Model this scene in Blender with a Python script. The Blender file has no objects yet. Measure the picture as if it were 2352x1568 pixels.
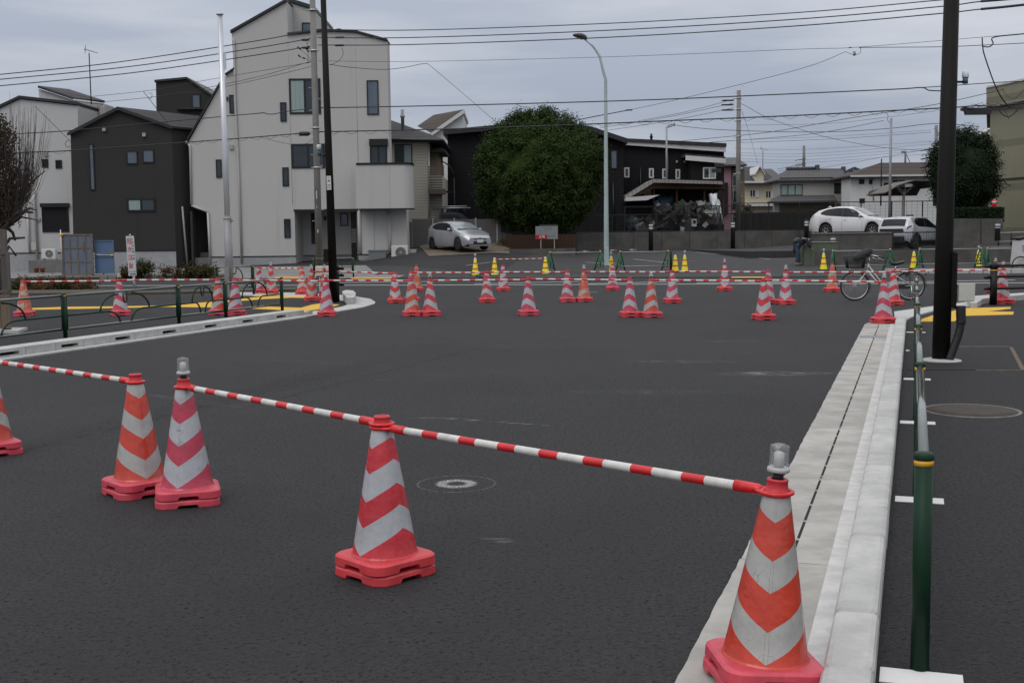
import bpy, bmesh, math, random
from mathutils import Vector, Matrix
R = math.radians
random.seed(7)
col = bpy.context.scene.collection
scn = bpy.context.scene
# ------------------------------------------------------------------ camera
F_, PIT, ROL, CH = 2697.0, 0.09026, 0.01156, 1.575     # focal in px of a 2352-wide picture, pitch, roll, height
cp, sp, cr, sr = math.cos(PIT), math.sin(PIT), math.cos(ROL), math.sin(ROL)
cam_d = bpy.data.cameras.new('camera'); cam = bpy.data.objects.new('camera', cam_d); col.objects.link(cam)
scn.camera = cam
fw = Vector((0, cp, -sp)); u0 = Vector((0, sp, cp)); r0 = Vector((1, 0, 0))
rt = r0*cr - u0*sr; up = r0*sr + u0*cr
cam.matrix_world = Matrix(((rt.x, up.x, -fw.x, 0), (rt.y, up.y, -fw.y, 0), (rt.z, up.z, -fw.z, CH), (0, 0, 0, 1)))
cam_d.sensor_width = 36; cam_d.lens = 36*F_/2352; cam_d.clip_end = 3000; cam_d.clip_start = 0.05
# ------------------------------------------------------------------ world: overcast sky
SUN_EL, SUN_ROT = 52, 215
w = bpy.data.worlds.new('World'); scn.world = w; w.use_nodes = True
nt = w.node_tree; N = nt.nodes; Lk = nt.links; N.clear()
def wn(t, **k):
    n = N.new(t)
    for a, b in k.items(): setattr(n, a, b)
    return n
bg = wn('ShaderNodeBackground'); out = wn('ShaderNodeOutputWorld'); bg.inputs[1].default_value = 0.1
sky = wn('ShaderNodeTexSky', sky_type='NISHITA'); sky.sun_disc = False; sky.sun_elevation = R(SUN_EL); sky.sun_rotation = R(SUN_ROT)
sky.air_density = 1.5; sky.dust_density = 3
tc = wn('ShaderNodeTexCoord'); mp = wn('ShaderNodeMapping'); mp.inputs['Scale'].default_value = (1.1, 1.1, 7.5)
no = wn('ShaderNodeTexNoise'); no.inputs['Scale'].default_value = 2.6; no.inputs['Detail'].default_value = 7; no.inputs['Roughness'].default_value = .5
sep = wn('ShaderNodeSeparateXYZ')
mr = wn('ShaderNodeMapRange'); mr.inputs['From Min'].default_value = -0.02; mr.inputs['From Max'].default_value = 0.95
mr.inputs['To Min'].default_value = 4.15; mr.inputs['To Max'].default_value = 15.0
rm = wn('ShaderNodeValToRGB'); e = rm.color_ramp.elements
e[0].position = .38; e[0].color = (.72, .79, .94, 1); e[1].position = .62; e[1].color = (1.06, 1.09, 1.18, 1)
el = wn('ShaderNodeValToRGB'); e = el.color_ramp.elements       # towards the horizon the cloud is bluer and darker
e[0].position = 0.0; e[0].color = (.88, .95, 1.05, 1); e[1].position = .34; e[1].color = (1.05, 1.0, .94, 1)
mul = wn('ShaderNodeMix', data_type='RGBA', blend_type='MULTIPLY'); mul.inputs[0].default_value = 1
sc = wn('ShaderNodeVectorMath', operation='SCALE'); mix = wn('ShaderNodeMix', data_type='RGBA'); mix.inputs[0].default_value = .08
Lk.new(tc.outputs['Generated'], mp.inputs[0]); Lk.new(mp.outputs[0], no.inputs['Vector']); Lk.new(tc.outputs['Generated'], sep.inputs[0])
Lk.new(sep.outputs[2], mr.inputs[0]); Lk.new(no.outputs[0], rm.inputs[0]); Lk.new(sep.outputs[2], el.inputs[0])
Lk.new(rm.outputs[0], mul.inputs[6]); Lk.new(el.outputs[0], mul.inputs[7])
Lk.new(mul.outputs[2], sc.inputs[0]); Lk.new(mr.outputs[0], sc.inputs[3])
Lk.new(sc.outputs[0], mix.inputs[6]); Lk.new(sky.outputs[0], mix.inputs[7]); Lk.new(mix.outputs[2], bg.inputs[0]); Lk.new(bg.outputs[0], out.inputs[0])
sd = bpy.data.lights.new('sun', 'SUN'); sd.energy = 0.8; sd.angle = R(35); sd.color = (1, .97, .93)
sun = bpy.data.objects.new('sun', sd); col.objects.link(sun)
az = R(SUN_ROT); dv = Vector((math.sin(az)*math.cos(R(SUN_EL)), math.cos(az)*math.cos(R(SUN_EL)), math.sin(R(SUN_EL))))
sun.rotation_euler = dv.to_track_quat('Z', 'Y').to_euler()
scn.view_settings.view_transform = 'Standard'; scn.view_settings.look = 'None'; scn.view_settings.exposure = 0; scn.view_settings.gamma = 1
scn.cycles.max_bounces = 6; scn.cycles.use_denoising = True
# ------------------------------------------------------------------ pixel -> place (pixels of the 2352x1568 view)
def ray(x, y):
    u = (x-1176)/F_; v = (784-y)/F_
    a = u*cr+v*sr; b = -u*sr+v*cr
    return Vector((a, cp+b*sp, -sp+b*cp))
def lerp_tab(tab, x):
    if x <= tab[0][0]: return tab[0][1]
    for (x0, y0), (x1, y1) in zip(tab, tab[1:]):
        if x <= x1: return y0+(y1-y0)*(x-x0)/(x1-x0)
    return tab[-1][1]
SLOPE = [(-60, .002), (-19, .004), (-13, .018), (-7, .036), (-4.5, .07), (-1, .072), (3, .036), (13, .036), (19, .05), (80, .05)]
def gz(X, Y):                                # the land rises gently beyond the cross street
    if Y <= 46: return 0.0
    d = min(Y, 84)-47
    s = d if d > 1.5 else (max(0, Y-46)**2)*.24
    return lerp_tab(SLOPE, X)*max(0, s)
def G(x, y, z=None):                         # where a pixel meets the land (or the level z)
    d = ray(x, y)
    if z is not None:
        t = (z-CH)/d.z; return Vector((d.x*t, d.y*t, z))
    t = 3.0
    for i in range(6000):
        p = Vector((d.x*t, d.y*t, CH+d.z*t))
        if p.z <= gz(p.x, p.y): return Vector((p.x, p.y, gz(p.x, p.y)))
        t += .03
    return p
def W(x, y, Y):                              # pixel at depth Y
    d = ray(x, y); t = Y/d.y
    return Vector((d.x*t, Y, CH+d.z*t))
def M(px, Y): return px*Y/F_                 # size in metres of px at depth Y
# ------------------------------------------------------------------ materials
def mat(name, c, rough=.8, metal=0, var=0, vscale=8, bump=0, bscale=60, spec=.5, c2=None, detail=4, stretch=None, coat=0, alpha=1, trans=0):
    m = bpy.data.materials.new(name); m.use_nodes = True
    t = m.node_tree; b = t.nodes['Principled BSDF']
    b.inputs['Roughness'].default_value = rough; b.inputs['Metallic'].default_value = metal
    b.inputs['Specular IOR Level'].default_value = spec
    b.inputs['Coat Weight'].default_value = coat; b.inputs['Alpha'].default_value = alpha; b.inputs['Transmission Weight'].default_value = trans
    if len(c) == 3: c = (*c, 1)
    b.inputs['Base Color'].default_value = c
    if var or bump or c2:
        co = t.nodes.new('ShaderNodeTexCoord'); src = co.outputs['Object']
        if stretch:
            mpn = t.nodes.new('ShaderNodeMapping'); mpn.inputs['Scale'].default_value = stretch
            t.links.new(src, mpn.inputs[0]); src = mpn.outputs[0]
    if var or c2:
        n = t.nodes.new('ShaderNodeTexNoise'); n.inputs['Scale'].default_value = vscale; n.inputs['Detail'].default_value = detail; n.inputs['Roughness'].default_value = .6
        t.links.new(src, n.inputs['Vector'])
        r = t.nodes.new('ShaderNodeValToRGB'); e = r.color_ramp.elements
        e[0].position = .3; e[1].position = .7
        if c2 is None:
            e[0].color = (*[k*(1-var) for k in c[:3]], 1); e[1].color = (*[k*(1+var) for k in c[:3]], 1)
        else:
            e[0].color = c; e[1].color = (*c2, 1)
        t.links.new(n.outputs[0], r.inputs[0]); t.links.new(r.outputs[0], b.inputs['Base Color'])
    if bump:
        n2 = t.nodes.new('ShaderNodeTexNoise'); n2.inputs['Scale'].default_value = bscale; n2.inputs['Detail'].default_value = 3
        t.links.new(src, n2.inputs['Vector'])
        bp = t.nodes.new('ShaderNodeBump'); bp.inputs['Strength'].default_value = bump; bp.inputs['Distance'].default_value = .01
        t.links.new(n2.outputs[0], bp.inputs['Height']); t.links.new(bp.outputs[0], b.inputs['Normal'])
    return m
class NT:                                    # little node-writing helper
    def __init__(s, m): s.t = m.node_tree; s.b = s.t.nodes['Principled BSDF']
    def n(s, ty, **k):
        o = s.t.nodes.new(ty)
        for a, b in k.items():
            if a in o.bl_rna.properties: setattr(o, a, b)
        return o
    def l(s, a, b): s.t.links.new(a, b)
    def put(s, i, v):
        if hasattr(v, 'is_linked') or hasattr(v, 'links'): s.l(v, i)
        else: i.default_value = v
    def m(s, op, a, b=0.0, c=0.0, clamp=False):
        o = s.t.nodes.new('ShaderNodeMath'); o.operation = op; o.use_clamp = clamp
        s.put(o.inputs[0], a); s.put(o.inputs[1], b); s.put(o.inputs[2], c)
        return o.outputs[0]
    def mix(s, f, a, b, bt='MIX'):
        o = s.t.nodes.new('ShaderNodeMix'); o.data_type = 'RGBA'; o.blend_type = bt
        s.put(o.inputs[0], f); s.put(o.inputs[6], a if not isinstance(a, tuple) else (*a, 1)); s.put(o.inputs[7], b if not isinstance(b, tuple) else (*b, 1))
        return o.outputs[2]
    def noise(s, vec, scale, det=3, rough=.55, stretch=None):
        if stretch:
            mm = s.t.nodes.new('ShaderNodeMapping'); mm.inputs['Scale'].default_value = stretch; s.l(vec, mm.inputs[0]); vec = mm.outputs[0]
        o = s.t.nodes.new('ShaderNodeTexNoise'); o.inputs['Scale'].default_value = scale; o.inputs['Detail'].default_value = det; o.inputs['Roughness'].default_value = rough
        s.l(vec, o.inputs['Vector']); return o.outputs[0]
    def ramp(s, v, a, b): # smooth 0..1 between a and b
        o = s.t.nodes.new('ShaderNodeMapRange'); o.interpolation_type = 'SMOOTHSTEP'
        o.inputs['From Min'].default_value = a; o.inputs['From Max'].default_value = b; s.l(v, o.inputs[0]); return o.outputs[0]
# ------------------------------------------------------------------ mesh builder
class MB:
    def __init__(s): s.v = []; s.f = []; s.m = []; s.s = []
    def add(s, vs, fs, mi=0, sm=False):
        o = len(s.v); s.v += [tuple(v) for v in vs]
        for f in fs: s.f.append([o+i for i in f]); s.m.append(mi); s.s.append(sm)
        return s
    def box(s, x0, x1, y0, y1, z0, z1, mi=0):
        vs = [(x, y, z) for z in (z0, z1) for y in (y0, y1) for x in (x0, x1)]
        return s.add(vs, [(0, 2, 3, 1), (4, 5, 7, 6), (0, 1, 5, 4), (2, 6, 7, 3), (0, 4, 6, 2), (1, 3, 7, 5)], mi)
    def bbox(s, x0, x1, y0, y1, z0, z1, b=.01, mi=0):      # box with chamfered long edges (top and corners)
        pts = [(x0+b, y0), (x1-b, y0), (x1, y0+b), (x1, y1-b), (x1-b, y1), (x0+b, y1), (x0, y1-b), (x0, y0+b)]
        cx, cy = (x0+x1)/2, (y0+y1)/2
        def ins(k): return [(x+(cx-x)/abs(cx-x+1e-9)*k*(abs(cx-x) > k), y+(cy-y)/abs(cy-y+1e-9)*k*(abs(cy-y) > k)) for x, y in pts]
        rings = [(pts, z0), (pts, z1-b), (ins(b), z1)]
        vs = [(x, y, z) for ps, z in rings for x, y in ps]; fs = []
        for k in range(2):
            for i in range(8): j = (i+1) % 8; fs.append((k*8+i, k*8+j, k*8+8+j, k*8+8+i))
        fs += [tuple(range(7, -1, -1)), tuple(range(16, 24))]
        return s.add(vs, fs, mi)
    def prism(s, pts, y0, y1, mi=0):         # outline in x,z pushed along y
        n = len(pts); A = sum(pts[i][0]*pts[(i+1) % n][1]-pts[(i+1) % n][0]*pts[i][1] for i in range(n))
        if A < 0: pts = pts[::-1]
        vs = [(x, y0, z) for x, z in pts]+[(x, y1, z) for x, z in pts]
        fs = [tuple(range(n)), tuple(range(2*n-1, n-1, -1))]+[(i, n+i, n+(i+1) % n, (i+1) % n) for i in range(n)]
        return s.add(vs, fs, mi)
    def slab(s, pts, z0, z1, mi=0):          # outline in x,y pushed along z
        n = len(pts); A = sum(pts[i][0]*pts[(i+1) % n][1]-pts[(i+1) % n][0]*pts[i][1] for i in range(n))
        if A < 0: pts = pts[::-1]
        vs = [(p[0], p[1], z0) for p in pts]+[(p[0], p[1], z1) for p in pts]
        fs = [tuple(range(n-1, -1, -1)), tuple(range(n, 2*n))]+[(i, (i+1) % n, n+(i+1) % n, n+i) for i in range(n)]
        return s.add(vs, fs, mi)
    def tube(s, pts, r, n=8, mi=0, sm=True, cap=True, closed=False):
        pts = [Vector(p) for p in pts]; k = len(pts); vs = []
        rs = r if isinstance(r, (list, tuple)) else [r]*k
        ref = None
        for i, p in enumerate(pts):
            if closed: d = pts[(i+1) % k]-pts[i-1]
            else: d = pts[min(i+1, k-1)]-pts[max(i-1, 0)]
            d = d.normalized()
            if ref is None:
                ref = Vector((0, 0, 1)) if abs(d.z) < .9 else Vector((1, 0, 0))
            a = (ref-d*ref.dot(d))
            if a.length < 1e-4: a = d.orthogonal()
            a.normalize(); b = d.cross(a); ref = a
            for j in range(n):
                t = 2*math.pi*j/n; vs.append(p+(a*math.cos(t)+b*math.sin(t))*rs[i])
        fs = []
        for i in range(k if closed else k-1):
            i2 = (i+1) % k
            for j in range(n): j2 = (j+1) % n; fs.append((i*n+j, i*n+j2, i2*n+j2, i2*n+j))
        s.add(vs, fs, mi, sm)
        if cap and not closed:
            o = len(s.v)-k*n
            s.f.append([o+j for j in range(n-1, -1, -1)]); s.m.append(mi); s.s.append(False)
            s.f.append([o+(k-1)*n+j for j in range(n)]); s.m.append(mi); s.s.append(False)
        return s
    def lathe(s, prof, n=24, mi=0, sm=True, c=(0, 0, 0)):
        vs = [(c[0]+r*math.cos(2*math.pi*j/n), c[1]+r*math.sin(2*math.pi*j/n), c[2]+z) for r, z in prof for j in range(n)]
        fs = [(i*n+j, i*n+(j+1) % n, (i+1)*n+(j+1) % n, (i+1)*n+j) for i in range(len(prof)-1) for j in range(n)]
        s.add(vs, fs, mi, sm)
        o = len(s.v)-len(prof)*n
        s.f.append([o+j for j in range(n-1, -1, -1)]); s.m.append(mi); s.s.append(False)
        s.f.append([o+(len(prof)-1)*n+j for j in range(n)]); s.m.append(mi); s.s.append(False)
        return s
    def grid(s, P, mi=0, sm=True):           # P[i][j] points
        a, b = len(P), len(P[0])
        return s.add([p for r in P for p in r], [(i*b+j, i*b+j+1, (i+1)*b+j+1, (i+1)*b+j) for i in range(a-1) for j in range(b-1)], mi, sm)
    def mesh(s, name, mats):
        me = bpy.data.meshes.new(name); me.from_pydata(s.v, [], s.f)
        for m_ in (mats if isinstance(mats, (list, tuple)) else [mats]): me.materials.append(m_)
        me.polygons.foreach_set('material_index', s.m); me.polygons.foreach_set('use_smooth', s.s); me.update()
        return me
    def build(s, name, mats, parent=None, loc=None, rz=None):
        return link(name, s.mesh(name, mats), parent, loc, rz)
def link(name, me, parent=None, loc=None, rz=None):
    o = bpy.data.objects.new(name, me); col.objects.link(o)
    if parent: o.parent = parent
    if loc is not None: o.location = loc
    if rz is not None: o.rotation_euler.z = rz
    return o
def tag(o, label=None, cat=None, group=None, kind=None):
    if label: o['label'] = label
    if cat: o['category'] = cat
    if group: o['group'] = group
    if kind: o['kind'] = kind
    return o
def thing(name, label, cat, loc=(0, 0, 0), rz=0, group=None):
    o = bpy.data.objects.new(name, None); col.objects.link(o); o.empty_display_size = .2
    o.location = loc; o.rotation_euler.z = rz
    return tag(o, label, cat, group)
def copy_tree(o, parent=None):
    c = o.copy(); col.objects.link(c); c.parent = parent
    for ch in [k for k in o.children]: copy_tree(ch, c)
    return c
def struct(o): o['kind'] = 'structure'; return o
# ------------------------------------------------------------------ shared materials
def asphalt(name, base, var, marks=False, seed=0.0, fleck=.5):
    m = mat(name, (base, base, base), rough=.82, spec=.36); h = NT(m)
    co = h.n('ShaderNodeTexCoord').outputs['Object']
    n1 = h.noise(co, .35+seed, 4, .6); n2 = h.noise(co, 48, 3, .75); n3 = h.noise(co, 130, 2, .8); n4 = h.noise(co, 5.5, 3, .6)
    v = h.m('ADD', h.m('MULTIPLY', h.m('SUBTRACT', n1, .5), var), 1.0)
    v = h.m('MULTIPLY', v, h.m('ADD', h.m('MULTIPLY', h.m('SUBTRACT', n4, .5), .8), 1.0))
    v = h.m('MULTIPLY', v, h.m('ADD', h.m('MULTIPLY', h.m('SUBTRACT', n3, .5), 1.3*fleck), 1.0))
    v = h.m('MULTIPLY', v, h.m('ADD', h.m('MULTIPLY', h.m('SUBTRACT', n2, .5), 1.7*fleck), 1.0))
    pits = h.ramp(h.noise(co, 40, 3, .8), .54, .66)                 # open pores of the surface course
    v = h.m('MULTIPLY', v, h.m('SUBTRACT', 1.0, h.m('MULTIPLY', pits, .62)))
    h.l(h.m('SUBTRACT', .35, h.m('MULTIPLY', h.m('MULTIPLY', pits, h.ramp(n4, .3, .65)), .27)), h.b.inputs['Specular IOR Level'])
    cmb = h.t.nodes.new('ShaderNodeCombineColor')
    for i in range(3): h.l(v, cmb.inputs[i])
    c = h.mix(1.0, (base*1.0, base*.995, base*1.02), cmb.outputs[0], 'MULTIPLY')
    spkl = h.ramp(h.noise(co, 95, 2, .8), .60, .68); c = h.mix(h.m('MULTIPLY', spkl, .5*fleck), c, (.075, .073, .070))
    sc1 = h.noise(co, 1.1, 5, .7, (1, .16, 1)); scuff = h.m('MULTIPLY', h.ramp(sc1, .66, .80), h.ramp(n4, .45, .62))
    c = h.mix(h.m('MULTIPLY', scuff, .30), c, (.12, .12, .12))
    if marks:
        for (px, py, wd, ln, rot, st) in [(1780, 858, .55, 1.6, 88, .8), (1700, 784, .25, 1.6, 90, .35), (1130, 968, .10, 1.5, 62, .55), (1650, 733, .10, 2.4, 90, .3), (1160, 1243, .12, .45, 60, .35), (1010, 960, .06, .8, 80, .6), (440, 920, .22, 2.6, 50, .16), (1200, 795, .9, 2.2, 70, .10), (700, 830, .5, 3.5, 60, .10), (1500, 900, .5, 2.4, 85, .14), (1560, 830, .4, 2.0, 80, .3), (880, 873, .05, .3, 80, .6), (1900, 700, .2, 2.5, 90, .3)]:
            p = G(px, py); mm = h.t.nodes.new('ShaderNodeMapping'); mm.vector_type = 'TEXTURE'
            mm.inputs['Location'].default_value = (p.x, p.y, 0); mm.inputs['Rotation'].default_value = (0, 0, R(rot-90)); mm.inputs['Scale'].default_value = (ln/2, wd/2, 1)
            h.l(co, mm.inputs[0]); ln_ = h.t.nodes.new('ShaderNodeVectorMath'); ln_.operation = 'LENGTH'; h.l(mm.outputs[0], ln_.inputs[0])
            msk = h.m('SUBTRACT', 1.0, h.ramp(ln_.outputs['Value'], .35, 1.0))
            msk = h.m('MULTIPLY', msk, h.ramp(h.noise(co, 7, 4, .75, (.5, 3, 1)), .48, .66))
            c = h.mix(h.m('MULTIPLY', msk, st), c, (.33, .33, .33))
        for (px, py, wd, ln, rot, st) in [(300, 975, .07, 8, 71.0, .9), (900, 850, .16, 12, 70, .6), (1180, 900, .06, 2.6, -35, .6), (560, 905, .8, 12.0, 71, .45), (1350, 1250, 1.2, 5.0, 71, .18), (700, 1350, .9, 4, 60, .18)]:
            p = G(px, py); mm = h.t.nodes.new('ShaderNodeMapping'); mm.vector_type = 'TEXTURE'
            mm.inputs['Location'].default_value = (p.x, p.y, 0); mm.inputs['Rotation'].default_value = (0, 0, R(rot)); mm.inputs['Scale'].default_value = (ln/2, wd/2, 1)
            h.l(co, mm.inputs[0]); ln_ = h.t.nodes.new('ShaderNodeVectorMath'); ln_.operation = 'LENGTH'; h.l(mm.outputs[0], ln_.inputs[0])
            msk = h.m('SUBTRACT', 1.0, h.ramp(ln_.outputs['Value'], .3, 1.0))
            c = h.mix(h.m('MULTIPLY', h.m('MULTIPLY', msk, h.ramp(n4, .3, .6)), st), c, (.004, .004, .004))
        p = G(1048, 1112)                                            # chalked survey rings on the road
        for r0_, w0, st, k in [(.095, .050, .85, .50), (.248, .006, .38, .52)]:
            dd = h.t.nodes.new('ShaderNodeVectorMath'); dd.operation = 'DISTANCE'; h.l(co, dd.inputs[0]); dd.inputs[1].default_value = (p.x, p.y, 0)
            dist = h.m('ABSOLUTE', h.m('SUBTRACT', dd.outputs['Value'], r0_))
            msk = h.m('MULTIPLY', h.m('SUBTRACT', 1.0, h.ramp(dist, w0*.3, w0)), h.ramp(h.noise(co, 60, 3, .8), k-.1, k+.1))
            c = h.mix(h.m('MULTIPLY', msk, st), c, (.52, .52, .52))
    h.l(c, h.b.inputs['Base Color'])
    bp = h.n('ShaderNodeBump'); bp.inputs['Strength'].default_value = .75; bp.inputs['Distance'].default_value = .011
    h.l(h.m('SUBTRACT', h.m('ADD', h.m('MULTIPLY', n3, .6), h.m('MULTIPLY', n2, .9)), h.m('MULTIPLY', pits, .5)), bp.inputs['Height']); h.l(bp.outputs[0], h.b.inputs['Normal'])
    return m
A_ROAD = asphalt('road_asphalt', .0195, 1.1, True, fleck=1.0)
A_WALK = asphalt('footway_asphalt', .0140, .45, seed=.2, fleck=.9)
A_PATCH = asphalt('fresh_asphalt', .015, .2, seed=.1)
A_OLD = asphalt('old_asphalt', .036, .35, seed=.3, fleck=.3)
def concrete(name, c, var=.18, scale=3.0, bump=.25, dark=.35, stretch=None):
    m = mat(name, c, rough=.86, spec=.3); h = NT(m); co = h.n('ShaderNodeTexCoord').outputs['Object']
    a = h.noise(co, scale, 5, .65, stretch); b = h.noise(co, 70, 2, .7); s_ = h.ramp(h.noise(co, 1.3, 5, .7, stretch), .55, .78)
    k = tuple(q*(1-var) for q in c); k2 = tuple(q*(1+var) for q in c)
    cc = h.mix(h.ramp(a, .3, .7), k, k2); cc = h.mix(h.m('MULTIPLY', s_, dark), cc, tuple(q*.55 for q in c))
    rnd = h.n('ShaderNodeNewGeometry').outputs['Random Per Island']; cc = h.mix(h.m('MULTIPLY', rnd, .22), cc, tuple(q*.45 for q in c))
    spk = h.ramp(b, .62, .8); cc = h.mix(h.m('MULTIPLY', spk, .35), cc, tuple(q*.5 for q in c))
    h.l(cc, h.b.inputs['Base Color'])
    bp = h.n('ShaderNodeBump'); bp.inputs['Strength'].default_value = bump; bp.inputs['Distance'].default_value = .004
    h.l(b, bp.inputs['Height']); h.l(bp.outputs[0], h.b.inputs['Normal'])
    return m
C_KERB = concrete('kerb_concrete', (.44, .44, .42), .12, 6)
C_GUT = concrete('gutter_concrete', (.36, .35, .32), stretch=(1, 1, 1))
C_MORT = concrete('mortar', (.54, .53, .51), .14, 8)
C_WALL = concrete('wall_concrete', (.090, .086, .078), .25, 1.2, dark=.5)
C_WALL2 = concrete('block_concrete', (.16, .158, .15), .2, 1.5)
C_FOUND = concrete('foundation_concrete', (.30, .31, .32), .12, 1.2)
C_PAVE = concrete('apron_concrete', (.20, .195, .185), .18, 1.0)
C_POLE = concrete('pole_concrete', (.20, .195, .18), .2, 3, stretch=(1, 1, .3))
DARKGAP = mat('dark_gap', (.012, .012, .012), .95)
def paint(name, c, wear=.35, scale=14):
    m = mat(name, c, rough=.75); h = NT(m); co = h.n('ShaderNodeTexCoord').outputs['Object']
    w1 = h.ramp(h.noise(co, scale, 5, .75), .60, .72)
    cc = h.mix(h.m('MULTIPLY', w1, wear), c, (.07, .07, .07)); v = h.noise(co, 2.2, 3)
    cc = h.mix(h.m('MULTIPLY', v, .25), cc, tuple(q*.6 for q in c)); h.l(cc, h.b.inputs['Base Color'])
    return m
P_WHITE = paint('white_road_paint', (.62, .62, .60))
P_YEL = paint('yellow_tactile', (.66, .40, .025), .15)
P_OLDW = paint('faded_road_paint', (.34, .34, .33), .6, 9)
P_ORA = paint('orange_tactile', (.50, .27, .06), .55, 6)
# ------------------------------------------------------------------ ground
def frange(a, b, s):
    o = []; x = a
    while x < b-1e-6: o.append(x); x += s
    return o+[b]
xs = [-400, -150, -90, -60]+frange(-44, 44, 1.1)+[60, 90, 150, 400]
ys = [-12, -4, 0]+frange(3, 46, 4.3)+frange(46, 86, 1.0)[1:]+[100, 130, 200, 400, 1200]
g = MB(); g.grid([[(x, y, gz(x, y)) for x in xs] for y in ys])
ground = struct(g.build('ground', A_ROAD))
TH = R(18.9); ex, ey = math.sin(TH), math.cos(TH)
def ST(s, t, z=0.0): return (s*ex+t*ey, s*ey-t*ex, z)      # along the new road, across it
# right gutter: two slabs with a slotted gap, mortar strip, kerb blocks
def slabST(mb, s0, s1, t0, t1, z0, z1, mi=0): mb.slab([ST(s0, t0), ST(s1, t0), ST(s1, t1), ST(s0, t1)], z0, z1, mi)
S0, S1 = 1.6, 20.6
gm = MB(); n = 0
s = S0
while s < S1-.01:
    e1 = min(s+2.0, S1)
    left = [ST(s+.004, -.535-.008), ST(e1-.004, -.535-.008)]
    k = 24
    for i in range(k, -1, -1):
        q = s+.004+(e1-s-.008)*i/k; left.append(ST(q, -.765+random.uniform(-.004, .004)))
    gm.slab(left, -.02, .010, 0)
    slabST(gm, s+.004, e1-.004, -.527, -.345, -.02, .011, 0)
    for q in (.0, .08, .44, .84, 1.24, 1.64, 1.96): slabST(gm, s+q, s+q+.026, -.545, -.525, -.02, .0085, 0)
    s += 2.0
slabST(gm, S0, S1, -.56, -.51, -.02, .0055, 1)
slabST(gm, S0, S1, -.355, -.28, -.02, .018, 2)
slabST(gm, S0, S1, -.76, -.34, -.02, .0045, 1)
gm.slab([ST(S1, -.765), ST(S1+.35, -.72), ST(S1+.62, -.58), ST(S1+.72, -.30), ST(S1, -.28)], -.02, .012, 0)
struct(gm.build('gutter', [C_GUT, DARKGAP, C_MORT]))
km = MB(); s = S0
while s < S1:
    a, b = s+.008, min(s+.6, S1+.3)-.008
    prof = [(-.282, 0), (-.268, .095), (-.258, .113), (-.24, .121), (-.125, .123), (-.108, .117), (-.100, .104), (-.096, 0)]
    j = random.uniform(-.0015, .0015); bz = .012
    rings = [(a, .014), (a+.018, 0), (b-.018, 0), (b, .014)]
    vs = []; fs = []
    for q, d in rings:
        for t, z in prof: vs.append(ST(q, t+j+(d if t < -.2 else -d), max(0, z-d)))
    m_ = len(prof)
    for i in range(3):
        for k in range(m_-1): fs.append((i*m_+k, (i+1)*m_+k, (i+1)*m_+k+1, i*m_+k+1))
    fs += [tuple(range(m_)), tuple(range(3*m_+m_-1, 3*m_-1, -1))]
    km.add(vs, fs, 0); s += .6
slabST(km, S0, S1, -.262, -.122, 0, .085, 1)
struct(km.build('kerb', [C_KERB, mat('joint_mortar', (.06, .058, .052), .9)]))
gr = MB()                                                   # steel grating where the gutter ends
for i in range(11): slabST(gr, 18.0+i*.022, 18.0+i*.022+.011, -.74, -.31, .011, .017)
slabST(gr, 17.985, 17.995, -.75, -.30, .011, .019); slabST(gr, 18.245, 18.255, -.75, -.30, .011, .019)
gal = mat('galvanised_steel', (.42, .44, .45), .42, .75, var=.15, vscale=9)
tag(gr.build('drain_grating', gal), 'steel grating set in the concrete gutter before the last kerbside cone', 'drain grating')
# right footway
def zp(pts, ox, oy, k, z=None): return [G((ox+a/k)/1.0884, (oy+b/k)/1.0884, z) for a, b in pts]
near = zp([(1270, 1462), (1330, 1432), (1500, 1386), (1700, 1352), (1900, 1338), (1980, 1292), (2334, 1268)], 1920, 400, 3.647, .05)
fw_pts = [ST(-3, -.10), ST(20.9, -.10)]+[(p.x, p.y) for p in near]+[(near[-1].x+14, near[-1].y+1.5), (30, -4)]
rw = MB(); rw.slab(fw_pts, -.05, .05); struct(rw.build('pavement', A_WALK))
kc = MB()
far = zp([(1150, 1392), (1500, 1342), (1800, 1305), (1870, 1272), (2000, 1258), (2334, 1240)], 1920, 400, 3.647, .05)
kc.slab([ST(20.7, -.28), ]+[(p.x, p.y) for p in far]+[(far[-1].x+14, far[-1].y+2.0), (near[-1].x+14, near[-1].y+1.5)]+[(p.x, p.y) for p in near[::-1]]+[ST(20.7, -.10)], -.05, .075)
hp = zp([(1815, 1318), (1830, 1295), (1880, 1272), (2010, 1262), (2334, 1242), (2334, 1262), (2020, 1290), (1960, 1300), (1900, 1338), (1850, 1340)], 1920, 400, 3.647, .08)
kc.slab([(p.x, p.y) for p in hp], 0, .16)
struct(kc.build('corner_kerb', C_KERB))
tp = MB(); tp.slab([(p.x, p.y) for p in zp([(1392, 1474), (1700, 1472), (1800, 1422), (2235, 1410), (2240, 1386), (2000, 1383), (2214, 1357), (2210, 1342), (1800, 1352), (1500, 1420), (1400, 1452)], 1920, 400, 3.647, .05)], .0, .058)
def tactile(nm, mb, parent=None):
    o = struct(mb.build(nm, P_YEL_B)); return o
P_YEL_B = paint('yellow_tactile_bumps', (.66, .40, .025), .12); h = NT(P_YEL_B)
co = h.n('ShaderNodeTexCoord').outputs['Object']; mm = h.n('ShaderNodeMapping'); mm.inputs['Rotation'].default_value = (0, 0, TH); h.l(co, mm.inputs[0])
wv = h.n('ShaderNodeTexWave'); wv.inputs['Scale'].default_value = 4.2; h.l(mm.outputs[0], wv.inputs['Vector'])
bp = h.n('ShaderNodeBump'); bp.inputs['Strength'].default_value = .8; bp.inputs['Distance'].default_value = .02; h.l(wv.outputs[1], bp.inputs['Height']); h.l(bp.outputs[0], h.b.inputs['Normal'])
tactile('tactile_paving', tp)
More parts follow.
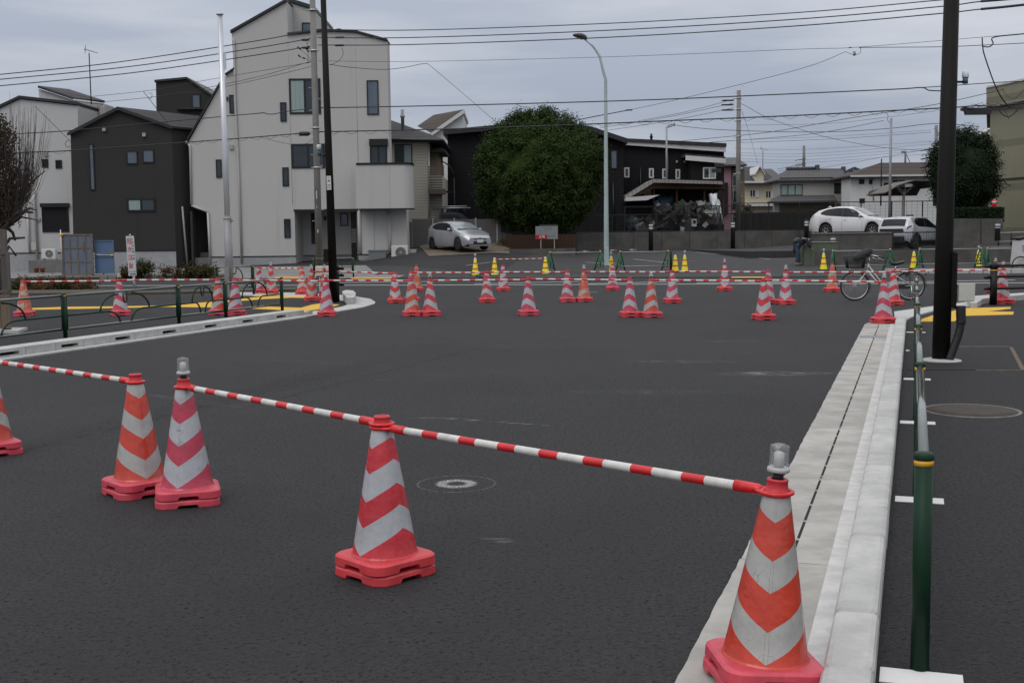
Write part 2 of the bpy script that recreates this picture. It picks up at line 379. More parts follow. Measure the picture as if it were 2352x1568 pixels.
pt = MB(); pt.slab([(p.x, p.y) for p in [G(2082, 850, .05), G(2345, 850, .05), G(2318, 797, .05), G(2090, 797, .05)]], 0, .0545)
struct(pt.build('asphalt_patch', A_PATCH))
oc = mat('ochre_trim', (.10, .075, .045), .9, var=.5, vscale=12)
pe = MB(); q = [G(a, b, .05) for a, b in [(2318, 797), (2326, 797), (2356, 850), (2345, 850)]]; pe.slab([(p.x, p.y) for p in q], 0, .0542)
q = [G(a, b, .05) for a, b in [(2240, 851.5), (2346, 851.5), (2346, 850.2), (2240, 850.2)]]; pe.slab([(p.x, p.y) for p in q], 0, .0542)
q = [G(a, b, .05) for a, b in [(2185, 796.6), (2318, 796.6), (2317, 795.4), (2185, 795.4)]]; pe.slab([(p.x, p.y) for p in q], 0, .0542)
struct(pe.build('patch_edge', oc))
mk = MB()
for s in (4.13, 6.95, 9.8, 12.7, 15.74, 18.6):
    a = .052
    slabST(mk, s-.07, s+.07, -.085+random.uniform(-.01, .01), .185, .03, .0535)
struct(mk.build('white_ground_marks', P_WHITE))
# manhole cover
RUST = mat('manhole_iron', (.040, .034, .028), .7, .3, c2=(.085, .060, .040), vscale=4)
h = NT(RUST); co = h.n('ShaderNodeTexCoord').outputs['Object']; vo = h.n('ShaderNodeTexBrick'); vo.inputs['Scale'].default_value = 16; vo.inputs['Color1'].default_value = (1, 1, 1, 1); vo.inputs['Color2'].default_value = (.75, .75, .75, 1); vo.inputs['Mortar'].default_value = (.25, .25, .25, 1); h.l(h.mix(1.0, h.b.inputs['Base Color'].links[0].from_socket, vo.outputs['Color'], 'MULTIPLY'), h.b.inputs['Base Color'])
h.l(co, vo.inputs['Vector']); bp = h.n('ShaderNodeBump'); bp.inputs['Strength'].default_value = .9; bp.inputs['Distance'].default_value = .01; h.l(vo.outputs['Color'], bp.inputs['Height']); h.l(bp.outputs[0], h.b.inputs['Normal'])
c = G(2232, 943, .05); mh = MB(); mh.lathe([(.395, -.02), (.395, .0045), (.375, .0055), (.37, .003)], 56)
mo = mh.build('manhole_cover', mat('worn_iron_ring', (.15, .145, .13), .6, .3, var=.3, vscale=20), None, (c.x, c.y, .05)); tag(mo, 'round rusty brown manhole cover in the dark footway right of the green rail', 'manhole cover')
m2 = MB(); m2.lathe([(.366, -.01), (.366, .0045), (.20, .006), (.02, .006)], 48); m2.build('lid', RUST, mo)
# left footway island with slotted kerb blocks
LZ = .05
Z6 = lambda pts, z=None: zp(pts, 560, 660, 5.88, z)
outer = [Vector(ST(20.5, -11.36))]+Z6([(850, 830), (1100, 795), (1340, 760), (1560, 726), (1750, 690), (1920, 662), (2050, 640), (2215, 590), (2225, 565), (2150, 520), (1950, 488), (1700, 462), (1400, 445), (1090, 430), (780, 426), (0, 420)], 0)
lw = MB()
inner = [Vector(ST(20.5, -11.84))]+Z6([(870, 745), (1100, 718), (1340, 690), (1500, 668), (1620, 648), (1730, 628), (1800, 605), (1820, 590), (1825, 570), (1815, 556), (1760, 545), (1600, 520), (1400, 505), (1090, 474), (780, 470), (0, 463)], LZ)
pts = [ST(-2, -11.84)]+[(p.x, p.y) for p in inner]+[(-20, inner[-1].y+.3), (-60, inner[-1].y+1), (-60, -3)]
lw.slab(pts, -.05, LZ); struct(lw.build('pavement', A_WALK))
ik = MB(); o2 = [(p.x, p.y) for p in outer]; i2 = [(p.x, p.y) for p in inner]
n1 = len(o2)
# sloped low kerb ring: outer edge at road level, inner edge at footway level
def resample(P, n):
    L = [0]
    for a, b in zip(P, P[1:]): L.append(L[-1]+math.dist(a, b))
    o = []
    for i in range(n):
        d = L[-1]*i/(n-1); k = max(j for j in range(len(L)) if L[j] <= d+1e-9); k = min(k, len(P)-2)
        f = (d-L[k])/max(1e-9, L[k+1]-L[k]); o.append((P[k][0]+(P[k+1][0]-P[k][0])*f, P[k][1]+(P[k+1][1]-P[k][1])*f))
    return o
A, B = o2, i2
rows = [[(a[0], a[1], -.02) for a in A], [(a[0], a[1], .018) for a in A], [(a[0]*.72+b[0]*.28, a[1]*.72+b[1]*.28, .035) for a, b in zip(A, B)], [(a[0]*.5+b[0]*.5, a[1]*.5+b[1]*.5, LZ+.002) for a, b in zip(A, B)], [(b[0], b[1], LZ+.005) for b in B], [(b[0], b[1], 0) for b in B]]
ik.grid([list(r) for r in zip(*rows)], 0, False)
struct(ik.build('island_kerb', C_KERB))
lk = MB(); slabST(lk, -2, 20.6, -11.50, -11.33, -.02, .022, 0)
s = 13.9-.3-.6*26; i = 0
while s < 20.5:
    a, b = s+.004, s+.596
    slot = (i % 2 == 0)
    def blk(a, b, z0, z1): lk.slab([ST(a, -11.5), ST(b, -11.5), ST(b, -11.84), ST(a, -11.84)], z0, z1)
    if slot:
        blk(a, s+.12, 0, .135); blk(s+.48, b, 0, .135); blk(s+.12, s+.48, .09, .135); blk(s+.12, s+.48, 0, .045)
        lk.slab([ST(s+.12, -11.60), ST(s+.48, -11.60), ST(s+.48, -11.7), ST(s+.12, -11.7)], .045, .095, 1)
    else: blk(a, b, 0, .135)
    s += .6; i += 1
slabST(lk, s, s+.35, -11.84, -11.5, 0, .09)
struct(lk.build('slotted_kerb', [C_KERB, DARKGAP]))
ty = MB()
for P in (Z6([(872, 732), (1330, 676), (1590, 632), (1700, 600), (1410, 582), (1290, 600), (1130, 645), (660, 627), (380, 627), (380, 655), (650, 668), (870, 680), (852, 705)], LZ),
          Z6([(0, 530), (600, 480), (1210, 470), (1215, 500), (1000, 495), (600, 515), (0, 565)], LZ),
          Z6([(560, 452), (900, 466), (600, 474), (420, 474)], LZ),
          zp([(330, 548), (690, 535), (1200, 530), (1760, 520), (2230, 480), (2230, 540), (1760, 535), (1000, 552), (330, 565)], 0, 640, 4.2, LZ)):
    ty.slab([(p.x, p.y) for p in P], 0, LZ+.006)
tactile('tactile_paving', ty)
# block of broken kerb standing at the island's nose
kb = MB(); P = Z6([(1740, 490), (1760, 540), (1815, 600), (1920, 590), (1940, 520), (1900, 480), (1800, 470)], LZ)
kb.slab([(p.x, p.y) for p in P], 0, LZ+.16); struct(kb.build('nose_kerb_block', C_KERB))
# cross street: lane lines, far kerbs, aprons
def stripe(mb, a, b, w, z=.004, mi=0):
    a, b = Vector(a), Vector(b); d = (b-a).normalized(); nrm = Vector((-d.y, d.x, 0))*w/2
    mb.slab([a+nrm, b+nrm, b-nrm, a-nrm], -.01, z, mi)
rl = MB()
p1, p2, p3 = G(150, 656, 0), G(1000, 654.7, 0), G(2390, 649.5, 0)
stripe(rl, p1, p2, .15); stripe(rl, p2, p3, .15)
stripe(rl, G(-60, 657, 0), p1, .15)
for a, b in [((700, 650), (1035, 646)), ((1090, 652), (1330, 646.5)), ((1330, 652.5), (1560, 646.5)), ((1600, 650.5), (1850, 645.5)), ((1700, 651), (2000, 644)), ((1960, 650), (2330, 643))]:
    stripe(rl, G(*a, 0), G(*b, 0), .10, .006)
struct(rl.build('road_marking', P_WHITE))
rl2 = MB(); stripe(rl2, G(1088, 634, 0), G(1118, 641, 0), .3); stripe(rl2, G(1345, 673, 0), G(1372, 673, 0), .1)
for a, b in [((1345, 603), (1430, 609)), ((1455, 596), (1540, 605)), ((1600, 580), (1770, 596)), ((1770, 596), (1940, 588)), ((1690, 590), (1790, 606)), ((1535, 602), (1600, 600)), ((1380, 608), (1460, 600))]:
    pa, pb = G(*a), G(*b); rl2.slab([(pa.x, pa.y), (pb.x, pb.y), (pb.x, pb.y+.12), (pa.x, pa.y+.12)], min(pa.z, pb.z)-.3, max(pa.z, pb.z)+.03)
rl2 = MB()
def strip3(mb, a, b, w=.12, n=14):
    pa, pb = G(*a), G(*b); d = Vector((pb.x-pa.x, pb.y-pa.y, 0)).normalized(); q = Vector((-d.y, d.x, 0))*w/2; row = []
    for i in range(n+1):
        p = pa.lerp(pb, i/n); row.append([(p.x+s_*q.x, p.y+s_*q.y, gz(p.x, p.y)+.02) for s_ in (-1, 1)])
    mb.grid(row, 0, False)
for a, b in [((1345, 603), (1430, 609)), ((1455, 596), (1540, 605)), ((1600, 580), (1770, 596)), ((1770, 596), (1940, 588)), ((1535, 602), (1600, 600)), ((1130, 603), (1070, 611)), ((1088, 634), (1118, 641)), ((1345, 673), (1372, 673))]:
    strip3(rl2, a, b)
struct(rl2.build('parking_lines', P_OLDW))
fk = MB()                                                   # far white kerb on the right
a, b = G(2040, 628, 0), G(2420, 627, 0)
for i in range(12):
    p, q = a.lerp(b, i/12+.003), a.lerp(b, (i+1)/12-.003); fk.slab([(p.x, p.y), (q.x, q.y), (q.x, q.y+.45), (p.x, p.y+.45)], 0, .16)
struct(fk.build('kerb', C_KERB))
fk = MB(); a, b = G(228, 643, 0), G(500, 640, 0)
for i in range(14):
    p, q = a.lerp(b, i/14+.004), a.lerp(b, (i+1)/14-.004); fk.slab([(p.x, p.y), (q.x, q.y), (q.x, q.y+.18), (p.x, p.y+.18)], 0, .15)
fk.slab([(a.x-3, a.y+.2), (b.x, b.y+.2), (b.x, b.y+3), (a.x-3, a.y+3)], 0, .11, 1)
SOIL = mat('planting_soil', (.05, .04, .028), .95, c2=(.09, .075, .05), vscale=4)
struct(fk.build('kerb', [C_PAVE, SOIL]))
def terr_patch(name, pts, m, dz=.012, n=16):                # sheet that follows the land
    P = [G(*p) for p in pts]; a, b, c_, d = P
    mb = MB(); mb.grid([[(lambda q: (q.x, q.y, gz(q.x, q.y)+dz))(a.lerp(b, i/n).lerp(d.lerp(c_, i/n), j/n)) for j in range(n+1)] for i in range(n+1)], 0, True)
    return struct(mb.build(name, m))
terr_patch('far_pavement', [(-60, 640), (880, 640), (840, 610), (-60, 618)], C_PAVE, .02)
terr_patch('far_pavement', [(880, 640), (1250, 637), (1040, 622), (830, 612)], A_OLD, .016)
terr_patch('far_pavement', [(1020, 640), (2040, 636), (2040, 621), (1150, 628)], A_OLD, .02)
terr_patch('parking_lot', [(1150, 627), (2352, 618), (2000, 552), (1240, 575)], A_OLD, .016)
DIRT = mat('dirt_ground', (.085, .068, .045), .95, c2=(.13, .105, .075), vscale=1.5)
terr_patch('dirt_ground', [(985, 590), (1170, 584), (1170, 560), (960, 566)], DIRT, .03)
terr_patch('apron', [(800, 640), (915, 640), (930, 634), (880, 632)], C_PAVE, .035)
terr_patch('tactile_paving', [(620, 642), (688, 642), (705, 637), (632, 637)], P_ORA, .03)
terr_patch('tactile_paving', [(810, 643), (895, 643), (905, 639.5), (800, 639)], P_ORA, .04)
terr_patch('tactile_paving', [(1678, 641), (1755, 641), (1760, 638), (1682, 638)], P_ORA, .04)
# ------------------------------------------------------------------ traffic cones
def cone_mat(name, red, white=(.40, .41, .43), worn=0.0, band=.52):
    m = mat(name, red, rough=.32, coat=.45); h = NT(m); h.b.inputs['Coat Roughness'].default_value = .10
    co = h.n('ShaderNodeTexCoord').outputs['Object']; s = h.n('ShaderNodeSeparateXYZ'); h.l(co, s.inputs[0])
    oi = h.n('ShaderNodeObjectInfo').outputs['Random']
    a = h.m('ABSOLUTE', h.m('ARCTAN2', s.outputs[1], s.outputs[0]))
    tri = h.m('SUBTRACT', 1.0, h.m('ABSOLUTE', h.m('SUBTRACT', h.m('DIVIDE', a, math.pi/2), 1.0)))
    sh = h.t.nodes.new('ShaderNodeVectorMath'); sh.operation = 'ADD'; h.l(co, sh.inputs[0])
    cx = h.t.nodes.new('ShaderNodeCombineXYZ'); h.l(h.m('MULTIPLY', oi, 9.0), cx.inputs[0]); h.l(h.m('MULTIPLY', oi, 5.0), cx.inputs[2]); h.l(cx.outputs[0], sh.inputs[1])
    P = sh.outputs[0]
    wob = h.m('MULTIPLY', h.m('SUBTRACT', h.noise(P, 9, 2), .5), .010+.05*worn)
    q = h.m('DIVIDE', h.m('ADD', h.m('SUBTRACT', h.m('SUBTRACT', s.outputs[2], .112), h.m('MULTIPLY', tri, h.m('SUBTRACT', .168, h.m('MULTIPLY', s.outputs[2], .178)))), wob), .244)
    w_ = h.m('MULTIPLY', h.m('LESS_THAN', h.m('FRACT', q), band), h.m('GREATER_THAN', q, 0.0))
    w_ = h.m('MULTIPLY', w_, h.m('LESS_THAN', s.outputs[2], .684))
    if worn: w_ = h.m('MULTIPLY', w_, h.ramp(h.noise(P, 7, 3, .6), .36+.16*worn, .40+.16*worn))
    n = h.noise(P, 6, 5, .7)
    rd = h.mix(h.ramp(n, .3, .75), tuple(k*.82 for k in red), tuple(min(1, k*1.12+.006) for k in red))
    fade = h.ramp(h.noise(P, 3.2, 5, .75, (1, 1, .5)), .56, .78)
    rd = h.mix(h.m('MULTIPLY', fade, .07+.5*worn), rd, (.46, .22, .17))
    wh = h.mix(h.ramp(n, .35, .7), tuple(k*.86 for k in white), white)
    seam = h.m('LESS_THAN', h.m('ABSOLUTE', h.m('SUBTRACT', a, .05)), .008)
    wh = h.mix(h.m('MULTIPLY', seam, .6), wh, (.16, .16, .16))
    crack = h.m('LESS_THAN', h.m('ABSOLUTE', h.m('SUBTRACT', h.noise(P, 8, 2, .5), .5)), .0035)
    crack = h.m('MULTIPLY', crack, h.ramp(h.noise(P, 3, 2), .5, .6))
    wh = h.mix(h.m('MULTIPLY', crack, .6), wh, (.12, .11, .10))
    c = h.mix(w_, rd, wh)
    scr = h.ramp(h.noise(P, 22, 5, .8, (1, 1, 2.5)), .66, .72); scr = h.m('MULTIPLY', scr, h.ramp(s.outputs[2], .42, .12))
    c = h.mix(h.m('MULTIPLY', scr, .45), c, (.55, .50, .47))
    dirt = h.ramp(h.noise(P, 4.5, 5, .7), .52, .80); c = h.mix(h.m('MULTIPLY', dirt, .42), c, (.11, .09, .08))
    h.l(c, h.b.inputs['Base Color'])
    h.l(h.m('ADD', .22, h.m('MULTIPLY', n, .32)), h.b.inputs['Roughness'])
    bp = h.n('ShaderNodeBump'); bp.inputs['Strength'].default_value = .45; bp.inputs['Distance'].default_value = .012
    h.l(h.m('ADD', h.noise(P, 9, 3, .6), h.m('MULTIPLY', h.noise(P, 16, 2, .5, (1, 1, .12)), .8)), bp.inputs['Height']); h.l(bp.outputs[0], h.b.inputs['Normal']); h.l(bp.outputs[0], h.b.inputs['Coat Normal'])
    return m
K_RED = cone_mat('red_reflective_cone', (.50, .012, .022))
K_PINK = cone_mat('faded_crimson_cone', (.45, .026, .062))
K_ORA = cone_mat('orange_reflective_cone', (.50, .036, .012), (.38, .375, .355), band=.46)
K_WORN = cone_mat('worn_orange_cone', (.50, .085, .03), (.40, .36, .28), worn=.8)
def plastic(name, c, rough=.45, dirt=.25):
    m = mat(name, c, rough=rough); h = NT(m); co = h.n('ShaderNodeTexCoord').outputs['Object']
    a = h.noise(co, 9, 5, .7); cc = h.mix(h.ramp(a, .35, .7), tuple(k*.85 for k in c), tuple(k*1.12 for k in c))
    d = h.ramp(h.noise(co, 16, 5, .75), .56, .75); cc = h.mix(h.m('MULTIPLY', d, dirt), cc, (.10, .07, .06)); h.l(cc, h.b.inputs['Base Color'])
    return m
B_RED = plastic('coral_red_plastic', (.54, .042, .05)); B_PINK = plastic('pinkish_red_plastic', (.52, .052, .078))
NECK = plastic('red_neck_plastic', (.55, .035, .045), .4)
BAR_R = plastic('bar_red', (.56, .018, .022), .4, .15); BAR_W = plastic('bar_white', (.58, .57, .54), .45, .2)
RING_R = plastic('ring_red', (.62, .018, .022), .35, .1)
LENS = mat('lamp_lens', (.92, .93, .94), .06, 0, trans=.7, coat=.8, alpha=.26); LENS_A = mat('lamp_inner', (.50, .50, .50), .35, .4)
FLANGE = mat('lamp_flange', (.40, .40, .39), .4); BLACKP = mat('black_plastic', (.015, .015, .015), .5)
def plate_mb(z0, z1, half, top_in=.012, slot=.020, sw=.065, rc=.07):
    ol = []; n = 5
    for cx, cy, a0 in ((1, 1, 0), (-1, 1, 90), (-1, -1, 180), (1, -1, 270)):
        for i in range(n+1):
            a = R(a0+90*i/n); ol.append((cx*(half-rc)+rc*math.cos(a), cy*(half-rc)+rc*math.sin(a), 0))
        nx = {0: (-1, 1), 90: (-1, -1), 180: (1, -1), 270: (1, 1)}[a0]
        # mid-side notch between this corner and the next
        if a0 == 0: mids = [(sw, half, 0), (sw*.8, half, 1), (-sw*.8, half, 1), (-sw, half, 0)]
        elif a0 == 90: mids = [(-half, sw, 0), (-half, sw*.8, 1), (-half, -sw*.8, 1), (-half, -sw, 0)]
        elif a0 == 180: mids = [(-sw, -half, 0), (-sw*.8, -half, 1), (sw*.8, -half, 1), (sw, -half, 0)]
        else: mids = [(half, -sw, 0), (half, -sw*.8, 1), (half, sw*.8, 1), (half, sw, 0)]
        ol += mids
    m = len(ol); mb = MB()
    def ring(zf, k): return [(x*k, y*k, zf(f)) for x, y, f in ol]
    kk = (half-top_in)/half
    rings = [ring(lambda f: z0+slot*f, .55), ring(lambda f: z0+slot*f, 1.0), ring(lambda f: z0+slot*f+.004, 1.012), ring(lambda f: z1-.010, 1.0), ring(lambda f: z1-.002, kk+.015), ring(lambda f: z1, kk-.01), ring(lambda f: z1+.004, .3)]
    vs = [p for r in rings for p in r]; fs = []
    for i in range(len(rings)-1):
        for j in range(m): fs.append((i*m+j, i*m+(j+1) % m, (i+1)*m+(j+1) % m, (i+1)*m+j))
    fs.append(tuple((len(rings)-1)*m+j for j in range(m)))
    mb.add(vs, fs, 0, False); return mb
mb_body = MB(); mb_body.lathe([(.162, .098), (.155, .103), (.151, .112)]+[(.151-(.151-.049)*k/9, .112+(.686-.112)*k/9) for k in range(1, 10)]+[(.047, .690)], 48)
me_body = {}
for k_, m_ in (('red', K_RED), ('pink', K_PINK), ('orange', K_ORA), ('worn', K_WORN)): me_body[k_] = mb_body.mesh('cone_body', m_)
pl = plate_mb(.048, .100, .186); me_plate = {c_: pl.mesh('base', m_) for c_, m_ in (('r', B_RED), ('p', B_PINK))}
wt = plate_mb(.0, .046, .186, .008, .018); me_wt = {c_: wt.mesh('base_weight', m_) for c_, m_ in (('r', B_RED), ('p', B_PINK))}
nk = MB(); nk.lathe([(.049, .684), (.050, .690), (.042, .700), (.038, .722), (.037, .738), (.039, .741), (.036, .747), (.026, .747), (.025, .72)], 28); me_neck = nk.mesh('neck', NECK)
ls = MB(); ls.lathe([(.034, .786), (.037, .790), (.035, .815), (.034, .848), (.036, .858), (.033, .868), (.012, .874), (.001, .875)], 20); me_lens = ls.mesh('lens', LENS)
lf = MB(); lf.lathe([(.036, .770), (.040, .774), (.040, .786), (.034, .789)], 20); lf.lathe([(.012, .787), (.020, .792), (.018, .84), (.006, .845)], 10); me_fl = lf.mesh('lamp', [FLANGE])
lst = MB(); lst.lathe([(.019, .735), (.019, .772)], 14); me_st = lst.mesh('stem', BLACKP)
CONES = {}
def cone(key, px, py, z, kind, dl, rb, lamp, label, group, base='r', tilt=0.0, pos=None):
    c = G(px, py, z) if pos is None else Vector(pos)
    t = thing('traffic_cone', label, 'traffic cone', (c.x, c.y, c.z), 0, group)
    if tilt: t.rotation_euler.y = tilt
    fr = math.atan2(c.x, c.y)                    # direction in which the cone is seen
    link('cone_body', me_body[kind], t, None, R(-90+dl)-fr)
    link('base', me_plate[base], t, None, R(rb)); link('base_weight', me_wt[base], t, (random.uniform(-.004, .004), random.uniform(-.004, .004), 0), R(rb+random.uniform(-4, 4)))
    link('neck', me_neck, t)
    if lamp:
        l = link('warning_lamp', me_fl, t); link('lens', me_lens, l); link('stem', me_st, l)
    CONES[key] = (c, tilt); return t
GN = 'cones in the near slanting row'; GM = 'cones across the junction mouth'; GB = 'cones in the second row of the junction'; GF = 'cones standing farther out by the lane line'; GL = 'cones on the left footway corner'
SF, PV = 0.0, LZ+.0
cone('c1', 885, 1315, SF, 'red', -49, 43, 0, 'vivid red cone standing alone beside the chalk rings, bars on both sides', GN)
cone('C', 432, 1151.5, SF, 'pink', -22, 17, 1, 'crimson cone with clear lamp, its base touching an orange cone at left', GN, 'p')
cone('D', 321.5, 1131, SF, 'orange', 17, 43, 0, 'orange cone without lamp, its base just behind a crimson lamp cone', GN, 'p')
cone('E', -20, 1041, SF, 'orange', -60, 38, 0, 'orange cone cut off by the left picture edge', GN, 'p')
cB = G(1756, 1504.6, .105); cone('B', 0, 0, 0, 'orange', 0, 5, 1, 'largest nearest orange cone with clear lamp, standing on the concrete gutter', GN, 'p', .062, (cB.x-.004, cB.y, .012)); bpy.data.objects['traffic_cone.004'].scale = (.965,)*3
cone('m1', 2029, 741.7, .012, 'pink', 80, 6, 1, 'crimson lamp cone on the grated end of the gutter', GM)
cone('m2', 1754, 733.5, SF, 'red', -20, 10, 0, 'bright red front-row cone with downward chevrons, hiding a crimson cone', GM)
cone('m3', 1495.5, 728, SF, 'orange', -65, 12, 1, 'orange lamp cone touching a pinkish cone in the front row', GM, 'p')
cone('m4', 1447, 727, SF, 'pink', 80, 5, 0, 'pinkish cone without lamp, paired left of the orange lamp cone', GM)
cone('m5', 1213.9, 723.5, SF, 'pink', 73, 14, 0, 'pinkish cone standing alone in the middle of the front row', GM, 'p')
cone('m6', 989, 724.5, SF, 'red', 60, 14, 1, 'red cone with lamp, right one of the touching pair left of centre', GM)
cone('m7', 946.5, 725, SF, 'orange', -60, 8, 0, 'orange red cone without lamp, left one of the touching pair left of centre', GM)
cone('m8', 750.5, 725.5, SF, 'pink', -55, 10, 1, 'crimson lamp cone in the road before the thick dark pole', GM)
cone('m9', 541.6, 723, PV, 'pink', -60, 22, 0, 'crimson cone behind the green rail beside a half hidden orange cone', GL, 'p')
cone('m10', 502.6, 722, PV, 'orange', -60, 10, 0, 'orange cone half hidden by a green rail post', GL, 'p')
cone('m11', 277, 724, PV, 'pink', 50, 30, 1, 'crimson lamp cone seen through the green rail, near the flood sign', GL, 'p')
cone('m12', 57, 725.5, PV, 'worn', -40, 5, 0, 'badly worn orange cone at far left beside the wooden fence', GL, 'p')
cone('b1', 1804, 698.5, SF, 'pink', -5, 8, 1, 'crimson lamp cone with pointed-down chevrons, left of the bicycle', GB)
cone('b2', 1764, 697, SF, 'pink', 60, 10, 0, 'crimson cone mostly hidden behind a bright red front-row cone', GB)
cone('b3', 1544, 695, SF, 'pink', -25, 8, 0, 'pinkish cone alone in second row, right of the light pole', GB)
cone('b4', 1341.5, 692.5, SF, 'worn', -60, 12, 1, 'scuffed orange lamp cone with peeling stripes, touching a pink cone', GB, 'p')
cone('b5', 1303.5, 693, SF, 'pink', 70, 5, 0, 'pinkish cone left of the scuffed orange lamp cone', GB, 'p')
cone('b6', 1119, 694, SF, 'red', 75, 8, 0, 'red cone in second row beneath the round tree, left half of the junction', GB)
cone('b7', 908, 695, SF, 'red', 0, 8, 0, 'red cone with pointed-down chevrons, first one right of the island nose', GB)
cone('b8', 946, 692, SF, 'pink', -60, 12, 0, 'crimson cone almost hidden behind the left cone of a touching pair', GB)
cone('b9', 716.8, 690.5, PV, 'orange', 0, 12, 1, 'orange red lamp cone on the island tip with two downward chevrons', GL)
cone('b10', 695, 676, PV, 'orange', 92, 8, 0, 'orange red cone at the back edge of the island, left of a lamp cone', GL)
cone('b11', 747, 690, PV, 'red', 40, 8, 1, 'red cone nearly hidden between the dark pole and a crimson lamp cone', GL)
cone('b12', 596.3, 673, PV, 'pink', -45, 10, 0, 'crimson cone at the back of the island, left one of two by the rail', GL)
cone('b13', 623.8, 674, PV, 'orange', -10, 10, 1, 'orange red lamp cone at the back of the island, right of a crimson one', GL)
cone('f1', 1664, 667.5, SF, 'red', 0, 8, 1, 'lone red lamp cone far out near the lane line, right of centre', GF)
cone('f2', 1407, 666.5, SF, 'pink', 90, 5, 0, 'pinkish cone right in front of the light pole foot', GF)
cone('f3', 1155.9, 668, SF, 'pink', -30, 5, 0, 'pinkish cone behind the second row, below left part of the round tree', GF)
cone('f4', 957.5, 668, SF, 'worn', -10, 10, 0, 'worn red cone behind the touching pair left of centre', GF)
cone('f5', 1911, 669.5, SF, 'worn', 90, 4, 0, 'faded pale red cone just left of the bicycle front wheel', GF)
cone('r1', 2302, 697, .05, 'red', 60, 12, 1, 'red lamp cone beside the black rail post at right edge', GF)
cone('r2', 2051, 700, SF, 'red', -60, 10, 0, 'red cone standing in front of the bicycle pedals', GF)
cone('r3', 2285, 671, SF, 'red', -20, 10, 1, 'farther red lamp cone behind the black rail post', GF)
# ------------------------------------------------------------------ striped bars resting on the cones
def ctop(k, dz=0.0):
    c, t = CONES[k]; h_ = .697+dz
    return Vector((c.x+math.sin(t)*h_, c.y, c.z+math.cos(t)*h_))
def bar(a, b, label, group, dza=0.0, dzb=0.0, P0=None, P1=None, nb=None):
    p0 = ctop(a, dza) if P0 is None else P0; p1 = ctop(b, dzb) if P1 is None else P1
    mid = (p0+p1)/2; L = (p1-p0).length; d = (p1-p0).normalized()
    t = thing('cone_bar', label, 'barrier bar', mid, math.atan2(d.y, d.x), group)
    t.rotation_euler.y = -math.asin(max(-1, min(1, d.z)))
    mb = MB(); x = -L/2+.155; e = L/2-.155; n = max(3, round((e-x)/.131)); n += (n % 2 == 0); st = (e-x)/(n+.16); r = .0175; xs_ = [x]
    for i in range(n): xs_.append(xs_[-1]+st*(1.15 if i % 2 == 0 else .86))
    xs_ = [x+(v-x)*(e-x)/(xs_[-1]-x) for v in xs_]
    # shared rings at every colour change keep the tube one surface
    vs = []; fs = []; ms = []; K = 12
    for i in range(n+1):
        for j in range(K): vs.append((xs_[i], r*math.cos(2*math.pi*j/K), r*math.sin(2*math.pi*j/K)))
    mb.v = vs
    for i in range(n):
        for j in range(K):
            mb.f.append((i*K+j, (i+1)*K+j, (i+1)*K+(j+1) % K, i*K+(j+1) % K)); mb.m.append(i % 2); mb.s.append(True)
    mb.build('bar_tube', [BAR_W, BAR_R], t)
    for sg in (-1, 1):
        rg = MB(); cx = sg*L/2
        rg.tube([(cx+.053*math.cos(R(k*20)), .053*math.sin(R(k*20)), 0) for k in range(18)], .0085, 6, closed=True)
        rg.tube([(cx-sg*.050, 0, -.001), (cx-sg*.075, 0, 0), (cx-sg*.165, 0, 0)], [.009, .0195, .0215], 12)
        rg.tube([(cx-sg*.02, .050, 0), (cx-sg*.085, .012, 0)], .008, 6); rg.tube([(cx-sg*.02, -.050, 0), (cx-sg*.085, -.012, 0)], .008, 6)
        rg.build('end_ring', RING_R, t)
    return t
BG = 'red and white bars between cones'
bar('E', 'D', 'nearest left bar running from the left picture edge to an orange cone', BG)
bar('C', 'c1', 'near bar sloping from the crimson lamp cone to the lone vivid red cone', BG, 0, .012)
bar('c1', 'B', 'longest nearest bar sloping down to the cone on the gutter', BG, -.004, -.024)
bar('m12', 'm11', 'bar on the left footway from the worn orange cone to the lamp cone', BG)
bar('m11', 'm10', 'bar passing behind the flood sign post and the green rail', BG, .014)
bar('m9', 'm8', 'bar in the front row ending at the cone before the thick dark pole', BG)
bar('m8', 'm7', 'bar in front of the island nose', BG, .014)
bar('m6', 'm5', 'front-row bar left of the lone middle cone', BG)
bar('m5', 'm4', 'front-row bar right of the lone middle cone', BG, .014)
bar('m3', 'm2', 'front-row bar from the orange lamp cone to a bright red cone', BG)
bar('m2', 'm1', 'front-row bar ending at the cone on the gutter end', BG, .014)
bar('b12', 'b10', 'rear bar along the back edge of the island', BG)
bar('b9', 'b11', 'short rear bar on the island ending behind the grey meter boxes', BG)
bar('b11', 'b7', 'second-row bar passing behind the short black post', BG, .014)
bar('b8', 'b6', 'second-row bar left of the cone beneath the round tree', BG)
bar('b6', 'b5', 'second-row bar right of the cone beneath the round tree', BG, .014)
bar('b4', 'b3', 'second-row bar crossing the foot of the light pole', BG)
bar('b3', 'b2', 'second-row bar below the parking lot, left of the cabinet', BG, .014)
bar('b1', 'r2', 'second-row bar crossing the bicycle basket', BG)
bar('r2', 'r1', 'bar from the bicycle pedals to the right-hand lamp cone', BG, .014)
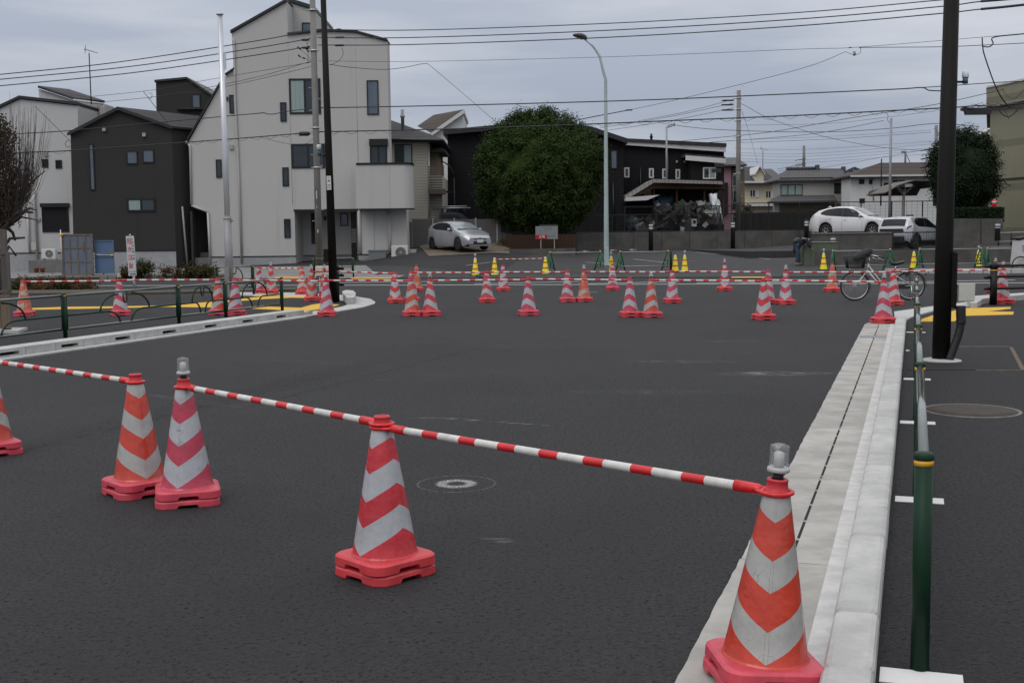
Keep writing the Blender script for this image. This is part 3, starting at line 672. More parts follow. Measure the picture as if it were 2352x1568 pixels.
# ------------------------------------------------------------------ yellow cones on the far side
Y_YEL = mat('yellow_reflective', (.80, .74, .02), .4); Y_ORA = mat('orange_band', (.62, .11, .035), .4); Y_WH = mat('white_tip', (.6, .6, .58), .5)
RUB = mat('black_rubber', (.018, .018, .018), .8)
yb = MB()
prof = [(.150, .04, 1), (.140, .085, 0), (.117, .235, 0), (.117, .235, 1), (.105, .305, 1), (.105, .305, 0), (.082, .455, 0), (.082, .455, 1), (.072, .52, 1), (.072, .52, 0), (.052, .65, 0), (.052, .65, 2), (.034, .71, 2)]
K = 20
for (r0_, z0_, m0_), (r1_, z1_, m1_) in zip(prof, prof[1:]):
    if abs(z1_-z0_) < 1e-6: continue
    o = len(yb.v)
    for rr, zz in ((r0_, z0_), (r1_, z1_)): yb.v += [(rr*math.cos(2*math.pi*j/K), rr*math.sin(2*math.pi*j/K), zz) for j in range(K)]
    for j in range(K): yb.f.append((o+j, o+(j+1) % K, o+K+(j+1) % K, o+K+j)); yb.m.append(m1_); yb.s.append(True)
yb.lathe([(.034, .71), (.001, .712)], 12, 2)
me_y = yb.mesh('cone_body', [Y_YEL, Y_ORA, Y_WH])
ybs = MB(); ybs.bbox(-.21, .21, -.21, .21, 0, .05, .02); me_yb = ybs.mesh('rubber_base', RUB)
ypl = MB(); ypl.lathe([(.014, .70), (.014, .75), (.038, .79), (.043, .86), (.03, .87)], 12); me_yl = ypl.mesh('warning_lamp', FLANGE)
YC = {}
for k_, px, py, lamp, lab in [('y1', 1092, 633.5, 1, 'yellow banded cone with lamp, farthest left of the yellow cones'), ('y2', 1136.5, 633.5, 0, 'yellow banded cone second from left, a bar on its right'),
        ('y3', 1253, 631, 0, 'yellow banded cone beside the leftmost green barricade'), ('y4', 1403.7, 629, 1, 'yellow banded cone close behind the light pole'),
        ('y5', 1551, 626, 0, 'yellow banded cone next to the thin black post in the parking lot mouth'), ('y6', 1572.7, 625.5, 1, 'yellow banded cone with lamp right of its twin by the thin black post'),
        ('y7', 1891.5, 621, 1, 'yellow banded cone with lamp before the green cabinet'), ('y8', 2098.5, 617.5, 0, 'yellow banded cone by the barricade right of the bicycle seat'), ('y9', 2247, 613.5, 1, 'yellow banded cone beside the last pair of green barricade frames')]:
    c = G(px, py); YC[k_] = c
    t = thing('yellow_cone', lab, 'traffic cone', c, R(random.uniform(-12, 12)), 'yellow cones along the far kerb')
    link('cone_body', me_y, t); link('rubber_base', me_yb, t)
    if lamp: link('warning_lamp', me_yl, t)
bar(None, None, 'farther bar linking two yellow banded cones', BG, P0=YC['y2']+Vector((0, 0, .64)), P1=YC['y3']+Vector((0, 0, .64)))
# ------------------------------------------------------------------ green guard rails
GREEN = mat('dark_green_paint', (.005, .028, .013), .5, 0, var=.25, vscale=6, spec=.22)
GREEN_H = mat('green_rail_paint', (.008, .032, .020), .28, 0, var=.15, vscale=6, coat=1.0); GREEN_H.node_tree.nodes['Principled BSDF'].inputs['Coat Roughness'].default_value = .1; GREEN_H.node_tree.nodes['Principled BSDF'].inputs['Coat IOR'].default_value = 1.9
YBAND = mat('yellow_reflector_band', (.70, .36, .02), .4); SCREW = mat('bolt_steel', (.5, .5, .5), .35, .9)
def arc(cx, cz, rx, rz, a0, a1, n=9): return [(cx+rx*math.cos(R(a0+(a1-a0)*i/n)), 0, cz+rz*math.sin(R(a0+(a1-a0)*i/n))) for i in range(n+1)]
def rail_panel(root, x0, x1, zt, zb, full=True):
    L = x1-x0; f = MB()
    f.tube([(x0, 0, zt), (x1, 0, zt)], .0195, 12); f.build('top_rail', GREEN_H, root)
    f = MB(); f.tube([(x0+.04, 0, zb), (x1-.04, 0, zb)], .0185, 8); f.build('bottom_rail', GREEN_H, root)
    for x in (x0+.045, x1-.045):
        f = MB(); f.tube([(x, 0, zb-.01), (x, 0, zt)], .019, 8); f.build('stile', GREEN, root)
    f = MB(); c = (x0+x1)/2; a = min(L, 2.9); zm = zb+(zt-zb)*.40
    f.tube([(x0+.045, 0, zm)]+[(x0+.3, 0, zm)]+arc(c-.05*a-.11*a, zm-.11*a*.0-(zm-zb)*1.0, .11*a, (zm-zb), 90, 0), .0145, 8)
    f.tube([(x1-.045, 0, zm)]+[(x1-.3, 0, zm)]+arc(c+.05*a+.11*a, zb, .11*a, (zm-zb), 90, 180), .0145, 8)
    f.tube(arc(c-.22*a, zm, .0, 0, 0, 0, 1)[:1]+arc(c-.055*a, zm, .165*a, (zt-.04-zm), 180, 92), .0145, 8)
    f.tube([(c+.22*a, 0, zm)]+arc(c+.055*a, zm, .165*a, (zt-.04-zm), 0, 88), .0145, 8)
    f.tube([(c-.05, 0, zt-.03)]+arc(c, zt-.14, .04, .05, 180, 360)+[(c+.05, 0, zt-.03)], .013, 6)
    f.build('arched_bars', GREEN, root)
def rail_post(root, x, h, r=.032, zb=0.0):
    f = MB(); f.lathe([(r, zb), (r, h-.05)], 16, c=(x, 0, 0)); p = f.build('post', GREEN, root)
    f = MB(); f.lathe([(r+.0015, h-.05), (r+.0015, h-.028)], 16, c=(x, 0, 0)); f.build('reflector_band', YBAND, p)
    f = MB(); f.lathe([(r+.003, h-.028), (r+.003, h-.012), (r*.7, h-.002), (.002, h)], 16, c=(x, 0, 0)); f.build('cap', GREEN, p)
    return p
def rail(label, P, h, zb, posts, group='green guard rails', z0=0.0):
    d = (P[-1]-P[0]); t = thing('guard_rail', label, 'guard rail', (P[0].x, P[0].y, z0), math.atan2(d.y, d.x), group)
    for a, b in zip(posts, posts[1:]): rail_panel(t, a, b, h-.035, zb)
    for x in posts: rail_post(t, x, h)
    return t
P0 = Vector(ST(14.75-8.85, -12.28)); P1 = Vector(ST(21.3, -12.28))
rail('long dark green rail along the left slotted kerb', [P0, P1], .72, .17, [0, 2.95, 5.9, 8.85, 11.8, 13.3, 15.4], z0=LZ)
a, b = G(497, 679, LZ), G(583, 676, LZ)
L = (b-a).length; rail('short green rail beside the foot of the silver pole', [a, b], .80, .2, [0, L], z0=LZ)
a, b = G(721, 640, 0), G(812, 639, 0); L = (b-a).length
rail('far small green rail behind the dark pole, across the street', [a, b], .80, .2, [0, L])
a, b = G(152, 634, 0), G(238, 633, 0); L = (b-a).length
rail('far green rail in front of the blue and rusty site panels', [a, b], .80, .15, [0, L])
P0 = Vector(ST(4.22, .045)); ps = [0, 2.87, 5.75, 8.65, 11.55, 14.4, 17.3]
t = thing('guard_rail', 'green rail running away along the right kerb with its thick near post', 'guard rail', (P0.x, P0.y, .05), math.pi/2-TH, 'green guard rails')
f = MB(); f.lathe([(.0315, 0), (.0315, .722)], 28); p = f.build('post', GREEN, t)
f = MB(); f.lathe([(.0325, .722), (.0325, .742)], 28); f.build('reflector_band', YBAND, p)
f = MB(); f.lathe([(.034, .742), (.0345, .747), (.034, .760), (.029, .767), (.002, .769)], 28); f.build('cap', GREEN, p)
for x in ps[1:]: rail_post(t, x, .775, .028)
for a, b in zip(ps, ps[1:]): rail_panel(t, a, b, .742, .17)
# black post-and-rail fittings at both corners
BLK = mat('black_steel', (.006, .0058, .0055), .5, 0, spec=.3)
def bpost(px, py, h, label, z, stubs, side, rails=None, r=.085):
    c = G(px, py, z); t = thing('rail_post', label, 'post', c, 0, 'short black posts')
    f = MB(); f.lathe([(r, 0), (r, h-.12)], 20); f.build('post', BLK, t)
    f = MB(); f.lathe([(r+.002, h-.155), (r+.002, h-.135)], 20); f.build('reflector_band', YBAND, t)
    f = MB(); f.lathe([(r+.006, h-.12), (r+.006, h-.04), (r*.8, h), (.003, h+.005)], 20); f.build('cap', BLK, t)
    for s in stubs:
        f = MB(); f.tube([(side*r*.8, 0, s), (side*(r+.07), 0, s), (side*(r+.12), 0, s-.012)], [.028, .04, .022], 8); f.build('bracket', BLK, t)
    for s, e in (rails or []):
        f = MB(); f.tube([(r*.8, -.02, s), (3.6, -.3, e)], .024, 8); f.build('rail', BLK, t)
bpost(773, 692, .86, 'short black post with yellow ring in front of the thick dark pole', LZ, (.78, .62, .40), 1, r=.075)
bpost(2281, 700, .85, 'short black post with yellow ring and three rails at right edge', .05, (.78, .56, .33), -1, [(.79, .86), (.57, .62), (.33, .40)], r=.072)
# ------------------------------------------------------------------ poles
def pole(name, label, px, py, z, ytop, rb, rt, m, group=None, lean=0.0, yb=None, n=24):
    c = G(px, py, z) if yb is None else W(px, py, yb)
    top = W(px, ytop, c.y).z
    t = thing(name, label, 'pole', c, 0, group)
    f = MB(); f.tube([(0, 0, -.1), (0, 0, (top-c.z)*.5), (0, 0, top-c.z)], [rb, (rb+rt)/2, rt], n); f.build('shaft', m, t)
    t.rotation_euler.y = lean
    return t, c, top-c.z
BROWN = mat('dark_brown_pole_paint', (.007, .0063, .005), .65, 0, var=.3, vscale=3, spec=.18, stretch=(1, 1, .2))
t, c, h_ = pole('utility_pole', 'thick dark brown steel pole on the island corner', 767, 694, LZ, -60, .105, .062, BROWN, lean=-.010)
f = MB(); f.bbox(-.052, .052, -.004, .004, 0, .32, .003); s_ = f.build('sticker', mat('sticker_white', (.55, .57, .54), .5), t, (-.005, -.098, 2.62))
f = MB(); f.prism([(-.03, .20), (.03, .20), (0, .245)], -.0065, -.0045); f.box(-.03, .03, -.0065, -.0045, .19, .2); f.lathe([(.017, -.001), (.017, .001)], 4); f.build('symbol', mat('sticker_green', (.03, .18, .07), .5), s_)
f = MB()
for zz, w_ in ((.28, .035), (.115, .04), (.095, .03), (.06, .038), (.035, .04)): f.box(-w_, w_, -.0065, -.0045, zz, zz+.008)
f.build('lettering', mat('sticker_print', (.08, .08, .08), .6), s_)
f = MB(); f.bbox(-.10, .02, -.03, .11, 0, 0.30, .01); f.build('junction_box', BROWN, t, (-.10, -.02, .95))
f = MB(); f.lathe([(.055, 0), (.055, .10), (.048, .12)], 14); f.lathe([(.04, -.14), (.04, 0)], 12, 1); f.build('sensor', [mat('sensor_white', (.6, .6, .6), .5), mat('sensor_blue', (.03, .09, .16), .5)], t, (-.22, 0, 3.55))
f = MB(); f.tube([(-.22, 0, 3.44), (-.06, 0, 3.40)], .02, 6); f.build('sensor_arm', BLK, t)
UPC = G(734.5, 639, 0)
t, c, h_ = pole('utility_pole', 'grey concrete utility pole behind the thick dark pole', 734.5, 639, 0, -40, .135, .105, C_POLE)
f = MB(); f.bbox(-.11, .11, -.20, -.12, 0, .62, .01); 
st = MB()
for i in range(16): zz = 2.2+i*.42; s2 = 1 if i % 2 else -1; st.tube([(s2*.1, 0, zz), (s2*.24, 0, zz)], .009, 5)
st.build('step_bolts', SCREW, t)
st = MB(); st.box(-.03, .0, -.142, -.135, 3.05, 3.35); st.box(-.02, .01, -.142, -.135, 1.75, 1.87); st.box(-.03, -.01, -.142, -.135, 2.7, 2.76); st.build('label_plate', mat('label_white', (.6, .6, .6), .5), t)
for zz in (4.2, 5.7, 8.6, 10.1):
    st = MB(); st.lathe([(.145, zz), (.145, zz+.06)], 16); st.tube([(-.22, -.05, zz+.03), (.22, -.05, zz+.03)], .02, 6); st.build('clamp_band', gal, t)
# two grey meter boxes by the pole foot
for i, px in enumerate((682, 693)): pass
c = G(744, 668, LZ); t = thing('meter_box', 'pair of small beige utility boxes standing between cone and dark pole', 'utility box', G(745, 676, LZ), 0)
BEI = mat('beige_box', (.42, .41, .36), .5, var=.1)
for dx in (-.11, .11):
    f = MB(); f.bbox(dx-.105, dx+.105, -.08, .08, .50, .76, .02); bx = f.build('housing', BEI, t)
    f = MB(); f.box(dx-.08, dx+.08, -.086, -.08, .53, .73); f.build('door', BEI, bx)
    f = MB(); f.tube([(dx, 0, 0), (dx, 0, .5)], .02, 8); f.build('leg', BEI, t)
GALV = mat('silver_pole_zinc', (.46, .48, .50), .38, .6, c2=(.62, .64, .66), vscale=2.2, stretch=(3, 3, .3))
GALV2 = mat('grey_zinc', (.24, .245, .25), .55, .3, var=.15, vscale=3)
SPC = G(529, 682, LZ)
t, c, h_ = pole('sign_pole', 'tall shiny silver steel pole with a thicker grey foot', 529, 681, LZ, 32, .075, .066, GALV, lean=-.004)
f = MB(); f.tube([(0, 0, -.1), (0, 0, (W(0, 503, c.y).z-c.z))], .104, 24); f.build('lower_sleeve', GALV2, t)
z_ = W(529, 503, c.y).z-c.z
f = MB(); f.tube([(0, 0, z_), (0, 0, z_+.012)], .115, 24); f.lathe([(.02, 0), (.02, .05)], 8, c=(.11, -.04, z_-.06)); f.tube([(.10, -.02, z_-.05), (.15, -.03, z_-.05)], .02, 8); f.build('collar', GALV2, t)
z_ = W(529, 614, c.y).z-c.z; f = MB(); f.box(-.10, .02, -.135, -.06, -.0, z_); f.build('hatch_cover', GALV2, t)
f = MB(); f.lathe([(.095, h_-.02), (.095, h_), (.06, h_+.01)], 20); f.build('top_flange', GALV, t)
f = MB(); f.box(.08, .115, -.02, .02, W(0, 166, c.y).z-c.z, W(0, 126, c.y).z-c.z); f.build('bracket', GALV, t)
# street light with curved arm
PALE = mat('pale_blue_paint', (.36, .43, .425), .5, var=.12, vscale=3, stretch=(1, 1, .3)); HEAD = mat('lamp_housing', (.035, .034, .030), .5, var=.2)
LP = G(1393, 630); t = thing('street_lamp', 'pale blue street lamp with a curved arm and dark lamp head', 'street lamp', LP, 0)
pts = [(0, 0, -.1)]
for px, py in [(1390.5, 560), (1389, 400), (1387.5, 280), (1386.7, 183.8), (1385.2, 161.8), (1378, 130.6), (1370, 117), (1361, 105), (1343, 90.5)]:
    q = W(px, py, LP.y)-LP; pts.append((q.x, 0, q.z))
pts[1] = (0, 0, pts[1][2]); pts[2] = (0, 0, pts[2][2]); pts[3] = (.0, 0, pts[3][2]); pts[4] = (-.0, 0, pts[4][2])
f = MB(); f.tube(pts, [.098, .096, .078, .068, .060, .056, .052, .05, .045, .035], 16); f.build('pole', PALE, t)
f = MB(); f.bbox(-.09, .09, -.125, -.08, .35, 1.05, .01); f.build('hatch_cover', PALE, t)
q = W(1333, 83, LP.y)-LP
hd = MB(); sect = []
for i, (u, wy, zt_, zb_) in enumerate([(-.29, .05, .035, .0), (-.26, .12, .06, -.03), (-.10, .16, .09, -.09), (.06, .16, .085, -.15), (.20, .13, .02, -.17), (.26, .05, -.06, -.15)]):
    sect.append([(u, wy*math.cos(R(k*30)), (zt_+zb_)/2+(zt_-zb_)/2*math.sin(R(k*30))) for k in range(13)])
hd.grid(sect); hd.build('lamp_head', HEAD, t, (q.x-.0, 0, q.z+.02))
gl = MB(); gl.slab([(-.2, -.09), (.12, -.11), (.12, .11), (-.2, .09)], -.012, 0); o = gl.build('glass_cover', mat('lamp_glass', (.12, .12, .11), .2), t, (q.x-.03, 0, q.z-.085)); o.rotation_euler.y = R(22)
# big dark pole at right
RP = G(2161, 829, .05); t = thing('utility_pole', 'very thick dark brown pole at right with control box and hose', 'pole', RP, 0); t.rotation_euler.y = .008
f = MB(); top = W(2171, -60, RP.y).z; f.tube([(0, 0, -.05), (0, 0, 1.5), (0, 0, top)], [.101, .099, .083], 32); f.build('shaft', BROWN, t)
f = MB(); f.lathe([(.235, 0), (.225, .018), (.17, .03), (.11, .032)], 28); f.build('footing', C_KERB, t)
f = MB(); f.bbox(.01, .075, -.135, -.05, W(0, 742, RP.y).z, W(0, 612, RP.y).z, .02); f.build('narrow_box', BROWN, t, (.055, .03, 0))
CREAM = mat('cream_box', (.50, .49, .44), .45, var=.06)
z0_, z1_ = W(2205, 701, RP.y).z, W(2205, 661, RP.y).z
f = MB(); f.bbox(-.088, .088, -.11, .03, z0_, z1_, .008); b_ = f.build('control_box', CREAM, t, (.235, 0, 0))
f = MB(); f.bbox(-.09, .095, -.116, -.108, z0_+.01, z1_+.006, .003); f.build('door', CREAM, b_)
hose = MB(); pts = []; cpx = [(2206, 702), (2206, 718), (2207, 735), (2205, 752), (2199, 775), (2190, 800), (2183, 820), (2180, 830)]
hp_ = [W(x, y, RP.y-.12)-RP for x, y in cpx]; hp_ = [Vector((a_.x, -.12, a_.z)) for a_ in hp_]; rs = []
fine = []
for i in range(len(hp_)-1):
    for k in range(8): fine.append(hp_[i].lerp(hp_[i+1], k/8))
fine.append(hp_[-1])
hose.tube(fine, [(.052 if i < 20 else .043)+(.005 if i % 2 else 0) for i in range(len(fine))], 14); hose.build('corrugated_hose', BLACKP, t)
z_ = W(2201, 243, RP.y).z
f = MB(); f.lathe([(.033, -.16), (.033, .03)], 16, 1, c=(0, 0, z_+.12)); f.lathe([(.038, .0), (.040, .005), (.040, .055), (.037, .065)], 18, 0, c=(0, 0, z_+.15))
f.tube([(-.09, 0, z_-.01), (-.02, 0, z_-.01)], .015, 8, 2)
f = MB(); zz0, zz1, zz2 = W(0, 228, RP.y).z, W(0, 214, RP.y).z, W(0, 200, RP.y).z
f.lathe([(.030, zz0), (.030, zz1)], 16, 1); f.lathe([(.036, zz1), (.038, zz1+.004), (.038, zz2-.004), (.034, zz2)], 18, 0); f.tube([(-.12, 0, zz0+.02), (-.02, 0, zz0+.02)], .013, 8, 2)
f.build('sensor', [mat('sensor_cap', (.62, .64, .64), .4), mat('sensor_body', (.03, .085, .15), .4), BLK], t, (.185, 0, 0))
# far poles
t, CP, h_ = pole('utility_pole', 'grey concrete utility pole behind the parking lot fence', 1695, 541, 0, 208, .175, .125, C_POLE, yb=75)
st = MB()
for i in range(20): zz = 1.2+i*.43; s2 = 1 if i % 2 else -1; st.tube([(s2*.12, 0, zz), (s2*.3, 0, zz)], .012, 5)
st.build('step_bolts', SCREW, t)
for zz in (h_-.5, h_-1.2, h_-1.9, h_-2.9, h_-5.2):
    st = MB(); st.lathe([(.155, zz), (.155, zz+.07)], 14); st.tube([(-.3, 0, zz), (.16, 0, zz)], .03, 6); st.build('clamp_band', gal, t)
t, MP, h_ = pole('utility_pole', 'slender galvanised steel pole before the bicycle shelter', 2042.5, 530, 0, 272, .075, .060, GALV2, yb=62)
for lab, px, y0_, y1_, YY, r_ in [('distant brown utility pole above the grey tiled roof', 1846, 400, 335, 130, .17), ('thin black mast before the white house with dark roof', 2023, 470, 365, 80, .05), ('distant thin pole with a brace over the long dark roof', 2079, 385, 348, 150, .14), ('slim dark pole half hidden by the right-hand pole', 2147, 470, 288, 76, .12)]:
    t, c, h_ = pole('utility_pole', lab, px, y0_, 0, y1_, r_, r_*.85, C_POLE if r_ > .1 else BLK, yb=YY, n=10)
    if px == 2079:
        f = MB(); f.tube([(0, 0, h_-.1), (.9, 0, h_-2.0)], .05, 6); f.bbox(-.5, .1, -.1, .1, h_-.2, h_+.05, .02); f.build('brace', C_POLE, t)
    elif r_ > .1:
        f = MB()
        for k in range(3): f.tube([(-1.0, -.1, h_-1.6-k*.55), (.2, -.1, h_-1.4-k*.55)], .035, 6)
        f.build('crossarm', BLK, t)
# ------------------------------------------------------------------ buildings
def stucco(name, c, var=.06, lines=0.0, lscale=18.0, rough=.9, vert=False, streak=.12, bumpd=.01):
    m = mat(name, c, rough=rough, spec=.25); h = NT(m); co = h.n('ShaderNodeTexCoord').outputs['Object']
    a = h.noise(co, .5, 4, .6); b = h.noise(co, 26, 2, .6, (.25, .25, 1.6)); st_ = h.noise(co, 1.2, 4, .6, (1.5, 1.5, .12))
    v = h.m('ADD', 1.0, h.m('MULTIPLY', h.m('SUBTRACT', a, .5), var*2)); v = h.m('MULTIPLY', v, h.m('ADD', 1.0, h.m('MULTIPLY', h.m('SUBTRACT', b, .5), var*2.2)))
    v = h.m('MULTIPLY', v, h.m('SUBTRACT', 1.0, h.m('MULTIPLY', h.ramp(st_, .55, .8), streak)))
    hh = b
    if lines:
        s = h.n('ShaderNodeSeparateXYZ'); h.l(co, s.inputs[0]); k = h.m('FRACT', h.m('MULTIPLY', s.outputs[0 if vert else 2], lscale))
        ln = h.m('LESS_THAN', k, .16); v = h.m('MULTIPLY', v, h.m('SUBTRACT', 1.0, h.m('MULTIPLY', ln, lines))); hh = h.m('SUBTRACT', hh, h.m('MULTIPLY', ln, 1.5))
    cc = h.t.nodes.new('ShaderNodeCombineColor')
    for i in range(3): h.l(h.m('MULTIPLY', v, c[i]), cc.inputs[i])
    h.l(cc.outputs[0], h.b.inputs['Base Color'])
    bp = h.n('ShaderNodeBump'); bp.inputs['Strength'].default_value = .4; bp.inputs['Distance'].default_value = bumpd; h.l(hh, bp.inputs['Height']); h.l(bp.outputs[0], h.b.inputs['Normal'])
    return m
S_WHITE = stucco('pale_grey_siding', (.435, .428, .41), .055); S_WHITE2 = stucco('pale_siding', (.46, .46, .45), .05)
S_DARK = stucco('charcoal_siding', (.036, .0345, .033), .12); S_BLACK = stucco('black_siding', (.0105, .0107, .012), .12, .5, 5.0)
S_CREAM = stucco('cream_siding', (.46, .44, .37), .04, .38, 6.2); S_TAN = stucco('tan_wall', (.20, .165, .12), .08)
S_PEACH = stucco('peach_wall', (.50, .44, .33), .06); S_PINK = stucco('pink_wall', (.28, .16, .175), .06); S_OFFW = stucco('offwhite_wall', (.56, .57, .56), .05)
S_GREYW = stucco('grey_plaster', (.36, .35, .33), .08); S_OLIVE = stucco('olive_beige_wall', (.235, .225, .16), .07, .25, .42)
S_FENCE = stucco('board_fence', (.12, .115, .11), .1, .5, 7.5)
RF_DARK = mat('dark_metal_roof', (.022, .022, .024), .5, .2, var=.15, vscale=3); RF_SL = stucco('slate_roof', (.045, .044, .046), .15, .4, 4.0, .8)
RF_BR = stucco('brown_roof', (.060, .050, .042), .12, .4, 3.0, .85); RF_TILE = stucco('grey_roof_tiles', (.085, .085, .086), .22, .55, 3.4, .75, True, bumpd=.06)
RF_BLUE = stucco('blue_roof_tiles', (.05, .065, .10), .2, .5, 3.4, .6, True)
TRIM_W = mat('white_trim', (.52, .52, .51), .6, var=.05); TRIM_B = mat('black_frame', (.009, .010, .011), .4, .2); PIPE_W = mat('white_drainpipe', (.42, .41, .39), .5, var=.06)
GLASS = mat('window_glass', (.014, .022, .026), .07, spec=.6, c2=(.035, .048, .055), vscale=.8); GL_C = mat('curtained_glass', (.20, .27, .26), .25, c2=(.28, .35, .33), vscale=2, stretch=(4, 1, .1))
GL_B = mat('bluish_glass', (.06, .08, .11), .10, spec=.7, c2=(.10, .13, .165), vscale=.7); SHUT = stucco('black_shutter', (.008, .008, .009), .1, .6, 14, .5); GREYB = mat('grey_box', (.30, .30, .29), .6)
class House:
    def __init__(s, label, Y, px, pybase, cat='house', z0=None, name='house'):
        c = W(px, pybase, Y); s.Y = Y; s.x0 = c.x; s.z0 = c.z if z0 is None else z0
        s.root = thing(name, label, cat, (s.x0, Y, s.z0))
    def p(s, px, py, dy=0.0):
        c = W(px, py, s.Y+dy); return (c.x-s.x0, c.z-s.z0)
    def ps(s, L, dy=0.0): return [s.p(a, b, dy) for a, b in L]
    def wall(s, L, dy, D, m, name='wall', drop=.6):
        pts = s.ps(L, dy); lo = min(z for x, z in pts); pts = [(x, z-drop if z < lo+.25 else z) for x, z in pts]
        return MB().prism(pts, dy, dy+D).build(name, m, s.root)
    def rect(s, x0, y0, x1, y1, dy=0.0):
        cx, cz = s.p((x0+x1)/2, (y0+y1)/2, dy); k = (s.Y+dy)/F_; w_, h_ = (x1-x0)*k/2, (y1-y0)*k/2
        return cx-w_, cx+w_, cz-h_, cz+h_
    def box(s, x0, y0, x1, y1, dy, a, b, m, name, parent=None):
        X0, X1, Z0, Z1 = s.rect(x0, y0, x1, y1, dy); return MB().box(X0, X1, dy+a, dy+b, Z0, Z1).build(name, m, parent or s.root)
    def win(s, x0, y0, x1, y1, dy=0.0, fm=None, gm=None, split=0, gm2=None, ft=.055, name='window', sill=False):
        X0, X1, Z0, Z1 = s.rect(x0, y0, x1, y1, dy); fm = fm or TRIM_B; f = MB()
        f.box(X0, X1, dy-.045, dy-.005, Z0, Z0+ft); f.box(X0, X1, dy-.045, dy-.005, Z1-ft, Z1)
        f.box(X0, X0+ft, dy-.044, dy-.005, Z0+ft, Z1-ft); f.box(X1-ft, X1, dy-.044, dy-.005, Z0+ft, Z1-ft)
        n = split or 1
        for i in range(1, n):
            x = X0+(X1-X0)*i/n; f.box(x-ft*.5, x+ft*.5, dy-.040, dy-.005, Z0+ft, Z1-ft)
        if sill: f.box(X0-.05, X1+.05, dy-.08, dy-.005, Z0-.05, Z0-.001)
        o = f.build(name, fm, s.root)
        for i in range(n):
            a = X0+(X1-X0)*i/n+ft*.6; b = X0+(X1-X0)*(i+1)/n-ft*.6
            MB().box(a, b, dy-.02, dy-.006, Z0+ft*.9, Z1-ft*.9).build('pane', (gm2 if (gm2 and i == n-1) else gm) or GLASS, o)
        return o
    def fascia(s, L, dy, D, m=None, th=.10, over=.12, name='roof_edge'):
        mb = MB(); pts = s.ps(L, dy)
        for (xa, za), (xb, zb) in zip(pts, pts[1:]): mb.prism([(xa, za-.0), (xb, zb-.0), (xb, zb+th), (xa, za+th)], dy-over, dy+D)
        return mb.build(name, m or RF_DARK, s.root)
    def line(s, L, r, m, dy=0.0, name='drainpipe', off=-.06):
        return MB().tube([(x, dy+off, z) for x, z in s.ps(L, dy)], r, 8).build(name, m, s.root)
    def hip(s, e0, e1, ey, r0_, r1_, ry, D, m, dy=0.0, over=.5, name='roof', th=.12):
        (xa, z), (xb, _) = s.p(e0, ey, dy-over), s.p(e1, ey, dy-over); zr = s.p(r0_, ry, dy+D/2)[1]; xr0, xr1 = s.p(r0_, ry, dy+D/2)[0], s.p(r1_, ry, dy+D/2)[0]
        y0, y1, ym = dy-over, dy+D+over, dy+D/2
        v = [(xa, y0, z), (xb, y0, z), (xb, y1, z), (xa, y1, z), (xr0, ym, zr), (xr1, ym, zr), (xa, y0, z-th), (xb, y0, z-th), (xb, y1, z-th), (xa, y1, z-th)]
        return MB().add(v, [(0, 1, 5, 4), (1, 2, 5), (2, 3, 4, 5), (3, 0, 4), (6, 7, 1, 0), (7, 8, 2, 1), (8, 9, 3, 2), (9, 6, 0, 3), (9, 8, 7, 6)]).build(name, m, s.root)
# ---- tall pale three-storey house
H = House('tall pale grey three-storey house with stepped black-edged roof', 59, 600, 612)
MB_ = H.wall([(480, 612), (479, 487), (439, 471), (433, 326), (505, 198), (519, 175), (537, 161), (532, 77), (658.5, 5), (662, 82), (720, 75.5), (747, 73), (815, 75.5), (822, 481), (676, 481), (680, 612)], 0, 9, S_WHITE)
H.wall([(815, 75.5), (889, 96), (897, 480), (822, 481)], 0, 1.2, S_WHITE, 'right_wall', 0)
H.wall([(660, 5), (722, 24), (724, 90), (662, 90)], 1.6, 6, S_WHITE, 'penthouse', 0)
H.wall([(676, 470), (822, 470), (824, 612), (680, 612)], 2.3, 6.5, S_WHITE, 'porch_wall')
H.wall([(821, 479), (932, 479), (938, 604), (824, 606)], .05, 1.5, S_WHITE, 'ground_floor_wall')
(xa, za), (xb, zb) = H.p(816, 379, -1.1), H.p(946, 478, -1.1)
bm_ = MB(); rr = .45; ol = [(xa, -.02), (xa, -1.1)]+[(xb-rr+rr*math.sin(R(a)), -1.1+rr-rr*math.cos(R(a))) for a in range(0, 91, 15)]+[(xb, .3), (xb-.12, .3), (xb-.12, -.02)]
bm_.slab(ol, zb, za); bal = bm_.build('balcony', S_WHITE, H.root)
bm_ = MB(); ol2 = [(x+(.04 if x > 2 else -.0), y-(.04 if y < 0 else 0)) for x, y in ol]; bm_.slab(ol2, za, za+.10); bm_.build('balcony_coping', TRIM_B, bal)
MB().slab([(x, y-.01) for x, y in ol2], zb-.05, zb).build('soffit_edge', TRIM_B, bal)
for x in (895, 927):
    X = H.p(x, 430, -1.1)[0]; MB().box(X-.008, X+.008, -1.106 if x < 900 else -1.06, -1.09 if x < 900 else -1.0, zb, za).build('joint', GREYB, bal)
H.fascia([(431, 325), (505, 196)], 0, 9, th=.14); H.fascia([(518, 174), (539, 160)], 0, 9); H.fascia([(530, 76.5), (658.5, 4)], 0, 9, th=.13)
H.fascia([(658.5, 3), (723, 23)], 1.6, 6.2, th=.18); H.fascia([(661, 81), (721, 74.5)], 0, 1.5, th=.1); H.fascia([(721, 74.5), (747, 72.5), (815, 74.5)], 0, 9, th=.10); H.fascia([(815, 74.5), (890, 95)], 0, 1.3, th=.10)
H.line([(661, 82), (672, 470)], .009, GREYB, name='joint', off=-.002); H.line([(815, 76), (823, 378)], .009, GREYB, name='joint', off=-.002)
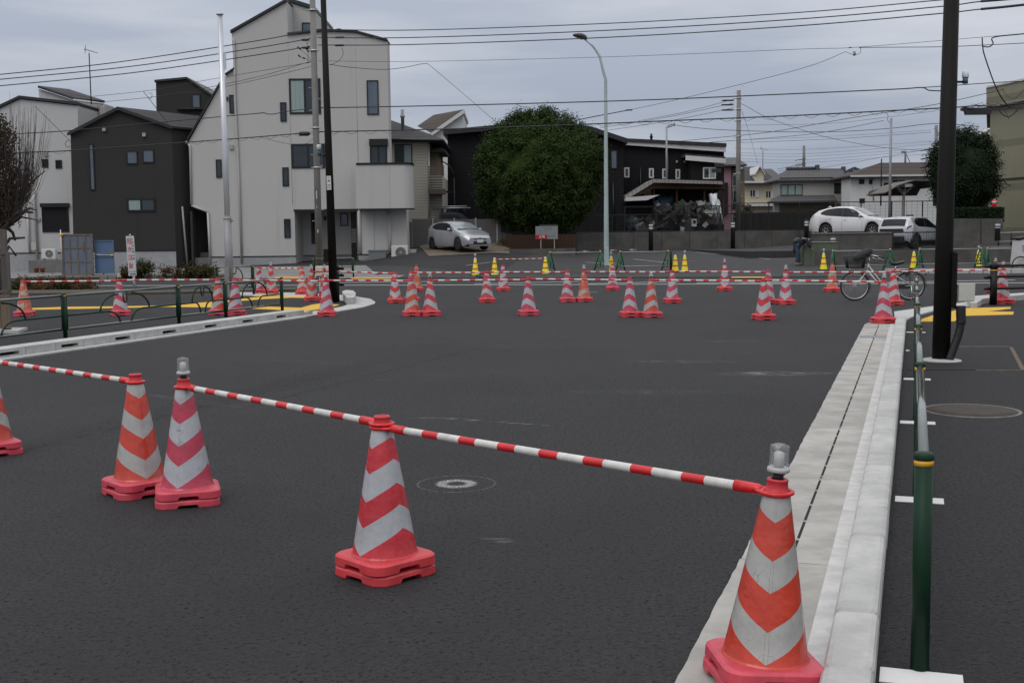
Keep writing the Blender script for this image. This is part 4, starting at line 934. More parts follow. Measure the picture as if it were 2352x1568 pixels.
H.box(480, 589.5, 680, 612, 0, -.03, 0, C_FOUND, 'foundation'); H.box(480, 588, 681, 590.3, 0, -.05, 0, TRIM_B, 'drip_edge'); H.box(824, 584.5, 934, 605, .05, -.04, 0, C_FOUND, 'foundation'); H.box(823, 583, 934, 585.3, .05, -.06, 0, TRIM_B, 'drip_edge')
H.box(681, 587, 823, 612, 2.3, -.03, 0, C_FOUND, 'foundation'); H.box(681, 585.5, 823, 587.5, 2.3, -.05, 0, TRIM_B, 'drip_edge')
(xa, za), (xb, zb) = H.p(676, 481), H.p(897, 481); MB().box(xa-.03, xb+.03, -.03, 0, zb-.03, zb+.05).build('lintel_edge', TRIM_B, H.root)
H.win(694, 53, 716, 75, 1.6, gm=GL_B); H.win(527, 219, 541, 260); H.win(644, 236, 658, 279); H.win(665, 182, 736, 261, gm=GL_C, split=2, gm2=GLASS, ft=.09); H.win(843, 186, 869.5, 263, gm=GL_B)
H.win(670, 331, 746, 386, split=2, ft=.09); H.win(496.5, 367, 509.5, 408); H.win(649, 385, 663.5, 427.5); H.win(653, 503, 667.5, 546); H.win(715, 490, 726, 560, 2.3, name='door'); H.win(781.5, 489.5, 800, 519, 2.3, gm=GL_B)
o = H.win(850, 334, 889, 377, split=2, ft=.08); H.box(849, 320, 891, 335, 0, -.22, 0, TRIM_B, 'shutter_box', o)
o = H.box(807, 488, 819, 606, 2.3, -.04, 0, TRIM_B, 'front_door'); 
for k in range(9): H.box(807.6, 526+k*3.6, 818.4, 527.9+k*3.6, 2.3, -.055, -.03, TRIM_W, 'slat', o)
H.box(744, 497, 750, 506, 2.3, -.1, 0, TRIM_B, 'wall_lamp'); H.box(565, 0, 566, 1, 0, -.01, 0, GREYB, 'screw'); H.box(528, 333, 536, 343, 0, -.09, 0, GREYB, 'vent_cover'); H.box(521, 223, 524, 232, 0, -.07, 0, TRIM_B, 'bracket')
H.line([(535, 90), (538, 96), (540, 220), (549, 400), (556, 604)], .055, PIPE_W); H.line([(434, 332), (437, 338), (440, 470)], .05, PIPE_W); H.line([(440, 472), (478, 487)], .05, PIPE_W, name='eave_trim', off=-.03); H.line([(478, 488), (484, 606)], .055, PIPE_W)
H.line([(425, 326), (433, 330)], .07, PIPE_W, name='gutter_outlet', off=.1)
H.line([(824.5, 480), (827, 583)], .10, S_WHITE, name='column', off=.06); H.line([(892, 480), (896, 583)], .10, S_WHITE, name='column', off=.06); H.line([(858, 480), (861, 583)], .008, GREYB, .05, 'joint', -.002)
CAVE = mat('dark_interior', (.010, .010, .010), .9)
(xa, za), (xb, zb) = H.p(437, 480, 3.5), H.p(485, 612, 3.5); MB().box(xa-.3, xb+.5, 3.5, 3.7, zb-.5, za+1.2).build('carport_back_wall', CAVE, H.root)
(xa, za), (xb, zb) = H.p(438, 471), H.p(441, 612); MB().box(xa-.05, xa+.06, 0, 3.6, zb-.5, za-.3).build('carport_side_wall', S_DARK, H.root)
H.box(447, 580, 482, 596, 1.0, 0, 1.5, C_WALL2, 'step'); H.box(443, 592, 482, 612, .2, 0, 2.6, C_WALL2, 'step')
# porch ground and low block wall with things on it
H2 = House('low grey concrete block wall sloping beside the pale house', 57.6, 880, 612, 'low wall', name='block_wall')
z_ = H2.p(880, 597)[1]; xa, xb = H2.p(828, 600)[0], H2.p(944, 600)[0]; MB().box(xa, xb, 0, 1.5, -.9, z_).build('wall', C_WALL2, H2.root)
for k in range(7):
    x = xa+(xb-xa)*(k+.5)/7; MB().box(x-.008, x+.008, -.004, .1, -.3, z_).build('joint', GREYB, H2.root)
H2.box(770, 606, 830, 622, .2, 0, 2.5, C_WALL2, 'landing')
def acunit(label, px0, py0, px1, py1, Y, grp='air conditioner units'):
    h_ = House(label, Y, (px0+px1)/2, py1, 'air conditioner', name='air_conditioner'); X0, X1, Z0, Z1 = h_.rect(px0, py0, px1, py1)
    MB().bbox(X0, X1, 0, .32, Z0+.03, Z1, .02).build('casing', TRIM_W, h_.root); r_ = (Z1-Z0)*.36; cx = X0+(X1-X0)*.56; cz = (Z0+Z1)/2+.02
    f = MB(); f.tube([(cx, -.001, cz), (cx, -.02, cz)], r_, 24); g_ = f.build('fan_grille', mat('fan_dark', (.11, .10, .085), .6), h_.root)
    f = MB()
    for k in range(1, 5): f.tube([(cx+r_*k/4*math.cos(R(a)), -.025, cz+r_*k/4*math.sin(R(a))) for a in range(0, 360, 20)], .005, 4, closed=True)
    f.tube([(cx, -.02, cz), (cx, -.03, cz)], r_*.22, 12); f.build('guard', GREYB, g_)
    for dx in (.15, -.15): MB().box((X0+X1)/2+dx*2-.04, (X0+X1)/2+dx*2+.04, 0, .3, Z0-.03, Z0+.03).build('foot', GREYB, h_.root)
    return h_
acunit('white air conditioner with round brown fan beside the pale house', 899, 564, 937, 597, 58.2)
h_ = House('grey plastic storage bin with lid against the pale house', 58.3, 867, 598, 'storage bin', name='storage_bin')
X0, X1, Z0, Z1 = h_.rect(846, 577, 888, 598); BIN = mat('grey_bin', (.13, .145, .15), .5)
MB().prism([(X0+.06, Z0), (X1-.06, Z0), (X1, Z1), (X0, Z1)], 0, .5).build('tub', BIN, h_.root); MB().bbox(X0-.03, X1+.03, -.03, .53, Z1, Z1+.07, .02).build('lid', BIN, h_.root)
h_ = House('pale grey metal cabinet right of the air conditioner', 58.6, 946, 597, 'cabinet', name='metal_cabinet'); X0, X1, Z0, Z1 = h_.rect(938, 573, 956, 598); MB().bbox(X0, X1, 0, .4, Z0, Z1, .01).build('body', GREYB, h_.root); MB().box(X0+.02, X1-.02, -.012, 0, Z0+.05, Z1-.04).build('door', GREYB, h_.root)
h_ = House('low dark concrete retaining block beside the silver hatchback', 60, 968, 606, 'retaining wall', name='retaining_wall'); h_.wall([(948, 606), (948, 575), (992, 572), (996, 606)], 0, 1.5, C_WALL2); h_.wall([(934, 600), (934, 510), (946, 510), (946, 600)], 1.8, .3, S_FENCE, 'end_post')
# ---- charcoal gabled house
H = House('charcoal grey gabled house with square windows and pale foundation', 58.6, 280, 624)
def shear(o, k=.60):
    for v in o.data.vertices:
        if v.co.y > .5: v.co.x += v.co.y*k
shear(H.wall([(170, 624), (162, 309), (273, 253), (394, 296), (404, 576), (405, 624)], 0, 6, S_DARK))
xx = H.ps([(158, 311), (273, 251.5), (398, 295.5)])
mb = MB()
for (xa, za), (xb, zb) in zip(xx, xx[1:]): mb.prism([(xa, za), (xb, zb), (xb, zb+.11), (xa, za+.11)], -.18, 6.2)
shear(mb.build('roof', RF_SL, H.root))
mb = MB()
for (xa, za), (xb, zb) in zip(xx, xx[1:]): mb.prism([(xa, za-.04), (xb, zb-.04), (xb, zb+.12), (xa, za+.12)], -.21, -.18)
mb.build('bargeboard', RF_DARK, H.root)
H.wall([(360, 330), (358, 190), (430, 183.5), (489, 224), (492, 330)], 6.5, 5, S_DARK, 'roof_tower', 1); H.fascia([(356, 189.5), (430, 182.5), (490, 223.5)], 6.5, 5.2, th=.12)
H.win(441, 217, 460.5, 248, 6.5, gm=GL_B); H.box(408, 249, 470, 252, 6.5, -.25, 0, RF_DARK, 'ledge')
H.win(205.5, 332, 217.5, 436, gm=GL_B); H.win(291, 347, 316.5, 377, gm=GL_B); H.win(328, 344, 354, 374, gm=GL_B); H.win(292, 455.5, 357, 486, split=2, gm=GL_C, gm2=GLASS, ft=.09)
for a, b in ((236, 293), (328, 305.5)): H.box(a, b, a+7.5, b+8.5, 0, -.1, 0, GREYB, 'vent_cover')
H.box(171, 577.5, 405, 624, 0, -.04, 0, C_FOUND, 'foundation'); H.box(170, 575.5, 405.5, 578, 0, -.06, 0, TRIM_B, 'drip_edge')
(x_, z_) = H.p(394, 310); MB().tube([(x_+.3, .35, z_-3.5), (x_+.35, .35, -4.5+z_), (x_+.45, .35, .3)], .05, 8).build('drainpipe', GREYB, H.root)
# ---- pale house at far left
H = House('pale house at far left with black shutter and low double roof', 60.5, 120, 620)
H.wall([(-60, 622), (-60, 275), (0, 249), (46, 228), (178, 243), (185, 622)], 0, 10, S_WHITE2)
H.fascia([(-62, 275), (0, 248), (46, 226.5), (179, 241.5)], 0, 10, th=.14)
H.wall([(92, 240), (88, 204), (172, 232), (240, 239), (246, 622), (120, 622)], 3, 1.5, S_WHITE2, 'rear_wall')
xx = H.ps([(87, 202.5), (241, 236.5)], 3); p_ = H.ps([(159, 210.5)], 8)[0]
q_ = [H.p(87, 202, 2.8), H.p(172, 230.5, 2.8), H.p(241, 236.5, 5), H.p(159, 210, 7.5)]; yy_ = [2.8, 2.8, 5, 7.5]; n_ = 4
MB().add([(q_[i][0], yy_[i], q_[i][1]+dz_) for dz_ in (0, .12) for i in range(4)], [(3, 2, 1, 0), (4, 5, 6, 7), (0, 1, 5, 4), (1, 2, 6, 5), (2, 3, 7, 6), (3, 0, 4, 7)]).build('roof', RF_SL, H.root)
H.line([(172, 231), (240, 240)], .06, PIPE_W, 3, 'gutter', -.2); H.line([(226, 240), (228, 247), (233, 251), (233, 300)], .05, PIPE_W, 3)
H.win(96.5, 366, 111, 385, gm=SHUT); H.win(128, 368, 142.5, 387, gm=SHUT); o = H.win(97, 473, 158, 533, gm=SHUT, ft=.06); H.box(95, 467, 159.5, 476, 0, -.20, 0, TRIM_B, 'shutter_box', o); H.win(182, 284, 200, 296, 3)
H.box(102, 351, 110, 359, 0, -.12, 0, GREYB, 'vent_cover'); H.box(86, 500, 93, 508, 0, -.08, 0, GREYB, 'vent_cover'); H.box(-60, 582, 185, 622, 0, -.05, 0, C_FOUND, 'foundation'); H.box(-60, 580, 185, 582.5, 0, -.07, 0, TRIM_B, 'drip_edge')
H.line([(79, 437), (80, 465), (88, 600)], .075, PIPE_W, 0, off=-.1); H.line([(67, 462), (69, 474), (80, 476)], .06, PIPE_W, 0, off=-.12); H.line([(64, 478), (70, 580)], .06, PIPE_W, 0, off=-.1)
o = H.box(76, 556, 87, 574, 0, -.25, -.12, BEI, 'gas_meter')
acunit('white air conditioner on the block ledge of the pale left house', 95, 572, 127, 595, 56.2)
h_ = House('low grey block ledge in front of the pale left house', 55.6, 105, 625, 'low wall', name='block_wall'); h_.wall([(65, 625), (65, 598), (166, 596), (166, 625)], 0, 1.2, C_WALL2)
TERRA = mat('terracotta', (.20, .05, .03), .8, var=.2)
for k, (a, b, lb) in enumerate([(78, 90, 'brown clay flower pot, left one of two by the block ledge'), (92, 104, 'brown clay flower pot, right one of two by the block ledge')]):
    h_ = House(lb, 54.6, (a+b)/2, 626, 'flower pot', name='flower_pot'); r_ = (b-a)*54.6/F_/2
    MB().lathe([(r_*.7, 0), (r_*.9, .18), (r_, .19), (r_, .24), (r_*.9, .24)], 16).build('pot', TERRA, h_.root); MB().lathe([(r_*.88, .20), (.01, .22)], 12).build('soil', SOIL, h_.root)
# antenna on the pale left roof
def antenna(label, px, py0, py1, Y, elems=7):
    a, b = W(px, py1, Y), W(px, py0, Y); t = thing('antenna', label, 'antenna', a); L = b.z-a.z
    MB().tube([(0, 0, -.3), (0, 0, L)], .028, 6).build('mast', BLK, t)
    f = MB(); f.tube([(-.25, 0, L+.2), (.45, 0, L-.02)], .014, 5)
    for k in range(elems): q = k/(elems-1); x = -.2+.6*q; z = L+.18-.18*q; f.tube([(x, -.12, z-.08*(1-q)), (x, .12, z+.08*(1-q))], .009, 4)
    f.tube([(-.16, 0, L+.40), (-.20, 0, L-.02)], .012, 5); f.build('aerial', BLK, t)
antenna('thin roof aerial on a tall mast above the pale left house', 209, 122, 226, 60)
antenna('small roof aerial above the cream houses', 1752, 345, 392, 112)
# ---- cream siding house right of the pale tall one
H = House('cream house with horizontal siding and a low grey hip roof', 67, 950, 600)
H.wall([(870, 600), (870, 324), (985, 324), (985, 600)], 0, 8, S_CREAM); H.wall([(985, 600), (985, 404), (1016, 404), (1016, 600)], .3, 7, S_CREAM, 'side_wall')
H.wall([(984, 440), (984, 340), (1006, 340), (1006, 440)], .9, 5, S_TAN, 'upper_wall', 0)
H.hip(866, 1020, 322, 880, 900, 277, 9, RF_SL, 0, .6); H.line([(866, 322), (1020, 325)], .07, TRIM_B, 0, 'gutter', -.65); H.hip(982, 1022, 344, 985, 1000, 336, 4, RF_SL, .5, .4)
H.win(907, 332, 947, 380, split=2, gm2=GL_C); f = MB(); X0, X1, Z0, Z1 = H.rect(986, 384, 1018, 436)
for k in range(9): f.box(X0, X1, -.9, -.86, Z0+.05+(Z1-Z0)*k/9, Z0+.05+(Z1-Z0)*(k+.6)/9)
f.box(X0-.02, X1+.1, -.95, .4, Z0-.25, Z0+.02); f.build('balcony', mat('brown_slats', (.085, .07, .058), .7, var=.15), H.root)
H.line([(985, 330), (986, 500)], .05, PIPE_W, 0)
t = thing('roof_vent', 'thin grey flue pipe above the cream house roof', 'flue', W(925, 290, 69)); MB().lathe([(.10, -.5), (.10, .5), (.14, .5), (.14, .62), (.1, .62), (.1, .95)], 12).build('pipe', GREYB, t)
# ---- white house with brown monopitch roof
H = House('white house with a steep brown roof behind the cream one', 88, 1020, 520)
H.wall([(958, 520), (958, 310), (993, 305), (1064, 256), (1062, 520)], 0, 8, S_OFFW); pts = H.ps([(958, 290), (992, 305), (1066, 253), (995, 263)])
MB().add([(*[H.p(958, 290, 4)[0]], 4, H.p(958, 290, 4)[1]), (H.p(990, 306)[0], -.4, H.p(990, 306)[1]), (H.p(1067, 252.5)[0], -.4, H.p(1067, 252.5)[1]), (H.p(996, 264, 5)[0], 5, H.p(996, 264, 5)[1]), (H.p(990, 308)[0], 8, H.p(990, 308)[1])], [(0, 1, 2, 3), (1, 4, 3), ]).build('roof', RF_BR, H.root)
(xa, za), (xb, zb) = H.p(990, 306), H.p(1067, 252.5); MB().prism([(xa, za-.28), (xb, zb-.28), (xb, zb-.03), (xa, za-.03)], -.4, 8).build('roof_edge', TRIM_W, H.root)
H.win(1006, 380, 1019, 425, 0, gm=GLASS)
h_ = House('small dark carport roof between cream and black houses', 72, 1015, 400, 'carport', name='carport'); f = MB(); X, Z = h_.p(1006, 372); f.tube([(X+1.0*math.sin(R(a)), -1.0, Z-1.0*(1-math.cos(R(a)))) for a in range(-30, 91, 15)], .04, 5); f.tube([(X+1.0, -1, Z-1.0), (X+1.0, -1, Z-5)], .05, 6); f.box(X-.6, X+1.1, -1, -.95, Z-1.9, Z-1.8); f.box(X-.5, X+1.0, -1, 2, Z-3.1, Z-2.9); f.build('frame', TRIM_B, h_.root)
# ---- black houses behind the round tree
H = House('wide black house with heavy black roof edge behind the round tree', 73, 1230, 560)
H.wall([(1028, 560), (1028, 308), (1130, 299), (1255, 290), (1357, 303), (1432, 328), (1433, 560)], 0, 9, S_BLACK); H.fascia([(1019, 311), (1130, 301), (1255, 292)], 0, 9.5, RF_DARK, .30, .5); H.fascia([(1255, 292), (1357, 303.5), (1440, 331)], 0, 9.5, RF_DARK, .30, .5)
H.win(1403, 346, 1417.5, 387.5, gm=GL_B); H.line([(1408, 420), (1410, 540)], .05, TRIM_B)
H = House('black house with white roof band, four small white-framed windows and a bay', 79, 1550, 560)
H.wall([(1431, 560), (1431, 328), (1663, 343), (1664, 560)], 0, 9, S_BLACK)
(xa, za), (xb, zb), (xc, zc), (xd, zd) = H.ps([(1424, 326), (1665, 338), (1665, 350), (1424, 333)])
MB().prism([(xa, za), (xb, zb), (xc, zc), (xd, zd)], -.35, -.002).build('white_fascia', TRIM_W, H.root); H.fascia([(1422, 326), (1666, 338)], 0, 9, RF_DARK, .22, .45)
H.wall([(1589, 560), (1589, 368), (1662, 374), (1664, 560)], -1.8, 1.8, S_BLACK, 'bay'); (xa, za), (xb, zb) = H.p(1575, 357, -2.2), H.p(1667, 364, -2.2)
MB().prism([(xa, za-.3), (xb, zb-.32), (xb, zb), (xa, za)], -2.2, -2.1).build('bay_fascia', TRIM_W, H.root); MB().prism([(xa, za-.05), (xb, zb-.05), (xb, zb+.12), (xa, za+.12)], -2.1, .05).build('bay_roof', RF_SL, H.root)
for a in ((1433.5, 385, 1445.5, 407.5), (1490.5, 387, 1501.5, 409), (1521, 388, 1532, 410), (1551.5, 389, 1562, 411)): H.win(*a, fm=TRIM_W, ft=.09)
H.win(1614.5, 384.6, 1644, 411, -1.8, fm=TRIM_W, split=2, ft=.08, gm2=GL_C); H.line([(1534, 345), (1535, 480)], .05, TRIM_B); H.line([(1471, 385), (1472, 480)], .05, TRIM_B)
H.box(1552, 369, 1556, 374, 0, -.15, 0, GREYB, 'vent_cover'); H.box(1570, 369, 1574, 374, 0, -.15, 0, GREYB, 'vent_cover')
t = thing('roof_pole', 'pole with a rack of white insulators standing on the black house', 'pole', W(1531, 420, 76)); L = W(1531, 290, 76).z-W(1531, 420, 76).z
MB().tube([(0, 0, 0), (0, 0, L)], .06, 8).build('shaft', GREYB, t); f = MB(); f.tube([(0, 0, L-.1), (.55, 0, L+.1)], .03, 6)
for k in range(3): f.bbox(.08+k*.17, .20+k*.17, -.06, .06, L-.1+k*.05, L+.12+k*.05, .02)
f.build('insulators', mat('insulator', (.3, .3, .3), .4), t)
t = thing('roof_vent', 'short dark flue on the black house roof', 'flue', W(1496, 328, 80)); MB().lathe([(.08, 0), (.08, .35), (.11, .35), (.11, .45), (.07, .45), (.07, .6)], 10).build('pipe', BLK, t)
# ---- pink sliver, cream row, tiled house, white house, olive building
H = House('narrow pink house with tiled roof squeezed behind the concrete pole', 93, 1680, 540)
H.wall([(1663, 540), (1663, 380), (1679, 380), (1679, 540)], 0, 6, S_PINK); H.wall([(1679, 540), (1679, 388), (1710, 388), (1712, 540)], 1, 6, S_TAN, 'side_wall'); H.hip(1655, 1716, 378, 1668, 1690, 362, 8, RF_TILE); H.box(1663, 420, 1672, 492, -.3, 0, .3, SHUT, 'shutter')
H.win(1681, 400, 1696, 428, 1, fm=TRIM_W); H.win(1682, 440, 1697, 480, 1); H.win(1682, 486, 1698, 530, 1, fm=TRIM_W); H.line([(1681, 400), (1684, 450), (1681, 480)], .03, PIPE_W, 1)
H = House('peach coloured house with a small gabled dormer', 108, 1740, 520)
H.wall([(1702, 530), (1702, 418), (1780, 418), (1782, 530)], 0, 3, S_PEACH); H.hip(1696, 1788, 418, 1708, 1742, 383, 9, RF_SL); H.wall([(1735, 420), (1735, 400), (1744, 384), (1754, 400), (1754, 420)], -.4, 4, S_PEACH, 'dormer', 0); H.fascia([(1733, 402), (1744, 383.5), (1756, 402)], -.4, 4, TRIM_W, .12, .3)
H.win(1722, 436, 1735, 453, fm=TRIM_W, split=2); H.win(1758, 438, 1771, 455, fm=TRIM_W, split=2); H.box(1736, 436, 1743, 453, 0, -.08, 0, TRIM_W, 'shutter'); H.box(1771, 438, 1778, 455, 0, -.08, 0, TRIM_W, 'shutter'); H.box(1700, 470, 1782, 474, 0, -.6, 0, TRIM_W, 'balcony'); H.win(1755, 494, 1772, 520, fm=TRIM_W, split=2)
H.box(1702, 416.5, 1786, 421, 0, -.8, -.5, TRIM_W, 'gutter')
H = House('pale house mostly hidden by the peach one, long grey roof', 118, 1780, 470); H.wall([(1750, 520), (1750, 420), (1800, 420), (1800, 520)], 0, 8, S_GREYW); H.hip(1742, 1812, 419, 1752, 1772, 388, 10, RF_TILE)
H = House('traditional two-storey house with grey tiled hip roofs', 100, 1860, 520)
H.wall([(1790, 530), (1790, 408), (1932, 408), (1934, 530)], 0, 2.5, S_GREYW); H.hip(1783, 1942, 413, 1808, 1936, 390, 4, RF_TILE, 0, .5)
f = MB(); (xa, za), (xb, zb) = H.p(1806, 388, 2), H.p(1877, 387, 2); f.tube([(xa, 2, za+.02), (xb, 2, zb+.02)], .14, 6); (xc, zc), (xd, zd) = H.p(1877, 391, 2), H.p(1937, 391, 2); f.tube([(xc, 2, zc), (xd, 2, zd)], .14, 6); f.box(xb-.15, xb+.15, 1.8, 2.2, zb-.2, zb+.3); f.box(xd-.15, xd+.15, 1.8, 2.2, zd-.2, zd+.3); f.build('ridge_tiles', RF_TILE, H.root)
H.hip(1783, 1922, 462, 1790, 1915, 448, 3.0, RF_TILE, -1.3, .3, 'lower_roof'); H.win(1793, 424, 1843, 449, split=3, gm=GL_C, ft=.06); H.win(1916, 421, 1931, 444, split=2); H.wall([(1796, 530), (1796, 466), (1930, 466), (1930, 530)], -.3, .3, S_TAN, 'ground_floor_wall'); H.box(1791, 408, 1934, 411, 0, -.3, 0, TRIM_B, 'eave_shadow_strip')  # thin black strip stands in for the shade under the eave
H.line([(1917, 465), (1921, 520)], .05, PIPE_W, -.3)
H = House('small house with blue tiled gable behind the others', 116, 1970, 510); H.wall([(1936, 520), (1936, 418), (1958, 402), (2000, 402), (2000, 520)], 0, 2, S_GREYW); H.hip(1930, 2004, 418, 1950, 1962, 391, 8, RF_TILE, 0); H.fascia([(1940, 399), (1962, 389), (1990, 400)], 3.4, .4, RF_BLUE, .25); H.win(1941, 432, 1946, 448)
H = House('long white house under a wide dark hipped roof', 94, 2040, 520)
H.wall([(1953, 530), (1953, 404), (2200, 398), (2200, 530)], 0, 2.5, S_OFFW); H.hip(1948, 2215, 404, 2022, 2190, 374, 4.5, RF_BR, 0, .5); H.box(1950, 402, 2200, 406, 0, -.7, -.45, TRIM_W, 'gutter')
for a in ((1973, 412, 1985, 423), (1996, 412, 2006, 423), (2030, 420, 2040, 436), (2050, 414, 2062, 432), (2064, 414, 2078, 432), (1974, 456, 1986, 466)): H.win(*a, fm=TRIM_B, gm=GLASS, ft=.06)
H.line([(2004, 408), (2006, 460)], .05, PIPE_W)
H = House('big olive beige building cut by the right picture edge', 60, 2330, 540, 'building')
def bcor(px, Y): c_ = W(px, 500, Y); return (c_.x-H.x0, c_.y-H.Y)
zt_ = W(2258, 204, 66).z-H.z0; A_ = [bcor(2269, 66), bcor(2440, 59.8), (bcor(2440, 59.8)[0]+8, 0), (bcor(2440, 59.8)[0]+8, 20), bcor(2274, 79)]
MB().slab(A_, -2, zt_-.2).build('wall', S_OLIVE, H.root); B2 = [bcor(2259, 65.8), bcor(2440, 59.3), (bcor(2440, 59.3)[0]+8, -.5), (bcor(2440, 59.3)[0]+8, 20), bcor(2262, 79)]
MB().slab(B2, zt_-1.05, zt_).build('parapet', S_OLIVE, H.root); MB().slab([(x-.05, y-.06) for x, y in B2], zt_, zt_+.10).build('roof_edge', TRIM_W, H.root)
MB().slab([(x-.03, y-.05) for x, y in A_], zt_-5.1, zt_-5.0).build('string_course', RF_BR, H.root)
H = House('small dark gable with white bargeboard beside the olive building', 80, 2250, 500)
H.wall([(2228, 500), (2228, 330), (2270, 308), (2290, 320), (2290, 500)], 0, 6, S_DARK); H.fascia([(2222, 334), (2272, 305.5)], 0, 6, TRIM_W, .28, .3)
# ------------------------------------------------------------------ trees and shrubs
def leaf_mat(name, c, c2, rough=.85):
    m = mat(name, c, rough=rough, c2=c2, vscale=1.1, detail=5, spec=.12); h = NT(m)
    g_ = h.n('ShaderNodeNewGeometry'); rnd = g_.outputs['Random Per Island']
    base = h.b.inputs['Base Color'].links[0].from_socket
    h.l(h.mix(h.m('MULTIPLY', h.ramp(rnd, .2, 1.0), .55), base, tuple(min(1, k*1.35) for k in c2)), h.b.inputs['Base Color'])
    return m
L_EVER = leaf_mat('evergreen_leaves', (.013, .026, .007), (.033, .054, .012)); L_DARK = leaf_mat('dark_leaves', (.007, .014, .007), (.014, .026, .010))
L_HEDGE = leaf_mat('hedge_leaves', (.016, .026, .010), (.040, .038, .014)); L_RED = leaf_mat('reddish_brown_leaves', (.050, .030, .014), (.085, .045, .020)); L_OLIVE = leaf_mat('olive_leaves', (.020, .022, .008), (.045, .040, .014))
BARK = mat('bark', (.055, .043, .034), .9, var=.3, vscale=8, bump=.5, bscale=30); TWIG = mat('twigs', (.060, .045, .038), .85, var=.2, vscale=20)
def crown(rx, ry, rz, n_cl, per, leaf, seed, cz=0.0, inner=.80, sq=1.0, cl=.42, spread=1.0):
    rnd = random.Random(seed); mb = MB(); lumps = []
    for i in range(34): lumps.append((Vector((rnd.gauss(0, 1), rnd.gauss(0, 1), rnd.gauss(0, 1))).normalized(), rnd.uniform(-.07, .11)))
    def rad(d):
        k = 1.0
        for v, a in lumps: k += a*max(0, d.dot(v))**22
        return k
    for i in range(n_cl):
        d = Vector((rnd.gauss(0, 1), rnd.gauss(0, 1), rnd.gauss(0, 1))).normalized(); k = rad(d)*(rnd.uniform(.86, 1.03) if rnd.random() < .75 else rnd.uniform(.55, .86))
        zz = d.z*rz*k; c = Vector((d.x*rx*k, d.y*ry*k, cz+zz)); s = cl*rnd.uniform(.6, 1.25)
        for j in range(per):
            q = Vector((rnd.gauss(0, .42), rnd.gauss(0, .42), rnd.gauss(0, .42)))*s; p = c+q
            nrm = (Vector((rnd.gauss(0, 1), rnd.gauss(0, 1), rnd.gauss(0, 1))).normalized()*.6+q.normalized()*.5+d*.4+Vector((0, 0, .35))).normalized()
            a = nrm.orthogonal().normalized(); b = nrm.cross(a); t_ = rnd.uniform(0, 6.28); a, b = a*math.cos(t_)+b*math.sin(t_), b*math.cos(t_)-a*math.sin(t_)
            L = leaf*rnd.uniform(.7, 1.3)
            mb.add([p-a*L*.5, p+b*L*.28, p+a*L*.5, p-b*L*.28], [(0, 1, 2, 3)], 0)
    # dark dense heart so that no daylight leaks through the middle
    P = []
    for i in range(13):
        th_ = math.pi*i/12; row = []
        for j in range(25):
            ph = 2*math.pi*j/24; d = Vector((math.sin(th_)*math.cos(ph), math.sin(th_)*math.sin(ph), math.cos(th_))); k = rad(d)*inner*(1+.05*math.sin(ph*5+th_*7))
            row.append((d.x*rx*k, d.y*ry*k, cz+d.z*rz*k))
        P.append(row)
    mb.grid(P); return mb
def tree(name, label, px, Y, pcy, prx, prz, ybase, leafm, n_cl, per, leaf, seed, group=None, cl=.42, trunk=.16, inner=.8):
    c = W(px, pcy, Y); b = W(px, ybase, Y).z; rx, rz = M(prx, Y), M(prz, Y); t = thing(name, label, 'tree', (c.x, Y, b), 0, group); h_ = c.z-b
    MB().tube([(0, 0, -.3), (.03, 0, h_*.35), (-.03, .05, h_*.8), (0, 0, h_+rz*.3)], [trunk*1.3, trunk, trunk*.8, trunk*.3], 10).build('trunk', BARK, t)
    f = MB(); rr = random.Random(seed+5)
    for k in range(7): a = k*.9; f.tube([(0, 0, h_*.45+.1*k), (math.cos(a)*rx*.35, math.sin(a)*rx*.35, h_*.75+.2*k), (math.cos(a)*rx*.7, math.sin(a)*rx*.7, h_*.95+.3*k)], [trunk*.5, trunk*.3, trunk*.1], 6)
    f.build('limbs', BARK, t)
    crown(rx*.97, rx*.92, rz*.97, n_cl, per, leaf, seed, h_, inner, cl=cl).build('crown', leafm, t)
    return t
tree('evergreen_tree', 'big round dark evergreen tree before the black houses', 1243, 64, 396, 148, 144, 592, L_EVER, 1500, 90, .115, 11, cl=.40, trunk=.2, inner=.83)
tree('evergreen_tree', 'dark egg-shaped tree between the thick pole and the olive building', 2212, 61, 392, 78, 98, 520, L_DARK, 420, 80, .11, 12, cl=.38, trunk=.13, inner=.88)
def shrub(label, px, py0, py1, half, Y, m, seed, group=None, n_cl=40, per=26, leaf=.09, name='shrub', depth=None, cl=.22, inner=.7):
    z0_, z1_ = W(px, py1, Y).z, W(px, py0, Y).z; c = W(px, py1, Y); t = thing(name, label, 'shrub', (c.x, Y, z0_), 0, group); rx = M(half, Y); rz = (z1_-z0_)/2
    f = MB(); rr = random.Random(seed)
    for k in range(9): a = rr.uniform(0, 6.3); f.tube([(0, 0, 0), (math.cos(a)*rx*.4, math.sin(a)*rx*.3, rz*1.1), (math.cos(a)*rx*.7, math.sin(a)*rx*.5, rz*1.7)], [.02, .014, .006], 4)
    f.build('stems', TWIG, t)
    crown(rx, depth or rx*.8, rz, n_cl, per, leaf, seed, rz, inner, cl=cl).build('foliage', m, t)
    return t
GH = 'low shrubs along the planting bed'
shrub('dark green rounded shrub right behind the flood sign', 325, 601, 634, 30, 46.3, L_HEDGE, 21, GH, 60)
shrub('low reddish shrub between the flood sign and blue panel', 290, 613, 636, 15, 46.2, L_OLIVE, 22, GH, 24)
shrub('thin reddish shrub, first one right of the flood sign', 378, 611, 634, 17, 46.2, L_RED, 23, GH, 16, 16, inner=.3)
shrub('brownish low shrub, second one right of the flood sign', 408, 613, 634, 11, 46.2, L_RED, 24, GH, 14, 16, inner=.4)
shrub('mixed green and brown shrub next to the silver pole planting', 436, 610, 634, 16, 46.2, L_OLIVE, 25, GH, 28)
